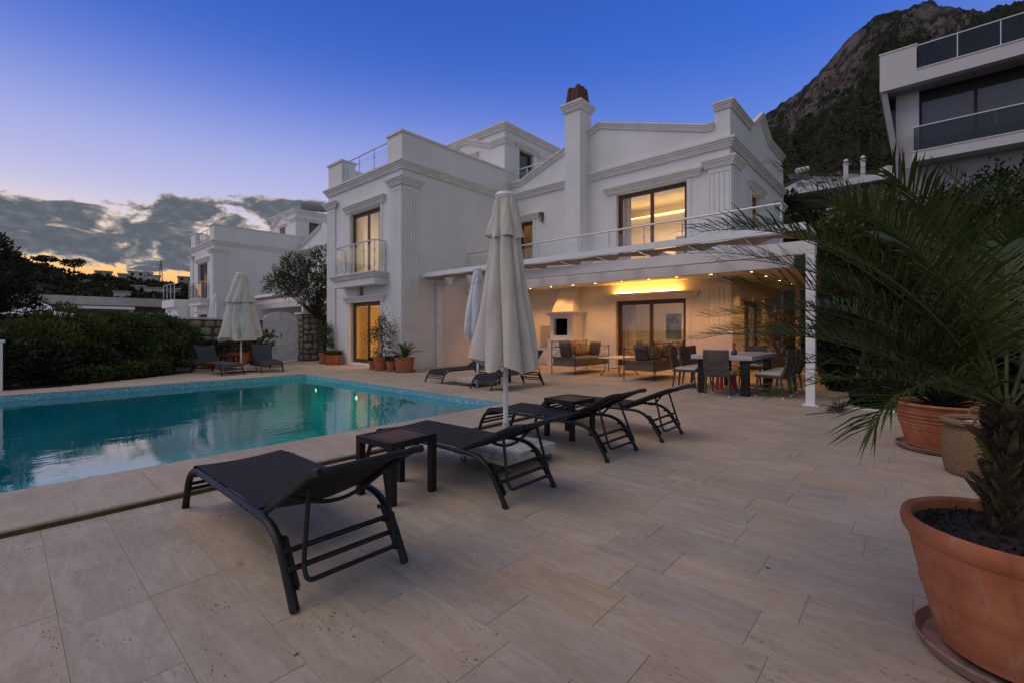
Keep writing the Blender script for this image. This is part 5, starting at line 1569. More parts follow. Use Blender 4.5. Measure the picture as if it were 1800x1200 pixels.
AWAY = 41.7; LEFT = 131.7; RIGHT = -48.3; NEAR = 221.7      # compass of the view, in degrees
M['palm_fibre'] = simple('palm_fibre', (0.075, 0.046, 0.028), .95, .5, 30.0, .8, 60.0, dist=.01)
M['leaf_base'] = simple('palm_leaf_base', (0.075, 0.058, 0.026), .75, .6, 26.0, .6, 60.0, objvar=.6)
M['leaf_base_green'] = simple('green_leaf_base', (0.07, 0.085, 0.02), .6, .4, 26.0, .4, 60.0)
def palm_trunk(t, base, h, r, seed, n=54):
    rng = np.random.default_rng(seed); x, y, z = base
    MB().tube([(x, y, z - .05), (x, y, z + h * .5), (x + .01, y, z + h)], [r * .92, r * .86, r * .6], 14).build('trunk', M['palm_fibre'], t, smooth='all')
    # stubs of old leaves set in a spiral, sharing one mesh
    m = MB().add([(0, -.045, 0), (0, .045, 0), (.03, -.03, .07), (.03, .03, .07), (.055, 0, .16), (-.02, -.03, .05), (-.02, .03, .05), (.012, 0, .14), (.03, 0, .03), (.052, 0, .09)],
                 [(0, 8, 9, 2), (8, 1, 3, 9), (2, 9, 4), (9, 3, 4), (0, 2, 5), (1, 6, 3), (2, 4, 7, 5), (3, 6, 7, 4)])
    me = m.mesh('leaf_base'); me.materials.append(M['leaf_base'])
    me2 = me.copy(); me2.materials.clear(); me2.materials.append(M['leaf_base_green'])
    for k in range(n):
        a = k * 2.39996; f = k / n
        o = bpy.data.objects.new('leaf_base', me2 if rng.random() < .22 else me); COL.objects.link(o); o.parent = t
        rr = r * (.80 - .22 * f)
        o.location = (x + rr * math.cos(a), y + rr * math.sin(a), z + .0 + f * h * .92)
        o.rotation_euler = (rng.normal() * .22, R(2 + 16 * f) + rng.normal() * .16, a); s = (.34 + .30 * rng.random()) * (r / .06) ** .6; o.scale = (s, s * (.55 + .4 * rng.random()), s * (.8 + .9 * rng.random()))
    # loose fibres
    nf = 2600
    a = rng.random(nf) * 2 * PI; zz = rng.random(nf) * h
    P = np.stack([x + np.cos(a) * r * .85, y + np.sin(a) * r * .85, z + zz], axis=1)
    Dr = np.stack([np.cos(a), np.sin(a), rng.normal(size=nf) * .6], axis=1) + rng.normal(size=(nf, 3)) * .5
    leaf_object('fibre', P, Dr, .02 + .04 * rng.random(nf), np.full(nf, .0018), M['palm_fibre'], t, rng, kind='stuff')

def terracotta_pot(t, c, R0, h, mat='terracotta', rb=.68, saucer=True, lip=.05, rings=True, soil=.06, n=48):
    x, y, z = c
    z0 = .035 if saucer else .002
    rB = R0 * rb
    pr_ = [(rB * .9, z0), (rB, z0 + .01)]
    k = 14
    for i in range(k + 1):
        s = i / k; rr = rB + (R0 * .93 - rB) * s ** .85
        if rings and (abs(s - .42) < .001 or abs(s - .5) < .001): rr += .006
        pr_.append((rr, z0 + .02 + (h - lip - z0 - .02) * s))
    pr_ += [(R0 * .95, h - lip), (R0 * .985, h - lip * .75), (R0, h - lip * .4), (R0 * .985, h - lip * .08), (R0 * .95, h), (R0 * .90, h - .01), (R0 * .88, h - lip), (R0 * .86, h - soil - .02)]
    p = MB().lathe(pr_, n, (x, y, z), True, False).build('pot', M[mat], t, origin=(0, 0, 0), smooth=True)
    MB().lathe([(R0 * .885, h - soil), (R0 * .5, h - soil + .012), (.02, h - soil + .018)], 28, (x, y, z), False, True).build('soil', M['soil'], t, origin=(0, 0, 0), smooth='all')
    if saucer:
        MB().lathe([(rB * 1.12, .001), (rB * 1.26, .012), (rB * 1.34, .05), (rB * 1.30, .055), (rB * 1.2, .02), (rB * .95, .015), (.01, .014)], n, (x, y, z), True, False).build('saucer', M['saucer'], t, origin=(0, 0, 0), smooth=True)
    return p
M['saucer'] = simple('weathered_saucer', (0.27, 0.165, 0.125), .85, .3, 9.0, .3, 60.0)

def potted_palm():
    bx, by = 2.527, -.281
    t = thing('potted_palm', (bx, by, 0), 'feather palm in a big terracotta pot with saucer at the right front', 'potted palm', local=True)
    terracotta_pot(t, (0, 0, 0), .338, .515, rb=.66, lip=.075, soil=.045, n=72)
    rng = np.random.default_rng(21)
    # clods on the soil
    n = 500; a = rng.random(n) * 2 * PI; r = np.sqrt(rng.random(n)) * .27
    leaf_object('soil_crumbs', np.stack([np.cos(a) * r, np.sin(a) * r, np.full(n, .475)], axis=1), rng.normal(size=(n, 3)) + np.array([0, 0, .6]), .012 + .03 * rng.random(n), .008 + .012 * rng.random(n), M['soil'], t, rng, kind='stuff')
    px, py = .015, .030
    palm_trunk(t, (px, py, .47), .50, .046, 5, 120)
    top = (px, py, .97)
    F = [  # azimuth, elevation, length, droop
        (LEFT + 2, 56, 1.22, 66), (LEFT - 14, 48, 1.24, 56), (LEFT - 4, 34, 1.08, 50), (LEFT - 30, 38, 1.26, 50),
        (LEFT + 8, 68, 1.12, 70), (LEFT - 24, 64, 1.20, 60), (LEFT + 14, 30, .74, 92), (LEFT - 50, 52, 1.26, 55), (AWAY + 12, 40, 1.2, 50), (AWAY - 18, 60, 1.15, 50),
        (RIGHT + 42, 56, 1.15, 55), (RIGHT + 10, 68, 1.1, 55), (LEFT - 62, 72, 1.12, 45), (LEFT + 6, 80, 1.0, 55), (RIGHT + 16, 34, 1.1, 60),
        (LEFT - 66, 28, 1.2, 42), (LEFT + 2, 20, .98, 42), (AWAY + 46, 60, 1.2, 52), (AWAY + 30, 76, 1.08, 45), (LEFT - 12, 24, 1.1, 46), (LEFT - 40, 74, 1.15, 50), (LEFT - 34, 54, 1.25, 56), (LEFT - 8, 42, 1.18, 56), (RIGHT + 60, 46, 1.15, 50), (LEFT - 20, 36, 1.2, 54), (LEFT - 44, 30, 1.2, 48)]
    for k, (az, el, L, dr) in enumerate(F):
        if abs(az - LEFT) < 40 and k: L *= .88
        if el > 50: L *= 1.12
        o = (px + .03 * math.cos(R(az)), py + .03 * math.sin(R(az)), .95 + .05 * (el / 80))
        frond(t, o, R(az), R(el), L, R(dr), 'leaf_palm', rng, leaf=.25, n=54, rad=.0065, sway=rng.normal() * .12, wid=.0088)
potted_palm()

def potted_plants():
    # second big pot with a dark rosette, by the garden
    t = thing('potted_plant', (6.55, -.20, 0), 'large ringed terracotta pot with dark green blades beside the woven basket', 'potted plant', local=True)
    terracotta_pot(t, (0, 0, 0), .42, .50, rb=.70, lip=.04, n=56)
    r = MB()
    for k in range(7): r.lathe([(.318 + .012*k, .15 + .04*k), (.326 + .012*k, .158 + .04*k), (.319 + .0125*k, .168 + .04*k)], 56, (0, 0, 0), False, False)
    r.build('turned_ring', M['terracotta'], t, smooth='all')
    rng = np.random.default_rng(3)
    blades(t, (0, 0, .44), 90, .55, .05, 'leaf_dark', rng, spread=1.0)
    # woven basket
    b = thing('woven_basket', (5.62, -.42, 0), 'woven rush basket with a rolled rim and handle', 'basket', local=True)
    vs = []; fs = []; nz, nt = 20, 64; hh = .46
    for i in range(nz + 1):
        s = i / nz; rad = .205 + .055 * math.sin(PI * (.15 + .75 * s))
        for j in range(nt):
            a = 2 * PI * j / nt; wv = .006 * math.cos(PI * i) * (1 if j % 2 else -1)
            vs.append(((rad + wv) * math.cos(a), (rad + wv) * math.sin(a), .004 + hh * s))
    fs = [(i*nt+j, i*nt+(j+1) % nt, (i+1)*nt+(j+1) % nt, (i+1)*nt+j) for i in range(nz) for j in range(nt)] + [tuple(range(nt-1, -1, -1))]
    MB().add(vs, fs).build('body', M['rush'], b, smooth='all', recalc=False)
    ring = [(.245 * math.cos(2*PI*k/40), .245 * math.sin(2*PI*k/40), hh) for k in range(40)]
    MB().tube(ring, .03, 8, closed=True).build('rolled_rim', M['rush'], b, smooth='all')
    for sx in (-1, 1):
        MB().tube(round_path([(sx*.245, -.07, hh), (sx*.26, -.06, hh + .09), (sx*.26, .06, hh + .09), (sx*.245, .07, hh)], .05, 4), .013, 8).build('handle', M['rush'], b, smooth='all')
    MB().lathe([(.22, hh - .03), (.1, hh), (.02, hh + .01)], 24, (0, 0, 0), True, True).build('towel', M['curtain'], b, smooth='all')
    # pots along the villa wall
    def pot(name, x, y, R0, h, label, rb=.72):
        t_ = thing(name, (x, y, 0), label, 'potted plant', 'flower pots by the bedroom door', local=True)
        terracotta_pot(t_, (0, 0, 0), R0, h, rb=rb, lip=.04, rings=False, n=28)
        return t_
    rng = np.random.default_rng(17)
    def tuft(t_, z, n, r, hgt, size, w, mat, up=.9, sp=1.0):
        a = rng.random(n) * 2 * PI; q = np.sqrt(rng.random(n)) * r; zz = rng.random(n) ** .8 * hgt
        P = np.stack([np.cos(a)*q, np.sin(a)*q, z + zz], axis=1)
        Dr = np.stack([np.cos(a)*sp, np.sin(a)*sp, np.full(n, up)], axis=1) + rng.normal(size=(n, 3)) * .4
        leaf_object('foliage', P, Dr, size * (.6 + .8 * rng.random(n)), size * w * np.ones(n), M[mat], t_, rng)
    t_ = pot('potted_plant', 8.12, 16.62, .26, .40, 'terracotta pot with tall leafy shrub at the left corner of the villa')
    P0 = [(0, 0, .34), (.02, .02, .8), (-.03, .04, 1.35)]
    MB().tube(P0, [.016, .012, .006], 6).build('stem', M['bark'], t_)
    for (cx, cy, cz, rr, n_) in ((.05, 0, 1.25, .26, 260), (-.12, .08, 1.0, .24, 240), (.1, -.05, .75, .22, 200)):
        a = rng.normal(size=(n_, 3)) * rr * .5 + np.array([cx, cy, cz]); leaf_object('foliage', a, rng.normal(size=(n_, 3)) + np.array([0, 0, .3]), .09 + .05*rng.random(n_), np.full(n_, .03), M['leaf_olive'], t_, rng)
    t_ = pot('potted_grass', 8.06, 15.92, .29, .36, 'terracotta pot of low green grass left of the bedroom door', .7)
    tuft(t_, .30, 420, .25, .12, .17, .09, 'grass_leaf')
    t_ = pot('potted_flowers', 7.93, 12.98, .17, .28, 'smallest terracotta pot with red flowers beside the bedroom door')
    tuft(t_, .25, 130, .15, .1, .08, .5, 'leaf_dark', .6); tuft(t_, .27, 50, .14, .1, .05, .8, 'leaf_red', .8)
    t_ = pot('potted_shrub', 7.93, 12.55, .27, .42, 'terracotta pot with a tall thin olive-like shrub before the bedroom door')
    MB().tube([(0, 0, .36), (.02, -.02, .8), (-.01, .02, 1.3), (.01, .0, 1.7)], [.018, .014, .01, .004], 6).build('stem', M['bark_grey'], t_)
    for (cx, cy, cz, rr, n_) in ((0, 0, 1.55, .22, 150), (.08, -.1, 1.25, .34, 330), (-.1, .12, 1.1, .34, 330), (.05, -.2, .85, .26, 180), (0, 0, .5, .28, 220)):
        a = rng.normal(size=(n_, 3)) * rr * np.array([.5, .5, .42]) + np.array([cx, cy, cz]); leaf_object('foliage', a, rng.normal(size=(n_, 3)) + np.array([0, 0, .35]), .07 + .04*rng.random(n_), np.full(n_, .028), M['leaf_olive'], t_, rng)
    t_ = pot('potted_herb', 7.98, 12.02, .20, .31, 'small terracotta pot with low green herbs, between the shrub and fern pots')
    tuft(t_, .27, 240, .18, .16, .10, .4, 'leaf', .8)
    t_ = pot('potted_fern', 8.08, 11.53, .31, .43, 'round bellied terracotta pot with a fern palm at the villa corner', .78)
    rg = np.random.default_rng(4)
    for k in range(17):
        frond(t_, (0, 0, .40), k * 2.4, R(28 + 45 * rg.random()), .50 + .18 * rg.random(), R(50), 'leaf_palm', rg, leaf=.12, n=20, rad=.006, wid=.018)
    # orange pots and shrubs by the stone wall
    t_ = pot('potted_plant', 5.35, 17.4, .42, .5, 'wide terracotta pot by the stone wall behind the far parasol', .7)
    tuft(t_, .42, 420, .42, .55, .16, .4, 'leaf_olive', .8)
    t_ = pot('potted_plant', 4.55, 17.3, .32, .42, 'terracotta pot between the hedge and the far parasol', .7)
    tuft(t_, .36, 380, .36, .5, .16, .4, 'leaf_dark', .8)
    t_ = pot('potted_plant', 6.15, 17.6, .34, .44, 'terracotta pot with trailing shrub left of the white gate', .7)
    tuft(t_, .36, 480, .46, .85, .15, .4, 'leaf_yellow', .8)
def blades(t, c, n, L, w, mat, rng, spread=.8, name='blade'):
    """stiff sword leaves from one point"""
    V = []; F = []; cols = []
    for k in range(n):
        a = k * 2.39996 + rng.normal() * .2; e = R(20 + 68 * rng.random() ** spread); l = L * (.6 + .6 * rng.random())
        d0 = Vector((math.cos(a) * math.cos(e), math.sin(a) * math.cos(e), math.sin(e))); sd = Vector((-math.sin(a), math.cos(a), 0))
        p = Vector(c); o = len(V); seg = 4
        for i in range(seg + 1):
            s = i / seg; ww = w * (1 - s ** 1.6) * (.6 + .8 * s * (1 - s) * 2)
            q = p + d0 * l * s + Vector((0, 0, -l * .28 * s * s))
            if i < seg: V += [tuple(q - sd * ww / 2), tuple(q + Vector((0, 0, -ww * .25))), tuple(q + sd * ww / 2)]
            else: V.append(tuple(q))
        for i in range(seg - 1):
            b = o + 3 * i; F += [(b, b+1, b+4, b+3), (b+1, b+2, b+5, b+4)]
        b = o + 3 * (seg - 1); F += [(b, b+1, b+3), (b+1, b+2, b+3)]
        cols += [float(rng.random())] * (2 * (seg - 1) + 2)
    me = bpy.data.meshes.new(name); me.from_pydata(V, [], F)
    at_ = me.color_attributes.new('tint', 'FLOAT_COLOR', 'CORNER'); arr = np.zeros((len(me.loops), 4), dtype=np.float32); arr[:, 3] = 1
    arr[:, 0] = np.repeat(np.array(cols, dtype=np.float32), [len(f) for f in F]); at_.data.foreach_set('color', arr.ravel())
    o = bpy.data.objects.new('foliage', me); COL.objects.link(o); me.materials.append(M[mat]); o.parent = t; o['_o'] = [0, 0, 0]
    return o
def mat_rush():
    t = NT('woven_rush')
    tc = t.N('ShaderNodeTexCoord')
    n = t.noise(tc.outputs['Object'], 26.0, 4.0, .6)
    w = t.N('ShaderNodeTexWave'); w.bands_direction = 'Z'; w.inputs['Scale'].default_value = 22.0; w.inputs['Distortion'].default_value = 3.0; w.inputs['Detail Scale'].default_value = 6.0
    t.L(tc.outputs['Object'], w.inputs['Vector'])
    c = t.mix(t.mr(w.outputs[1], .1, .8), (0.17, 0.105, 0.055), (0.46, 0.33, 0.19)); c = t.mix(t.mr(n, .35, .7), c, (0.30, 0.19, 0.10))
    t.bump(t.math('ADD', w.outputs[1], n), .8, .012)
    return t.done(c, .85, None, .2)
M['rush'] = mat_rush()
potted_plants()

# ---- garden on the right
MB().prism([(9.07, 1.05), (20.4, 1.05), (20.4, -6), (9.07, -6)], 'z', -.4, -.012).build('garden_bed', M['soil'], kind='structure', label='dark planted garden bed right of the porch')
MB().prism([(9.02, 1.02), (9.07, 1.02), (9.07, -3.0), (9.02, -3.0)], 'z', -.3, .02).build('bed_edging', M['trim'], kind='structure', label='stone edging of the garden bed')
def garden():
    G = 'shrubs of the right hand garden'
    shrub('climbing_shrub', (11.3, .85, 0), [(0, 0, 2.9, 1.0, .7, 1.0), (.9, -.1, 3.3, 1.0, .8, .9), (-.7, .35, 2.9, .6, .5, .55), (1.8, .2, 2.6, 1.0, .7, 1.2)], 15000, .095, .55, 'leaf_yellow', 'yellow green climbing shrub over the right end of the pergola', 'shrub', 31, G, tintshift=-.1, trunk=[(0, 0, 0), (.1, -.1, 1.2), (0, 0, 2.2)])
    shrub('tall_shrub', (12.4, -.9, 0), [(.3, -.2, 2.7, 1.2, 1.0, 1.1), (1.0, -.8, 3.3, 1.2, 1.0, 1.0), (-.2, -1.4, 3.0, 1.1, 1.0, 1.2), (.2, -2.4, 3.3, 1.3, 1.2, 1.3)], 20000, .10, .55, 'leaf', 'tall dense green shrub below the modern house', 'shrub', 32, G, tintshift=-.18, trunk=[(0, 0, 0), (0, .1, 1.2), (.1, 0, 2.4)])
    shrub('dark_shrub', (11.9, .35, 0), [(0, 0, 1.0, 1.0, .6, 1.1), (.9, -.5, 1.3, 1.0, .8, 1.4), (-.9, -.9, .9, .9, .8, 1.0), (.2, -1.6, 1.3, 1.2, .9, 1.4)], 17000, .11, .5, 'leaf_dark', 'dark broadleaf shrub filling the garden bed behind the pergola post', 'shrub', 33, G)
    shrub('low_plant', (9.65, .55, 0), [(0, 0, .25, .5, .35, .35), (.5, -.5, .3, .55, .45, .4), (.1, -1.2, .3, .5, .5, .42)], 4200, .10, .5, 'leaf_dark', 'low dark plants at the front edge of the garden bed', 'plant', 34, G, stems=4)
    shrub('side_hedge', (12.6, 1.35, 0), [(-.9, -.1, .9, .6, .35, 1.1), (0, .05, 1.1, .8, .35, 1.3), (1.2, .15, 1.2, .9, .35, 1.4), (2.6, .2, 1.2, 1.0, .35, 1.4), (4.2, .25, 1.3, 1.1, .4, 1.5)], 15000, .11, .5, 'leaf_dark', 'dark hedge along the open side of the porch behind the pergola post', 'hedge', 39, G)
    shrub('bougainvillea', (10.9, -1.2, 0), [(0, 0, 1.7, .8, .7, .8), (.4, -.6, 2.1, .7, .6, .7)], 5500, .075, .65, 'leaf_dark', 'bougainvillea with magenta bracts behind the potted palm', 'shrub', 35, G, flowers=('leaf_magenta', 1500, .07), trunk=[(0, 0, 0), (.1, 0, .7), (0, 0, 1.3)])
    shrub('back_shrub', (17.0, -.3, 0), [(0, 0, 3.2, 1.8, 1.2, 1.8), (1.5, 1.0, 3.6, 1.4, 1.1, 1.5), (2.4, -.8, 4.2, 1.6, 1.4, 1.6), (-.6, -1.5, 3.6, 1.6, 1.3, 2.0)], 15000, .14, .55, 'leaf_dark', 'big dark shrub under the white balcony of the modern house', 'shrub', 36, G, trunk=[(0, 0, 0), (0, .1, 1.0), (.1, 0, 2.2)])
    shrub('corner_shrub', (21.6, 4.0, 2.0), [(0, 0, 3.9, 1.0, .9, 1.1), (.8, -.9, 3.4, 1.1, .9, 1.0), (.3, -2.2, 3.0, 1.3, 1.2, 1.1)], 8000, .14, .5, 'leaf_dark', 'dark shrub behind the rear corner of the villa', 'shrub', 37, G, trunk=[(0, 0, -2), (0, .1, 1.0), (.1, 0, 2.6)])
    # fern palm in the bed
    rng = np.random.default_rng(8)
    for (gx, gy, hh, nf, LL, lab) in ((12.6, .15, 1.9, 26, 2.2, 'feather palm rising out of the garden shrubs beside the trellis post'), (10.9, -.95, 1.5, 22, 2.1, 'feather palm behind the potted palm, before the retaining wall'), (14.6, -1.2, 2.8, 24, 2.4, 'tall feather palm below the balcony of the modern house')):
        t = thing('garden_palm', (gx, gy, 0), lab, 'palm', 'feather palms in the garden', local=True)
        palm_trunk(t, (0, 0, 0), hh, .15, 9, 60)
        for k in range(nf):
            az = k * 137.5 + gx * 40; el = 86 - k * 60 / nf
            frond(t, (0, 0, hh - .04), R(az), R(el), LL * (.85 + .3 * rng.random()), R(56), 'leaf_palm', rng, leaf=.44, n=46, rad=.015, wid=.017, sway=rng.normal() * .2)
    t = thing('yucca', (10.55, .30, 0), 'blue green sword leaved yucca in the garden bed', 'plant', local=True)
    MB().tube([(0, 0, 0), (.03, 0, .5), (0, .02, 1.0)], [.07, .06, .05], 10).build('trunk', M['bark'], t, smooth='all')
    blades(t, (0, 0, 1.0), 120, .75, .055, 'leaf_blue', rng, .9); blades(t, (.02, 0, .6), 60, .6, .05, 'leaf_dark', rng, .6)
    t = thing('agave', (9.75, -.15, 0), 'dark spiky agave at the edge of the garden bed', 'plant', local=True)
    blades(t, (0, 0, .05), 90, .75, .06, 'leaf_dark', rng, .8)
    # orange blooming planter by the side door
    t = thing('flowering_planter', (13.6, 2.75, 0), 'square planter with orange flowering shrub lit by the porch spots', 'planter', local=True)
    m = MB(); m.prism([(-.22, .02), (.22, .02), (.28, .62), (-.28, .62)], 'y', -.26, .26); m.build('planter_box', M['slat'], t)
    MB().box((-.25, -.245, .58), (.25, .245, .625)).build('soil', M['soil'], t)
    n = 900; a = rng.normal(size=(n, 3)) * np.array([.30, .30, .30]) + np.array([0, 0, 1.15])
    leaf_object('foliage', a, rng.normal(size=(n, 3)) + np.array([0, 0, .3]), .07 + .05 * rng.random(n), np.full(n, .035), M['leaf_olive'], t, rng)
    n = 420; a = rng.normal(size=(n, 3)) * np.array([.33, .33, .34]) + np.array([0, 0, 1.2])
    leaf_object('blossom', a, rng.normal(size=(n, 3)), .05 + .03 * rng.random(n), np.full(n, .04), M['leaf_orange'], t, rng)
    st = MB()
    for k in range(6): st.tube([(0, 0, .6), (.1 * math.cos(k), .1 * math.sin(k), .9), (.25 * math.cos(k), .25 * math.sin(k), 1.3)], [.01, .008, .004], 5)
    st.build('stems', M['bark'], t)
    # fallen twig by the post
    t = thing('fallen_frond', (8.35, .95, 0), 'dry fallen palm frond lying on the paving by the pergola post', 'frond', local=True)
    MB().tube([(-.45, .28, .012), (0, 0, .02), (.5, -.05, .05)], [.006, .008, .006], 6).build('midrib', M['bark'], t)
    n = 90; s = rng.random(n); P = np.stack([s * .55, -.05 * s, .03 + .04 * s], axis=1)
    leaf_object('leaflets', P, rng.normal(size=(n, 3)) * np.array([.5, 1, .35]) + np.array([.3, 0, .15]), .10 + .08 * rng.random(n), np.full(n, .012), M['leaf_dark'], t, rng)
garden()
# more porch supports
MB().box((18.15, 3.0, 0.0), (18.29, 3.14, 2.73)).build('porch_post', M['soffit'], HOUSE)
po = thing('trellis_post', (13.2, 1.3, 0), 'white wooden trellis post among the garden shrubs', 'post')
MB().box((13.13, 1.23, -.012), (13.27, 1.37, 2.57)).build('shaft', M['white_paint'], po)
MB().box((13.10, 1.20, 2.57), (13.30, 1.40, 2.60)).build('cap', M['white_paint'], po)

# ---- hedges and tree on the left
def left_garden():
    MB().prism([(-6.5, 13.95), (0, 14.03), (1.28, 14.30), (2.45, 15.17), (3.5, 15.98), (4.4, 17.2), (4.5, 18.95), (-6.5, 18.95)], 'z', -.4, -.015).build('hedge_bed', M['soil'], kind='structure', label='soil of the hedge bed beyond the pool')
    G = 'bushes beyond the pool'
    shrub('round_hedge', (3.0, 16.6, 0), [(.1, 0, .60, .85, .7, .70), (.75, .35, .95, .55, .6, .62), (-.55, .2, 1.22, .75, .7, .55), (.1, .6, 1.38, .7, .6, .42), (-1.15, .1, .75, .6, .6, .75), (-.95, .5, 1.45, .45, .45, .35)], 17000, .075, .6, 'leaf', 'rounded dark green hedge bush left of the grey loungers', 'bush', 41, G, tintshift=.12, clump=120)
    shrub('loose_bush', (.95, 15.9, 0), [(0, 0, .7, .75, .7, .75), (.65, .3, 1.1, .5, .5, .55), (-.55, .1, .95, .6, .6, .55), (.15, .6, 1.42, .5, .45, .50), (-.2, .4, 1.2, .5, .5, .45)], 11000, .11, .28, 'leaf_yellow', 'loose feathery light green bush in the middle of the hedge bed', 'bush', 42, G, tintshift=.15, clump=140, up=.9)
    shrub('dark_bush', (-.15, 14.9, 0), [(0, 0, .6, .8, .6, .65), (.8, .3, .5, .7, .5, .55), (1.6, .6, .45, .6, .45, .5)], 9000, .09, .5, 'leaf_dark', 'low dark bush at the pool side of the hedge bed', 'bush', 43, G)
    shrub('ground_cover_bush', (2.1, 15.3, 0), [(0, 0, .2, .5, .3, .25), (.6, .45, .2, .5, .3, .25), (-.7, -.35, .18, .5, .25, .22)], 4200, .07, .6, 'leaf', 'low leafy ground cover along the curved paving edge', 'plant', 44, G, stems=3)
    shrub('slender_tree', (-.15, 16.9, 0), [(0, 0, 2.6, .75, .75, .9), (-.5, .2, 2.0, .8, .7, 1.0), (.25, .2, 1.7, .7, .6, .9), (-.1, 0, 3.2, .45, .45, .6)], 10000, .10, .35, 'leaf_dark', 'slender dark tree at the left edge of the picture', 'tree', 45, trunk=[(0, 0, 0), (.05, 0, 1.0), (0, .05, 1.9)], clump=160)
    # fallen-forward dry grass on its skirt
    t = shrub('oleander_tree', (8.75, 18.25, 0), [(-.9, .2, 3.5, .85, .7, .85), (.0, .0, 3.9, .8, .7, .75), (.55, .0, 3.2, .7, .6, .9), (-.5, .3, 2.9, .95, .7, .6), (-1.5, .5, 3.0, .55, .5, .45), (.3, -.1, 2.35, .75, .6, .6)], 4300, .20, .17, 'leaf_olive', 'oleander tree with pink flowers between the stone pillar and the villa', 'tree', 46, trunk=[(.15, -.1, 0), (.0, .0, .9), (-.12, .1, 1.7)], clump=90, up=.6, flowers=('leaf_pink', 200, .07), shell=.15, stems=30, tintshift=.2)
    shrub('bougainvillea', (9.0, 17.75, 0), [(0, 0, 1.0, .35, .3, .6), (-.1, .1, 1.5, .3, .3, .4)], 1500, .07, .6, 'leaf_dark', 'small bougainvillea with red bracts behind the villa corner', 'shrub', 47, flowers=('leaf_red', 420, .07), stems=4)
left_garden()
# handrail at the left edge of the pool
hr = thing('pool_handrail', (0.0, 13.62, 0), 'white metal pool handrail at the left edge of the picture', 'handrail')
MB().tube([(-3.0, 13.72, 1.02), (0.05, 13.72, 1.02)], .03, 10).build('top_rail', M['white_paint'], hr, smooth=True)
for x in (-2.9, -1.45, 0.0):
    MB().tube([(x, 13.72, 0.0), (x, 13.72, 1.0)], .022, 10).build('post', M['white_paint'], hr, smooth=True)
MB().box((-1.4, 13.716, .12), (-.05, 13.724, .9)).build('glass_panel', M['rail_glass'], hr)
MB().box((-2.85, 13.716, .12), (-1.5, 13.724, .9)).build('glass_panel', M['rail_glass'], hr)

# a few dry leaves and bits blown over the paving
def litter():
    rng = np.random.default_rng(55); n = 70
    P = np.stack([rng.uniform(.3, 8.5, n), rng.uniform(-.3, 4.0, n), np.full(n, .004)], axis=1)
    Dr = rng.normal(size=(n, 3)) * np.array([1, 1, .12])
    o = leaf_object('leaf_litter', P, Dr, .008 + .028 * rng.random(n) ** 2, .004 + .010 * rng.random(n), M['leaf_dry'], None, rng, kind='stuff', up=np.array([0, 0, 1.0]))
    o['label'] = 'small dry leaves scattered on the paving'
M['leaf_dry'] = mat_leaf('dry_leaf', (0.035, 0.022, 0.012), (0.16, 0.10, 0.05), .1, .8)
litter()

# ================================================================== stone wall and gate
M['fieldstone'] = simple('fieldstone', (0.42, 0.345, 0.27), .9, .25, 5.0, .5, 30.0, objvar=.42, dist=.02)
M['mortar'] = simple('dark_mortar', (0.105, 0.09, 0.075), .95, .3, 9.0, .6, 40.0, dist=.01)
M['gate_paint'] = simple('white_gate_paint', (0.80, 0.80, 0.79), .5, .1, 6.0, .1, 30.0)
def stone_meshes(n=6):
    out = []
    r = random.Random(12)
    for k in range(n):
        m = MB(); ns = 9; vs = []
        radii = [r.uniform(.78, 1.0) for _ in range(ns)]
        for lvl, (sc, d) in enumerate(((1.0, 0.0), (.96, .55), (.70, 1.0))):
            for j in range(ns):
                a = 2*PI*j/ns
                # superellipse, so that stones are blocky
                c, s_ = math.cos(a), math.sin(a)
                q = (abs(c)**3 + abs(s_)**3) ** (-1/3)
                vs.append((c*q*radii[j]*sc*.5, -d, s_*q*radii[j]*sc*.5))
        fs = [(l*ns+j, l*ns+(j+1) % ns, (l+1)*ns+(j+1) % ns, (l+1)*ns+j) for l in range(2) for j in range(ns)] + [tuple(2*ns+j for j in range(ns))]
        m.add(vs, fs); me = m.mesh('stone'); me.materials.append(M['fieldstone'])
        me.polygons.foreach_set('use_smooth', [True]*len(me.polygons))
        out.append(me)
    return out
STONES = stone_meshes()
def lay_stones(parent, u0, u1, z0, z1, place, seed, size=.27):
    """courses of uneven stones over a face; place(u, z) gives position and turn"""
    r = random.Random(seed); z = z0
    while z < z1 - .08:
        h = min(size * r.uniform(.75, 1.2), z1 - z)
        if z1 - (z + h) < .1: h = z1 - z
        u = u0 - r.uniform(0, .1)
        while u < u1 - .05:
            w = size * r.uniform(.7, 1.7)
            a, b = max(u, u0), min(u + w, u1)
            if u1 - b < .08: b = u1
            if b - a > .07:
                o = bpy.data.objects.new('stone', r.choice(STONES)); COL.objects.link(o); o.parent = parent; o['_o'] = [0, 0, 0]
                loc, rz = place((a + b)/2, z + h/2)
                po = parent['_o']
                o.location = (loc[0]-po[0], loc[1]-po[1], loc[2]-po[2]); o.rotation_euler = (0, r.uniform(-.06, .06), rz)
                o.scale = ((b - a) * .99, .05 * r.uniform(.6, 1.3), h * .98)
            u = b
        z += h
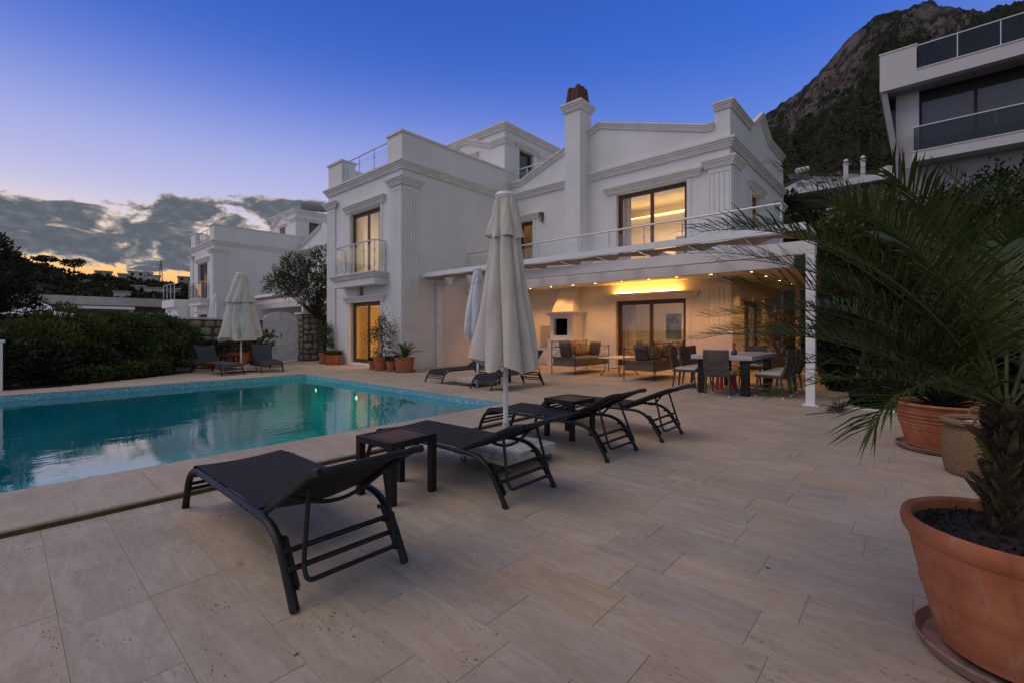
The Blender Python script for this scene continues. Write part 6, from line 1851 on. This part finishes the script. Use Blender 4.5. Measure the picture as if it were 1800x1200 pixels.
def stone_wall():
    t = thing('stone_wall', (1.0, 19.15, 0), 'fieldstone garden wall behind the far loungers', 'wall')
    MB().box((-8, 19.0, -.4), (6.74, 19.3, 1.62)).build('core', M['mortar'], t)
    MB().box((-8.05, 18.93, 1.62), (6.76, 19.37, 1.69)).build('coping', M['trim'], t)
    lay_stones(t, 3.4, 6.72, 0.02, 1.60, lambda u, z: ((u, 18.995, z), 0), 3)
    p = thing('stone_pillar', (8.45, 18.9, 0), 'fieldstone gate pillar right of the white gate', 'pillar')
    MB().box((8.17, 18.66, -.05), (8.78, 19.2, 1.88)).build('core', M['mortar'], p)
    MB().box((8.10, 18.60, 1.88), (8.85, 19.3, 1.95)).build('coping', M['trim'], p)
    lay_stones(p, 8.18, 8.77, 0.02, 1.86, lambda u, z: ((u, 18.655, z), 0), 5, .25)
    lay_stones(p, 18.68, 19.18, 0.02, 1.86, lambda u, z: ((8.165, u, z), R(-90)), 6, .25)
    w = thing('stone_wall', (10.0, 19.2, 0), 'fieldstone garden wall right of the pillar, behind the oleander', 'wall')
    MB().box((8.80, 19.0, -.05), (14, 19.3, 1.88)).build('core', M['mortar'], w)
    MB().box((8.87, 18.93, 1.88), (14, 19.37, 1.95)).build('coping', M['trim'], w)
    lay_stones(w, 8.82, 10.6, 0.02, 1.86, lambda u, z: ((u, 18.995, z), 0), 8, .3)
    # low retaining wall at the right edge of the picture
    rw = thing('stone_wall', (11.0, -2.6, 0), 'pale stone retaining wall at the right edge behind the basket', 'wall')
    MB().box((7.6, -1.6, -.4), (15.0, -1.25, 1.9)).build('core', M['mortar'], rw)
    lay_stones(rw, 7.62, 11.2, 0.02, 1.88, lambda u, z: ((u, -1.245, z), R(180)), 9, .22)
    # arched double gate
    g = thing('arched_gate', (7.46, 19.05, 0), 'white arched double gate in the stone wall', 'gate')
    y0, y1 = 19.02, 19.08
    for s, (x0, x1) in ((-1, (6.78, 7.455)), (1, (7.465, 8.14))):
        def top(x): return 1.55 + .42 * math.sqrt(max(0, 1 - ((x - 7.46)/.70)**2))
        xs = np.linspace(x0, x1, 13)
        MB().prism([(x0, .03)] + [(x1, .03)] + [(x, top(x)) for x in xs[::-1]], 'y', y0 + .02, y1 - .02).build('leaf', M['gate_paint'], g)
        f = MB()
        f.box((x0, y0, .03), (x0 + .05, y1, top(x0))); f.box((x1 - .05, y0, .03), (x1, y1, top(x1)))
        f.box((x0 + .05, y0, .03), (x1 - .05, y1, .10)); f.box((x0 + .05, y0, .98), (x1 - .05, y1, 1.10))
        for k in range(12):
            a, b = xs[k], xs[k+1]
            f.prism([(a, top(a) - .05), (b, top(b) - .05), (b, top(b)), (a, top(a))], 'y', y0 - .002, y1 + .002)
        f.build('leaf_frame', M['gate_paint'], g)
        d = MB()
        for k in range(1, 6):
            x = x0 + (x1 - x0) * k / 6; d.tube([(x, y0 - .0, 1.10), (x, y0 - .0, top(x) - .04)], .011, 6)
        cx = (x0 + x1) / 2
        for zz, rr in ((1.45, .12), (.55, .15)):
            d.tube([(cx + rr*math.cos(2*PI*q/16), y0, zz + rr*math.sin(2*PI*q/16)) for q in range(16)], .016, 6, closed=True)
            for q in range(4):
                a = PI/4 + q*PI/2
                d.tube(round_path([(cx + rr*math.cos(a), y0, zz + rr*math.sin(a)), (cx + rr*1.7*math.cos(a + .3), y0, zz + rr*1.7*math.sin(a + .3)), (cx + rr*1.5*math.cos(a + .9), y0, zz + rr*1.5*math.sin(a + .9))], .05, 4), .008, 6)
        d.build('scroll_work', M['gate_paint'], g)
    MB().box((7.44, y0 - .02, .95), (7.48, y0, 1.12)).build('lock', M['rubber'], g)
stone_wall()

# ================================================================== the twin villa next door
DY = 19.15
TWIN = villa(DY, 'white twin villa beyond the stone wall with dark windows', main=False)
MB().box((8.95, 14.5 + DY, .06), (9.0, 15.3 + DY, 2.3)).build('curtain', M['canvas_white'], TWIN); MB().box((8.95, 14.3 + DY, 3.1), (9.0, 15.4 + DY, 5.5)).build('curtain', M['canvas_white'], TWIN)
pergola(DY, 'white pergola of the twin villa beyond the stone wall', False)
def twin_extras():
    an = thing('annex', (8.0, 37.6, 0), 'low white annex with glass railing left of the twin villa', 'building')
    MB().box((7.5, 36.3, 2.75), (9.5, 39.6, 3.25)).build('roof_slab', M['stucco'], an)
    MB().box((7.7, 36.3, 0), (9.5, 36.55, 2.75)).build('wall', M['stucco'], an); MB().box((7.7, 36.55, 0), (7.9, 39.6, 2.75)).build('wall', M['stucco'], an); MB().box((8.9, 36.55, 0), (9.1, 39.6, 2.75)).build('wall', M['stucco'], an)
    railing(an, [(7.56, 39.4), (7.56, 38.4), (7.56, 37.4), (7.56, 36.4)], 3.25, 1.05)
    s = thing('solar_tank', (14.9, 32.3, 9.41), 'grey solar water tank lying on the roof of the twin villa', 'water tank', rz=R(-28), local=True)
    tk = MB(); pts = [(-.85, 0, .62), (-.84, 0, .62), (.84, 0, .62), (.85, 0, .62)]; tk.tube([(-.87, 0, .62), (-.84, 0, .62), (-.82, 0, .62), (.82, 0, .62), (.84, 0, .62), (.87, 0, .62)], [.22, .28, .30, .30, .28, .22], 24); tk.build('tank', M['tank'], s, smooth=True)
    for x in (-.5, .5): MB().tube([(x, -.306, .62), (x, -.2, .4), (x, 0, .3), (x, .2, .4), (x, .306, .62)], .02, 6).build('strap', M['rubber'], s)
    fr = MB()
    for x in (-.6, .6):
        fr.bar((x, -.25, 0), (x, -.05, .36), .04); fr.bar((x, .25, 0), (x, .05, .36), .04)
    fr.build('stand', M['alu'], s)
    # furled parasol in the twin's yard
    p = thing('parasol', (7.2, 26.4, 0), 'white closed parasol standing beyond the garden gate', 'parasol', 'closed parasols round the pool', 0, local=True)
    MB().tube([(0, 0, 0), (0, 0, 3.1)], .03, 10).build('pole', M['pole_paint'], p)
    vs, fs = folded_cloth(77, 3.0, 1.4, .09, .36, .35, hem=.05); MB().add(vs, fs).build('canopy', M['canvas_white'], p, smooth='all', recalc=False)
    MB().lathe([(.1, 0), (.11, .02), (.03, .06)], 16, (0, 0, 3.0)).build('top_cap', M['pole_paint'], p)
    MB().lathe([(.32, 0), (.32, .08), (.05, .11)], 20).build('base', M['base_paint'], p)
M['tank'] = simple('grey_tank', (0.22, 0.235, 0.24), .45, .1, 5.0, metal=.2)
twin_extras()
MB().add([(-60, 19.35, -.1), (9.6, 19.35, -.1), (14, 19.35, -.1), (14, 130, -.1), (-60, 130, -.1)], [(0, 1, 2, 3, 4)]).build('neighbour_yard', M['yard'], kind='structure', label='pale yard of the neighbouring plots') if 'yard' in M else None

# ================================================================== low building and tent beyond the wall
M['concrete'] = simple('pale_concrete', (0.40, 0.375, 0.345), .9, .12, 2.0, .2, 8.0)
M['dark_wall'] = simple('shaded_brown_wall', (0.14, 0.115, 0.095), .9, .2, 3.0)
M['tent'] = simple('white_tent_cloth', (0.74, 0.75, 0.78), .8, .05, 3.0)
def low_buildings():
    b = thing('flat_roofed_building', (6.0, 52, 0), 'long low flat roofed building beyond the garden wall', 'building')
    MB().box((-24, 50, 3.27), (30, 66, 3.95)).build('roof_parapet', M['concrete'], b)
    MB().box((-24, 52.5, 0), (30, 66, 3.27)).build('wall', M['dark_wall'], b)
    MB().box((2.9, 48.6, 2.93), (7.4, 50.4, 3.13)).build('canopy', M['white_paint'], b)
    MB().box((7.4, 49.6, 2.55), (18, 50.3, 2.72)).build('canopy', M['white_paint'], b)
    for x in (-4, 0.5, 3.2, 7.2, 11, 15): MB().box((x, 49.9, 0), (x + .3, 50.2, 2.93 if x < 7.3 else 2.55)).build('column', M['concrete'], b)
    for x in (-2.5, 1.5, 5.0, 9.0, 13.0): 
        f = MB().box((x, 52.42, .2), (x + 1.8, 52.5, 2.4)).build('window', M['dark_leg'], b)
        MB().box((x + .1, 52.40, .3), (x + 1.7, 52.419, 2.3)).build('pane', M['dark_pane'], f)
    t = thing('tent_canopy', (1.7, 43.2, 0), 'white pointed tent canopy beyond the hedge', 'tent')
    c = (1.7, 43.2); w = 1.75
    vs = [(c[0], c[1], 3.12)]; 
    ring = []
    for k in range(24):
        a = 2*PI*k/24; q = (abs(math.cos(a))**6 + abs(math.sin(a))**6) ** (-1/6); ring.append((w*q*math.cos(a), w*q*math.sin(a)))
    for s, z in ((.12, 2.98), (.45, 2.62), (1.0, 2.26), (1.0, 2.08)):
        vs += [(c[0] + s*x, c[1] + s*y, z) for x, y in ring]
    fs = [(0, 1 + k, 1 + (k+1) % 24) for k in range(24)] + [(1 + l*24 + k, 1 + l*24 + (k+1) % 24, 1 + (l+1)*24 + (k+1) % 24, 1 + (l+1)*24 + k) for l in range(3) for k in range(24)]
    MB().add(vs, fs).build('cloth', M['tent'], t)
    for sx in (-1, 1):
        for sy in (-1, 1): MB().tube([(c[0] + sx*w*.95, c[1] + sy*w*.95, 0), (c[0] + sx*w*.95, c[1] + sy*w*.95, 2.2)], .04, 8).build('pole', M['alu'], t)
low_buildings()

# ================================================================== modern house on the right
def modern_house():
    h = thing('modern_house', (27.0, -2.0, 7.0), 'white modern house on the slope with smoked glass balconies', 'house')
    X = 25.7; S = M['stucco_modern']
    MB().box((X, .03, 12.22), (X + .35, 1.24, 13.28)).box((X, -14, 11.68), (X + .35, 1.24, 12.22)).build('upper_parapet', S, h)
    MB().box((X + .35, -14, 11.68), (36, 1.24, 11.95)).build('soffit', M['soffit_grey'], h)
    MB().box((X + .35, .95, 11.95), (36, 1.24, 13.28)).build('side_parapet', S, h)
    MB().box((X - .03, .0, 13.28), (X + .38, 1.27, 13.33)).box((X - .03, -14, 12.22), (X + .1, .03, 12.26)).build('cap', M['trim'], h)
    y = .0; k = 0
    while y > -8:
        MB().box((X + .04, y - 1.19, 12.27), (X + .055, y - .02, 13.22)).build('glass_panel', M['dark_glass'], h)
        MB().box((X + .02, y - 1.22, 12.26), (X + .08, y - 1.19, 13.25)).build('post', M['alu'], h)
        y -= 1.2
    MB().box((X + .01, -8.3, 13.22), (X + .09, .03, 13.26)).build('handrail', M['alu'], h)
    # slanted side fin and corner wall
    MB().add([(X + .1, 1.20, 11.68), (X + 2.6, 1.20, 11.68), (X + 2.6, .55, 7.0), (X + .75, .55, 7.0), (X + .1, 1.0, 11.68), (X + 2.6, 1.0, 11.68), (X + 2.6, .36, 7.0), (X + .75, .36, 7.0)],
             [(0, 1, 2, 3), (7, 6, 5, 4), (0, 4, 5, 1), (1, 5, 6, 2), (2, 6, 7, 3), (3, 7, 4, 0)]).build('side_fin', M['soffit_grey'], h)
    MB().box((X + .9, -.05, 7.0), (X + 1.2, .72, 11.68)).build('wall', S, h)
    # window wall with curtains
    MB().box((X + 1.1, -14, 8.5), (X + 1.16, -.05, 8.58)).box((X + 1.1, -14, 11.2), (X + 1.16, -.05, 11.68)).build('window_frame', M['dark_alu'], h)
    y = -.05; k = 0
    while y > -8:
        MB().box((X + 1.1, y - .1, 8.58), (X + 1.17, y, 11.2)).build('mullion', M['dark_alu'], h)
        MB().box((X + 1.13, y - 1.7, 8.58), (X + 1.14, y - .1, 11.2)).build('pane', M['dark_pane'], h)
        cv = MB(); vs = []; n = 60
        for q in range(n + 1):
            yy = y - .1 - 1.6 * q / n; xx = X + 1.35 + .035 * math.sin(q * 1.9)
            vs += [(xx, yy, 8.55), (xx, yy, 11.3)]
        cv.add(vs, [(2*q, 2*q+2, 2*q+3, 2*q+1) for q in range(n)]); cv.build('curtain', M['curtain_grey'], h, smooth='all')
        y -= 1.7
    MB().box((X + 1.9, -14, 7.0), (X + 2.0, .5, 11.68)).build('room_wall', M['dark_wall'], h)
    # lower balcony
    MB().box((X, -14, 8.36), (X + 1.9, .18, 8.76)).build('balcony_slab', S, h)
    MB().box((X - .03, -14, 8.76), (X + .15, .21, 8.80)).build('cap', M['trim'], h)
    y = .12
    while y > -8:
        MB().box((X + .04, y - 2.38, 8.81), (X + .055, y, 9.80)).build('glass_panel', M['dark_glass'], h); y -= 2.4
    MB().box((X + .02, -8.2, 9.80), (X + .075, .15, 9.84)).build('handrail', M['alu'], h)
    MB().box((X + .04, .105, 8.81), (X + 1.8, .12, 9.8)).build('glass_panel', M['dark_glass'], h)
    MB().box((X + .8, -14, 5.0), (X + 1.0, .5, 8.36)).build('wall', M['soffit_grey'], h)
    for yy in (-.6, -1.75, -2.9, -4.1): MB().lathe([(.06, 11.672), (.06, 11.679)], 12, (X + .75, yy, 0)).build('downlight', M['rubber'], h)
    # terrace band running left
    b = thing('terrace_band', (26.2, 3.0, 5.0), 'white terrace edge with grey soffit left of the modern house', 'building')
    MB().box((X - .05, .72, 7.83), (X + .3, 9.5, 8.12)).build('parapet', S, b)
    MB().box((X + .3, .72, 7.83), (31, 9.5, 8.0)).build('slab', M['soffit_grey'], b)
    MB().box((X + 1.3, .5, 5.0), (X + 1.5, 9.5, 7.83)).build('wall', M['dark_wall'], b)
    MB().box((X + .6, .72, 6.98), (X + .75, 9.5, 7.05)).build('rail', M['white_paint'], b)
    for yy in (1.6, 3.4, 5.2): MB().box((X + .63, yy, 5.0), (X + .7, yy + .06, 6.98)).build('post', M['white_paint'], b)
M['stucco_modern'] = stucco('white_render', (0.62, 0.61, 0.60), .05)
M['soffit_grey'] = simple('grey_render', (0.34, 0.335, 0.33), .9, .06, 2.0)
M['curtain_grey'] = fabric('grey_curtain', (0.42, 0.40, 0.37))
modern_house()

# houses on the slope under the mountain
def slope_houses():
    h = thing('hillside_house', (73, 7, 18), 'white hillside house with two domed chimneys below the mountain', 'house')
    S = M['stucco_modern']
    def on(u, v, D):   # metres on the slope from a sight line
        a, b = (u - 900) / 800, (580 - v) / 800
        return Vector((FW[0]*D + RT[0]*a*D, FW[1]*D + RT[1]*a*D, 1.25 + b*D))
    A, B, C, D_ = Vector((70.3, 10.6, 0)), Vector((73.5, 7.45, 0)), Vector((77.7, 2.95, 0)), Vector((78.6, 2.0, 0))
    def block(p, q, z0, z1, depth, mat, name, off=0.0):
        d = (q - p).normalized(); n = Vector((-d.y, d.x, 0)); n = n if n.x > 0 else -n
        a, b = p + n*off, q + n*off
        c, e = b + n*depth, a + n*depth
        return MB().prism([(a.x, a.y), (b.x, b.y), (c.x, c.y), (e.x, e.y)], 'z', z0, z1).build(name, mat, h)
    block(A, B, 17.5, 21.4, 6, S, 'wall'); block(A + Vector((-.2, .2, 0)), B, 21.4, 21.65, 6.3, M['roof_clay'], 'roof', -.25)
    block(B, C, 17.5, 22.0, 6, S, 'wall', .4); block(B, C, 22.0, 22.3, 6.3, M['roof_clay'], 'roof', .2)
    block(C, D_, 18, 22.9, 6, S, 'wall')
    block(A.lerp(B, .25), A.lerp(B, .62), 19.2, 20.6, .1, M['dark_leg'], 'window', -.06); block(A.lerp(B, .70), A.lerp(B, .86), 19.5, 21.0, .1, M['dark_leg'], 'window', -.06)
    block(A.lerp(B, .05), B, 19.0, 19.15, 2.5, M['rafter'], 'pergola', -2.4); block(B.lerp(C, .02), B.lerp(C, .45), 19.7, 19.9, 2.0, M['rafter'], 'pergola', -1.6)
    for (u, v) in ((1487, 290), (1517, 284)):
        p = on(u, v, 59.5)
        c = MB(); c.box((p.x - .24, p.y - .24, p.z - 3), (p.x + .24, p.y + .24, p.z)); ch = c.build('chimney', S, h)
        MB().lathe([(.36, 0), (.36, .1), (.28, .12), (.28, .42), (.24, .6), (.13, .72), (.02, .75)], 16, (p.x, p.y, p.z)).build('dome', S, ch, smooth=True)
        MB().lathe([(.285, .17), (.285, .36)], 16, (p.x, p.y, p.z), False, False).build('vent', M['dark_leg'], ch)
    for k, u in enumerate((1398, 1409, 1420)):
        p = on(u, 309, 58)
        s = MB().add([(p.x - .35, p.y + .35, p.z - .5), (p.x + .25, p.y - .35, p.z - .35), (p.x + .9, p.y + .2, p.z + .55), (p.x + .3, p.y + .9, p.z + .4), (p.x - .3, p.y + .4, p.z - .58), (p.x + .3, p.y - .3, p.z - .43), (p.x + .95, p.y + .25, p.z + .47), (p.x + .35, p.y + .95, p.z + .32)], [(0,1,2,3),(7,6,5,4),(0,4,5,1),(1,5,6,2),(2,6,7,3),(3,7,4,0)])
        s.build('solar_panel', M['panel'], h)
    p, q = on(1400, 301, 60), on(1420, 297, 60)
    MB().tube([p, q], .35, 12).build('water_tank', M['stucco_modern'], h)
    block(A + Vector((-1.2, 1.4, 0)), A + Vector((.2, -.2, 0)), 17.5, 20.4, 4, S, 'wall', -.4)
M['panel'] = simple('solar_glass', (0.05, 0.06, 0.075), .1, .1)
slope_houses()

# ================================================================== hills and mountain
def mat_mountain():
    t = NT('rocky_mountain')
    n1 = t.noise(t.pos, .018, 7.0, .6); n2 = t.noise(t.pos, .10, 7.0, .65); n3 = t.noise(t.scale(t.pos, (1, 1, .35)), .05, 8.0, .7, .5)
    rock = t.mix(t.mr(n3, .40, .62), (0.030, 0.029, 0.027), (0.165, 0.155, 0.145))
    rock = t.mix(t.math('MULTIPLY', t.mr(n1, .5, .7), .55), rock, (0.16, 0.105, 0.08))
    veg = t.mix(t.mr(n2, .35, .65), (0.014, 0.019, 0.009), (0.044, 0.051, 0.024))
    se = t.N('ShaderNodeSeparateXYZ'); t.L(t.geo.outputs['Normal'], se.inputs[0])
    ps = t.N('ShaderNodeSeparateXYZ'); t.L(t.pos, ps.inputs[0])
    at = t.N('ShaderNodeAttribute'); at.attribute_name = 'rocky'
    f = t.math('ADD', t.math('MULTIPLY', at.outputs['Fac'], 1.0), t.math('MULTIPLY', t.math('SUBTRACT', n2, .5), 1.5))
    f = t.math('ADD', f, t.math('MULTIPLY', t.math('SUBTRACT', .62, se.outputs[2]), .5))
    c = t.mix(t.mr(f, .42, .62), veg, rock)
    t.bump(t.math('ADD', n3, n2), 1.0, 6.0)
    return t.done(c, .95, None, .1)
M['mountain'] = mat_mountain()
def mat_hill():
    t = NT('wooded_hill')
    n1 = t.noise(t.pos, .03, 6.0, .6); n2 = t.noise(t.pos, .16, 6.0, .65)
    c = t.mix(t.mr(n2, .35, .65), (0.022, 0.026, 0.015), (0.060, 0.058, 0.036))
    c = t.mix(t.math('MULTIPLY', t.mr(n1, .55, .72), .7), c, (0.15, 0.115, 0.075))
    t.bump(n2, 1.0, 3.0)
    return t.done(c, .95, None, .1)
M['hill'] = mat_hill()
M['hill_tree'] = mat_leaf('hill_tree_foliage', (0.013, 0.018, 0.009), (0.044, 0.054, 0.026), .05, .8)

def polar_terrain(name, mat, us, ridge_v, r0, rr, r1, z0, nr, seed, amp, label, rocky=None, base_pow=1.25, back=.55):
    """a ridge standing round part of the horizon; us/ridge_v give the skyline as seen from the terrace"""
    nu = 360
    U = np.linspace(us[0], us[-1], nu); V = np.interp(U, us, ridge_v)
    A = (U - 900) / 800; az = np.arctan(A)                             # bearing from the view axis
    el = (580 - V) / 800 * np.cos(az)
    rad = np.concatenate([np.linspace(r0, rr, int(nr * .75)), np.linspace(rr, r1, nr - int(nr * .75) + 1)[1:]])
    H = 1.25 + rr * el
    nz1 = smoothnoise((nu, nr), (26, 12), seed); nz2 = smoothnoise((nu, nr), (70, 34), seed + 1); nz3 = smoothnoise((nu, nr), (180, 80), seed + 2); nz4 = smoothnoise((nu, nr), (360, 150), seed + 3)
    V3 = np.zeros((nu, nr, 3)); RK = np.zeros((nu, nr))
    for j, r in enumerate(rad):
        if r <= rr:
            s = (r - r0) / (rr - r0); prof_ = s ** base_pow
            if rocky is not None: prof_ = .62 * s ** 1.05 + .38 * np.clip((s - .55) / .45, 0, 1) ** .8
            z = z0 + (H - z0) * prof_
        else:
            s = 1 - back * (r - rr) / (r1 - rr); z = H * s
        damp = np.clip((r - r0) / (rr - r0), 0, 1)
        edge = 1 - .78 * np.exp(-((r - rr) / (rr * .07)) ** 2)
        nn = ((nz1[:, j] - .5) * 1.0 + (nz2[:, j] - .5) * .55 + (nz3[:, j] - .5) * .42 + (nz4[:, j] - .5) * .28) * amp * damp * edge
        ang = az
        V3[:, j, 0] = r * (FW[0] * np.cos(ang) + RT[0] * np.sin(ang)); V3[:, j, 1] = r * (FW[1] * np.cos(ang) + RT[1] * np.sin(ang)); V3[:, j, 2] = z + nn
        if rocky is not None: RK[:, j] = rocky(U, r / rr)
    idx = np.arange(nu * nr).reshape(nu, nr)
    F = np.stack([idx[:-1, :-1], idx[1:, :-1], idx[1:, 1:], idx[:-1, 1:]], axis=-1).reshape(-1, 4)
    me = bpy.data.meshes.new(name); me.from_pydata(V3.reshape(-1, 3).tolist(), [], F.tolist())
    bm = bmesh.new(); bm.from_mesh(me); bmesh.ops.recalc_face_normals(bm, faces=bm.faces)
    if sum(f.normal.z for f in list(bm.faces)[:400]) < 0: bmesh.ops.reverse_faces(bm, faces=bm.faces)
    bm.to_mesh(me); bm.free()
    me.polygons.foreach_set('use_smooth', [True] * len(me.polygons))
    at = me.attributes.new('rocky', 'FLOAT', 'POINT'); at.data.foreach_set('value', RK.ravel().astype(np.float32))
    o = bpy.data.objects.new(name, me); COL.objects.link(o); me.materials.append(mat); tag(o, label, None, None, 'structure')
    return V3, U, rad

def blob_wood(name, pts, sizes, mat, label, rng, per=34, flat=.8, parent=None):
    """crowns of many small trees as one mass of leaf clumps"""
    n = len(pts)
    P = np.repeat(pts, per, axis=0); S = np.repeat(sizes, per)
    d = rng.normal(size=(n * per, 3)); d /= np.linalg.norm(d, axis=1, keepdims=True); d[:, 2] = np.abs(d[:, 2]) * .9 - .15
    P = P + d * S[:, None] * np.array([1, 1, flat]) * (.55 + .45 * rng.random((n * per, 1))) + np.array([0, 0, 1]) * S[:, None] * .5
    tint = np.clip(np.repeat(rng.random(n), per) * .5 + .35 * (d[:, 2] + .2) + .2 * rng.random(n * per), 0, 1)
    o = leaf_object(name, P, d + rng.normal(size=P.shape) * .5, S * .75, S * .6, mat, parent, rng, tint, kind='stuff')
    o['label'] = label
    return o
def landscape():
    us = [-420, -150, 9, 35, 54, 93, 117, 140, 168, 194, 233, 289, 327, 420, 520, 640]
    vs_ = [400, 433, 454, 457, 464, 474, 480, 485, 487, 488, 493, 501, 504, 509, 514, 518]
    V3, U, rad = polar_terrain('hill', M['hill'], us, vs_, 130, 420, 700, -1.0, 110, 5, 6.0, 'dark wooded hill on the left skyline')
    rng = np.random.default_rng(2)
    iu = rng.integers(60, 350, 1500); ir = (rng.random(1500) ** .8 * 80).astype(int)
    pts = V3[iu, ir]; sz = 1.0 + 1.9 * rng.random(1500)
    blob_wood('hillside_wood', pts, sz, M['hill_tree'], 'dark scrub and trees covering the left hill', rng)
    # single pines against the sky
    def ridge_point(u):
        k = int(np.argmin(abs(U - u))); j = int(np.argmax(V3[k, :, 2] / rad)); return Vector(V3[k, j])
    for k, (u, hh, wd, lab) in enumerate(((80, 6.5, 7.0, 'broad umbrella pine on the left ridge, half sunk in scrub'), (129, 9.5, 7.5, 'umbrella pine standing clear on the left ridge'))):
        p = ridge_point(u)
        t = thing('pine_tree', tuple(p), lab, 'tree', 'umbrella pines on the ridge', local=True)
        MB().tube([(0, 0, -1), (.3, 0, hh * .45), (0, .2, hh * .8)], [.5, .35, .2], 8).build('trunk', M['bark'], t)
        P, d, w, j = crown_points([(0, 0, hh * .85, wd, wd, hh * .28), (1.5, 1, hh * .95, wd * .6, wd * .6, hh * .22), (-2.0, -1, hh * .8, wd * .5, wd * .5, hh * .2)], 900, rng, .4, 60)
        leaf_object('crown', P, d + rng.normal(size=P.shape), np.full(len(P), 1.1), np.full(len(P), .8), M['hill_tree'], t, rng)
    # houses along the ridge and slope
    W = [M['stucco_modern'], M['concrete']]
    spec = [(248, 1.0, 22, 8, 8, 'white terraced block on the ridge line', 0), (268, .985, 14, 7, 8, 'white house just below the ridge block', 0), (182, 1.0, 14, 4.5, 8, 'low grey house on the ridge among trees', 1), (217, 1.0, 10, 4, 7, 'small grey house right of the ridge trees', 1), (327, 1.0, 16, 8, 9, 'dark flat roofed house on the ridge beside the twin villa', 1),
            (143, .90, 14, 3, 6, 'small white roofed shed below the ridge pines', 0), (216, .62, 9, 6, 6, 'small white house at mid slope', 0), (280, .72, 20, 6, 8, 'long white house at the right of the slope', 0), (300, .80, 14, 7, 8, 'pale house above the long white one', 1), (160, .50, 18, 2.2, 7, 'low pale shed at the foot of the hill', 0), (268, .55, 16, 4, 7, 'pale stone house low on the right slope', 1), (240, .80, 12, 5, 7, 'grey house among the trees at mid slope', 1), (310, .62, 14, 5, 7, 'white house at the lower right of the slope', 0)]
    for (u, fr, wd, hh, dp, lab, m) in spec:
        k = int(np.argmin(abs(U - u))); j = int(np.argmin(abs(rad - 420 * fr))); p = Vector(V3[k, j])
        az = math.atan2(p.y, p.x)
        t = thing('hillside_building', tuple(p), lab, 'building', 'buildings on the left hill', rz=az - PI/2, local=True)
        wd *= .62; hh *= .8
        MB().box((-wd/2, -dp/2, -3), (wd/2, dp/2, hh)).build('wall', W[m], t)
        MB().box((-wd/2 - .5, -dp/2 - .5, hh), (wd/2 + .5, dp/2 + .5, hh + .5)).build('roof', W[1 - m], t)
        if hh > 3.5:
            nst = max(1, int(hh // 3.2)); nw = max(2, int(wd // 4))
            for s in range(nst):
                for q in range(nw):
                    x = -wd/2 + wd * (q + .5) / nw; z = .8 + s * 3.2
                    MB().box((x - .9, -dp/2 - .06, z), (x + .9, -dp/2 - .005, z + 1.7)).build('window', M['dark_leg'], t)
    # pylon
    p = ridge_point(283); t = thing('lattice_mast', tuple(p), 'thin lattice mast on the ridge line', 'mast', local=True)
    H = 17.0; m = MB(); 
    for sx in (-1, 1):
        for sy in (-1, 1): m.bar((sx*1.3, sy*1.3, -1), (sx*.2, sy*.2, H), .16)
    m.build('legs', M['rubber'], t)
    m = MB()
    for k in range(9):
        z = H * k / 9; z2 = H * (k + 1) / 9; w0 = 1.3 - 1.1 * k / 9; w1 = 1.3 - 1.1 * (k + 1) / 9
        for sy in (-1, 1): m.bar((-w0, sy*w0, z), (w1, sy*w1, z2), .1); m.bar((w0, sy*w0, z), (-w1, sy*w1, z2), .1)
    for z, w in ((11, 2.6), (13.5, 2.1), (16, 1.5)): m.bar((-w, 0, z), (w, 0, z), .16)
    m.build('bracing', M['rubber'], t)
    # ---- the mountain
    us = [1180, 1300, 1345, 1370, 1400, 1440, 1480, 1510, 1535, 1560, 1600, 1640, 1680, 1700, 1725, 1745, 1765, 1800, 1900, 2100, 2500]
    vs_ = [300, 238, 206, 188, 166, 128, 84, 48, 28, 18, 9, 7, 15, 18, 21, 17, 10, -2, -60, -120, -150]
    def rocky(U_, s):
        top = np.clip((s - .68) / .18, 0, 1) * np.clip((1790 - U_) / 120, 0, 1)
        low = np.exp(-((s - .40) / .07) ** 2) * .75 * np.clip((1700 - U_) / 200, .3, 1)
        return np.clip(-.05 + .70 * top + low * .75, 0, 1) * np.clip(1.0 + .3 * np.sin(U_ / 37), .6, 1.1)
    V3, U, rad = polar_terrain('mountain', M['mountain'], us, vs_, 120, 620, 900, 8.0, 170, 31, 30.0, 'rocky scrub covered mountain on the right', rocky)
    n = 9000
    iu = rng.integers(20, 300, n); ir = (rng.random(n) * 112).astype(int)
    keep = rng.random(n) < np.array([1.0 - .85 * float(np.clip((rad[j] / 620 - .72) / .12, 0, 1)) for j in ir])
    pts = V3[iu[keep], ir[keep]] + rng.normal(size=(keep.sum(), 3)) * np.array([2.5, 2.5, 0]); sz = 1.2 + 2.2 * rng.random(len(pts)) ** 1.5
    blob_wood('mountain_scrub', pts, sz, M['hill_tree'], 'dark scrub dotted over the mountain slope', rng, per=9)
    # bank that carries the modern house
    b = MB(); b.prism([(20.6, -.1), (20.6, .2), (24.8, 4.8), (27.5, 6.9), (60, 12), (128, 9), (128, -.1)], 'y', -60, 14)
    b.build('bank', M['hill'], kind='structure', label='earth bank under the modern house')
    MB().add([(-60, 19.4, -.12), (14, 19.4, -.12), (40, 19.4, -.12), (40, 140, -.12), (-60, 140, -.12)], [(0, 1, 2, 3, 4)]).build('yard', M['concrete'], kind='structure', label='pale yard of the plots beyond the wall')
landscape()

# drop the builder's bookkeeping
for _ob in scene.objects:
    if '_o' in _ob: del _ob['_o']
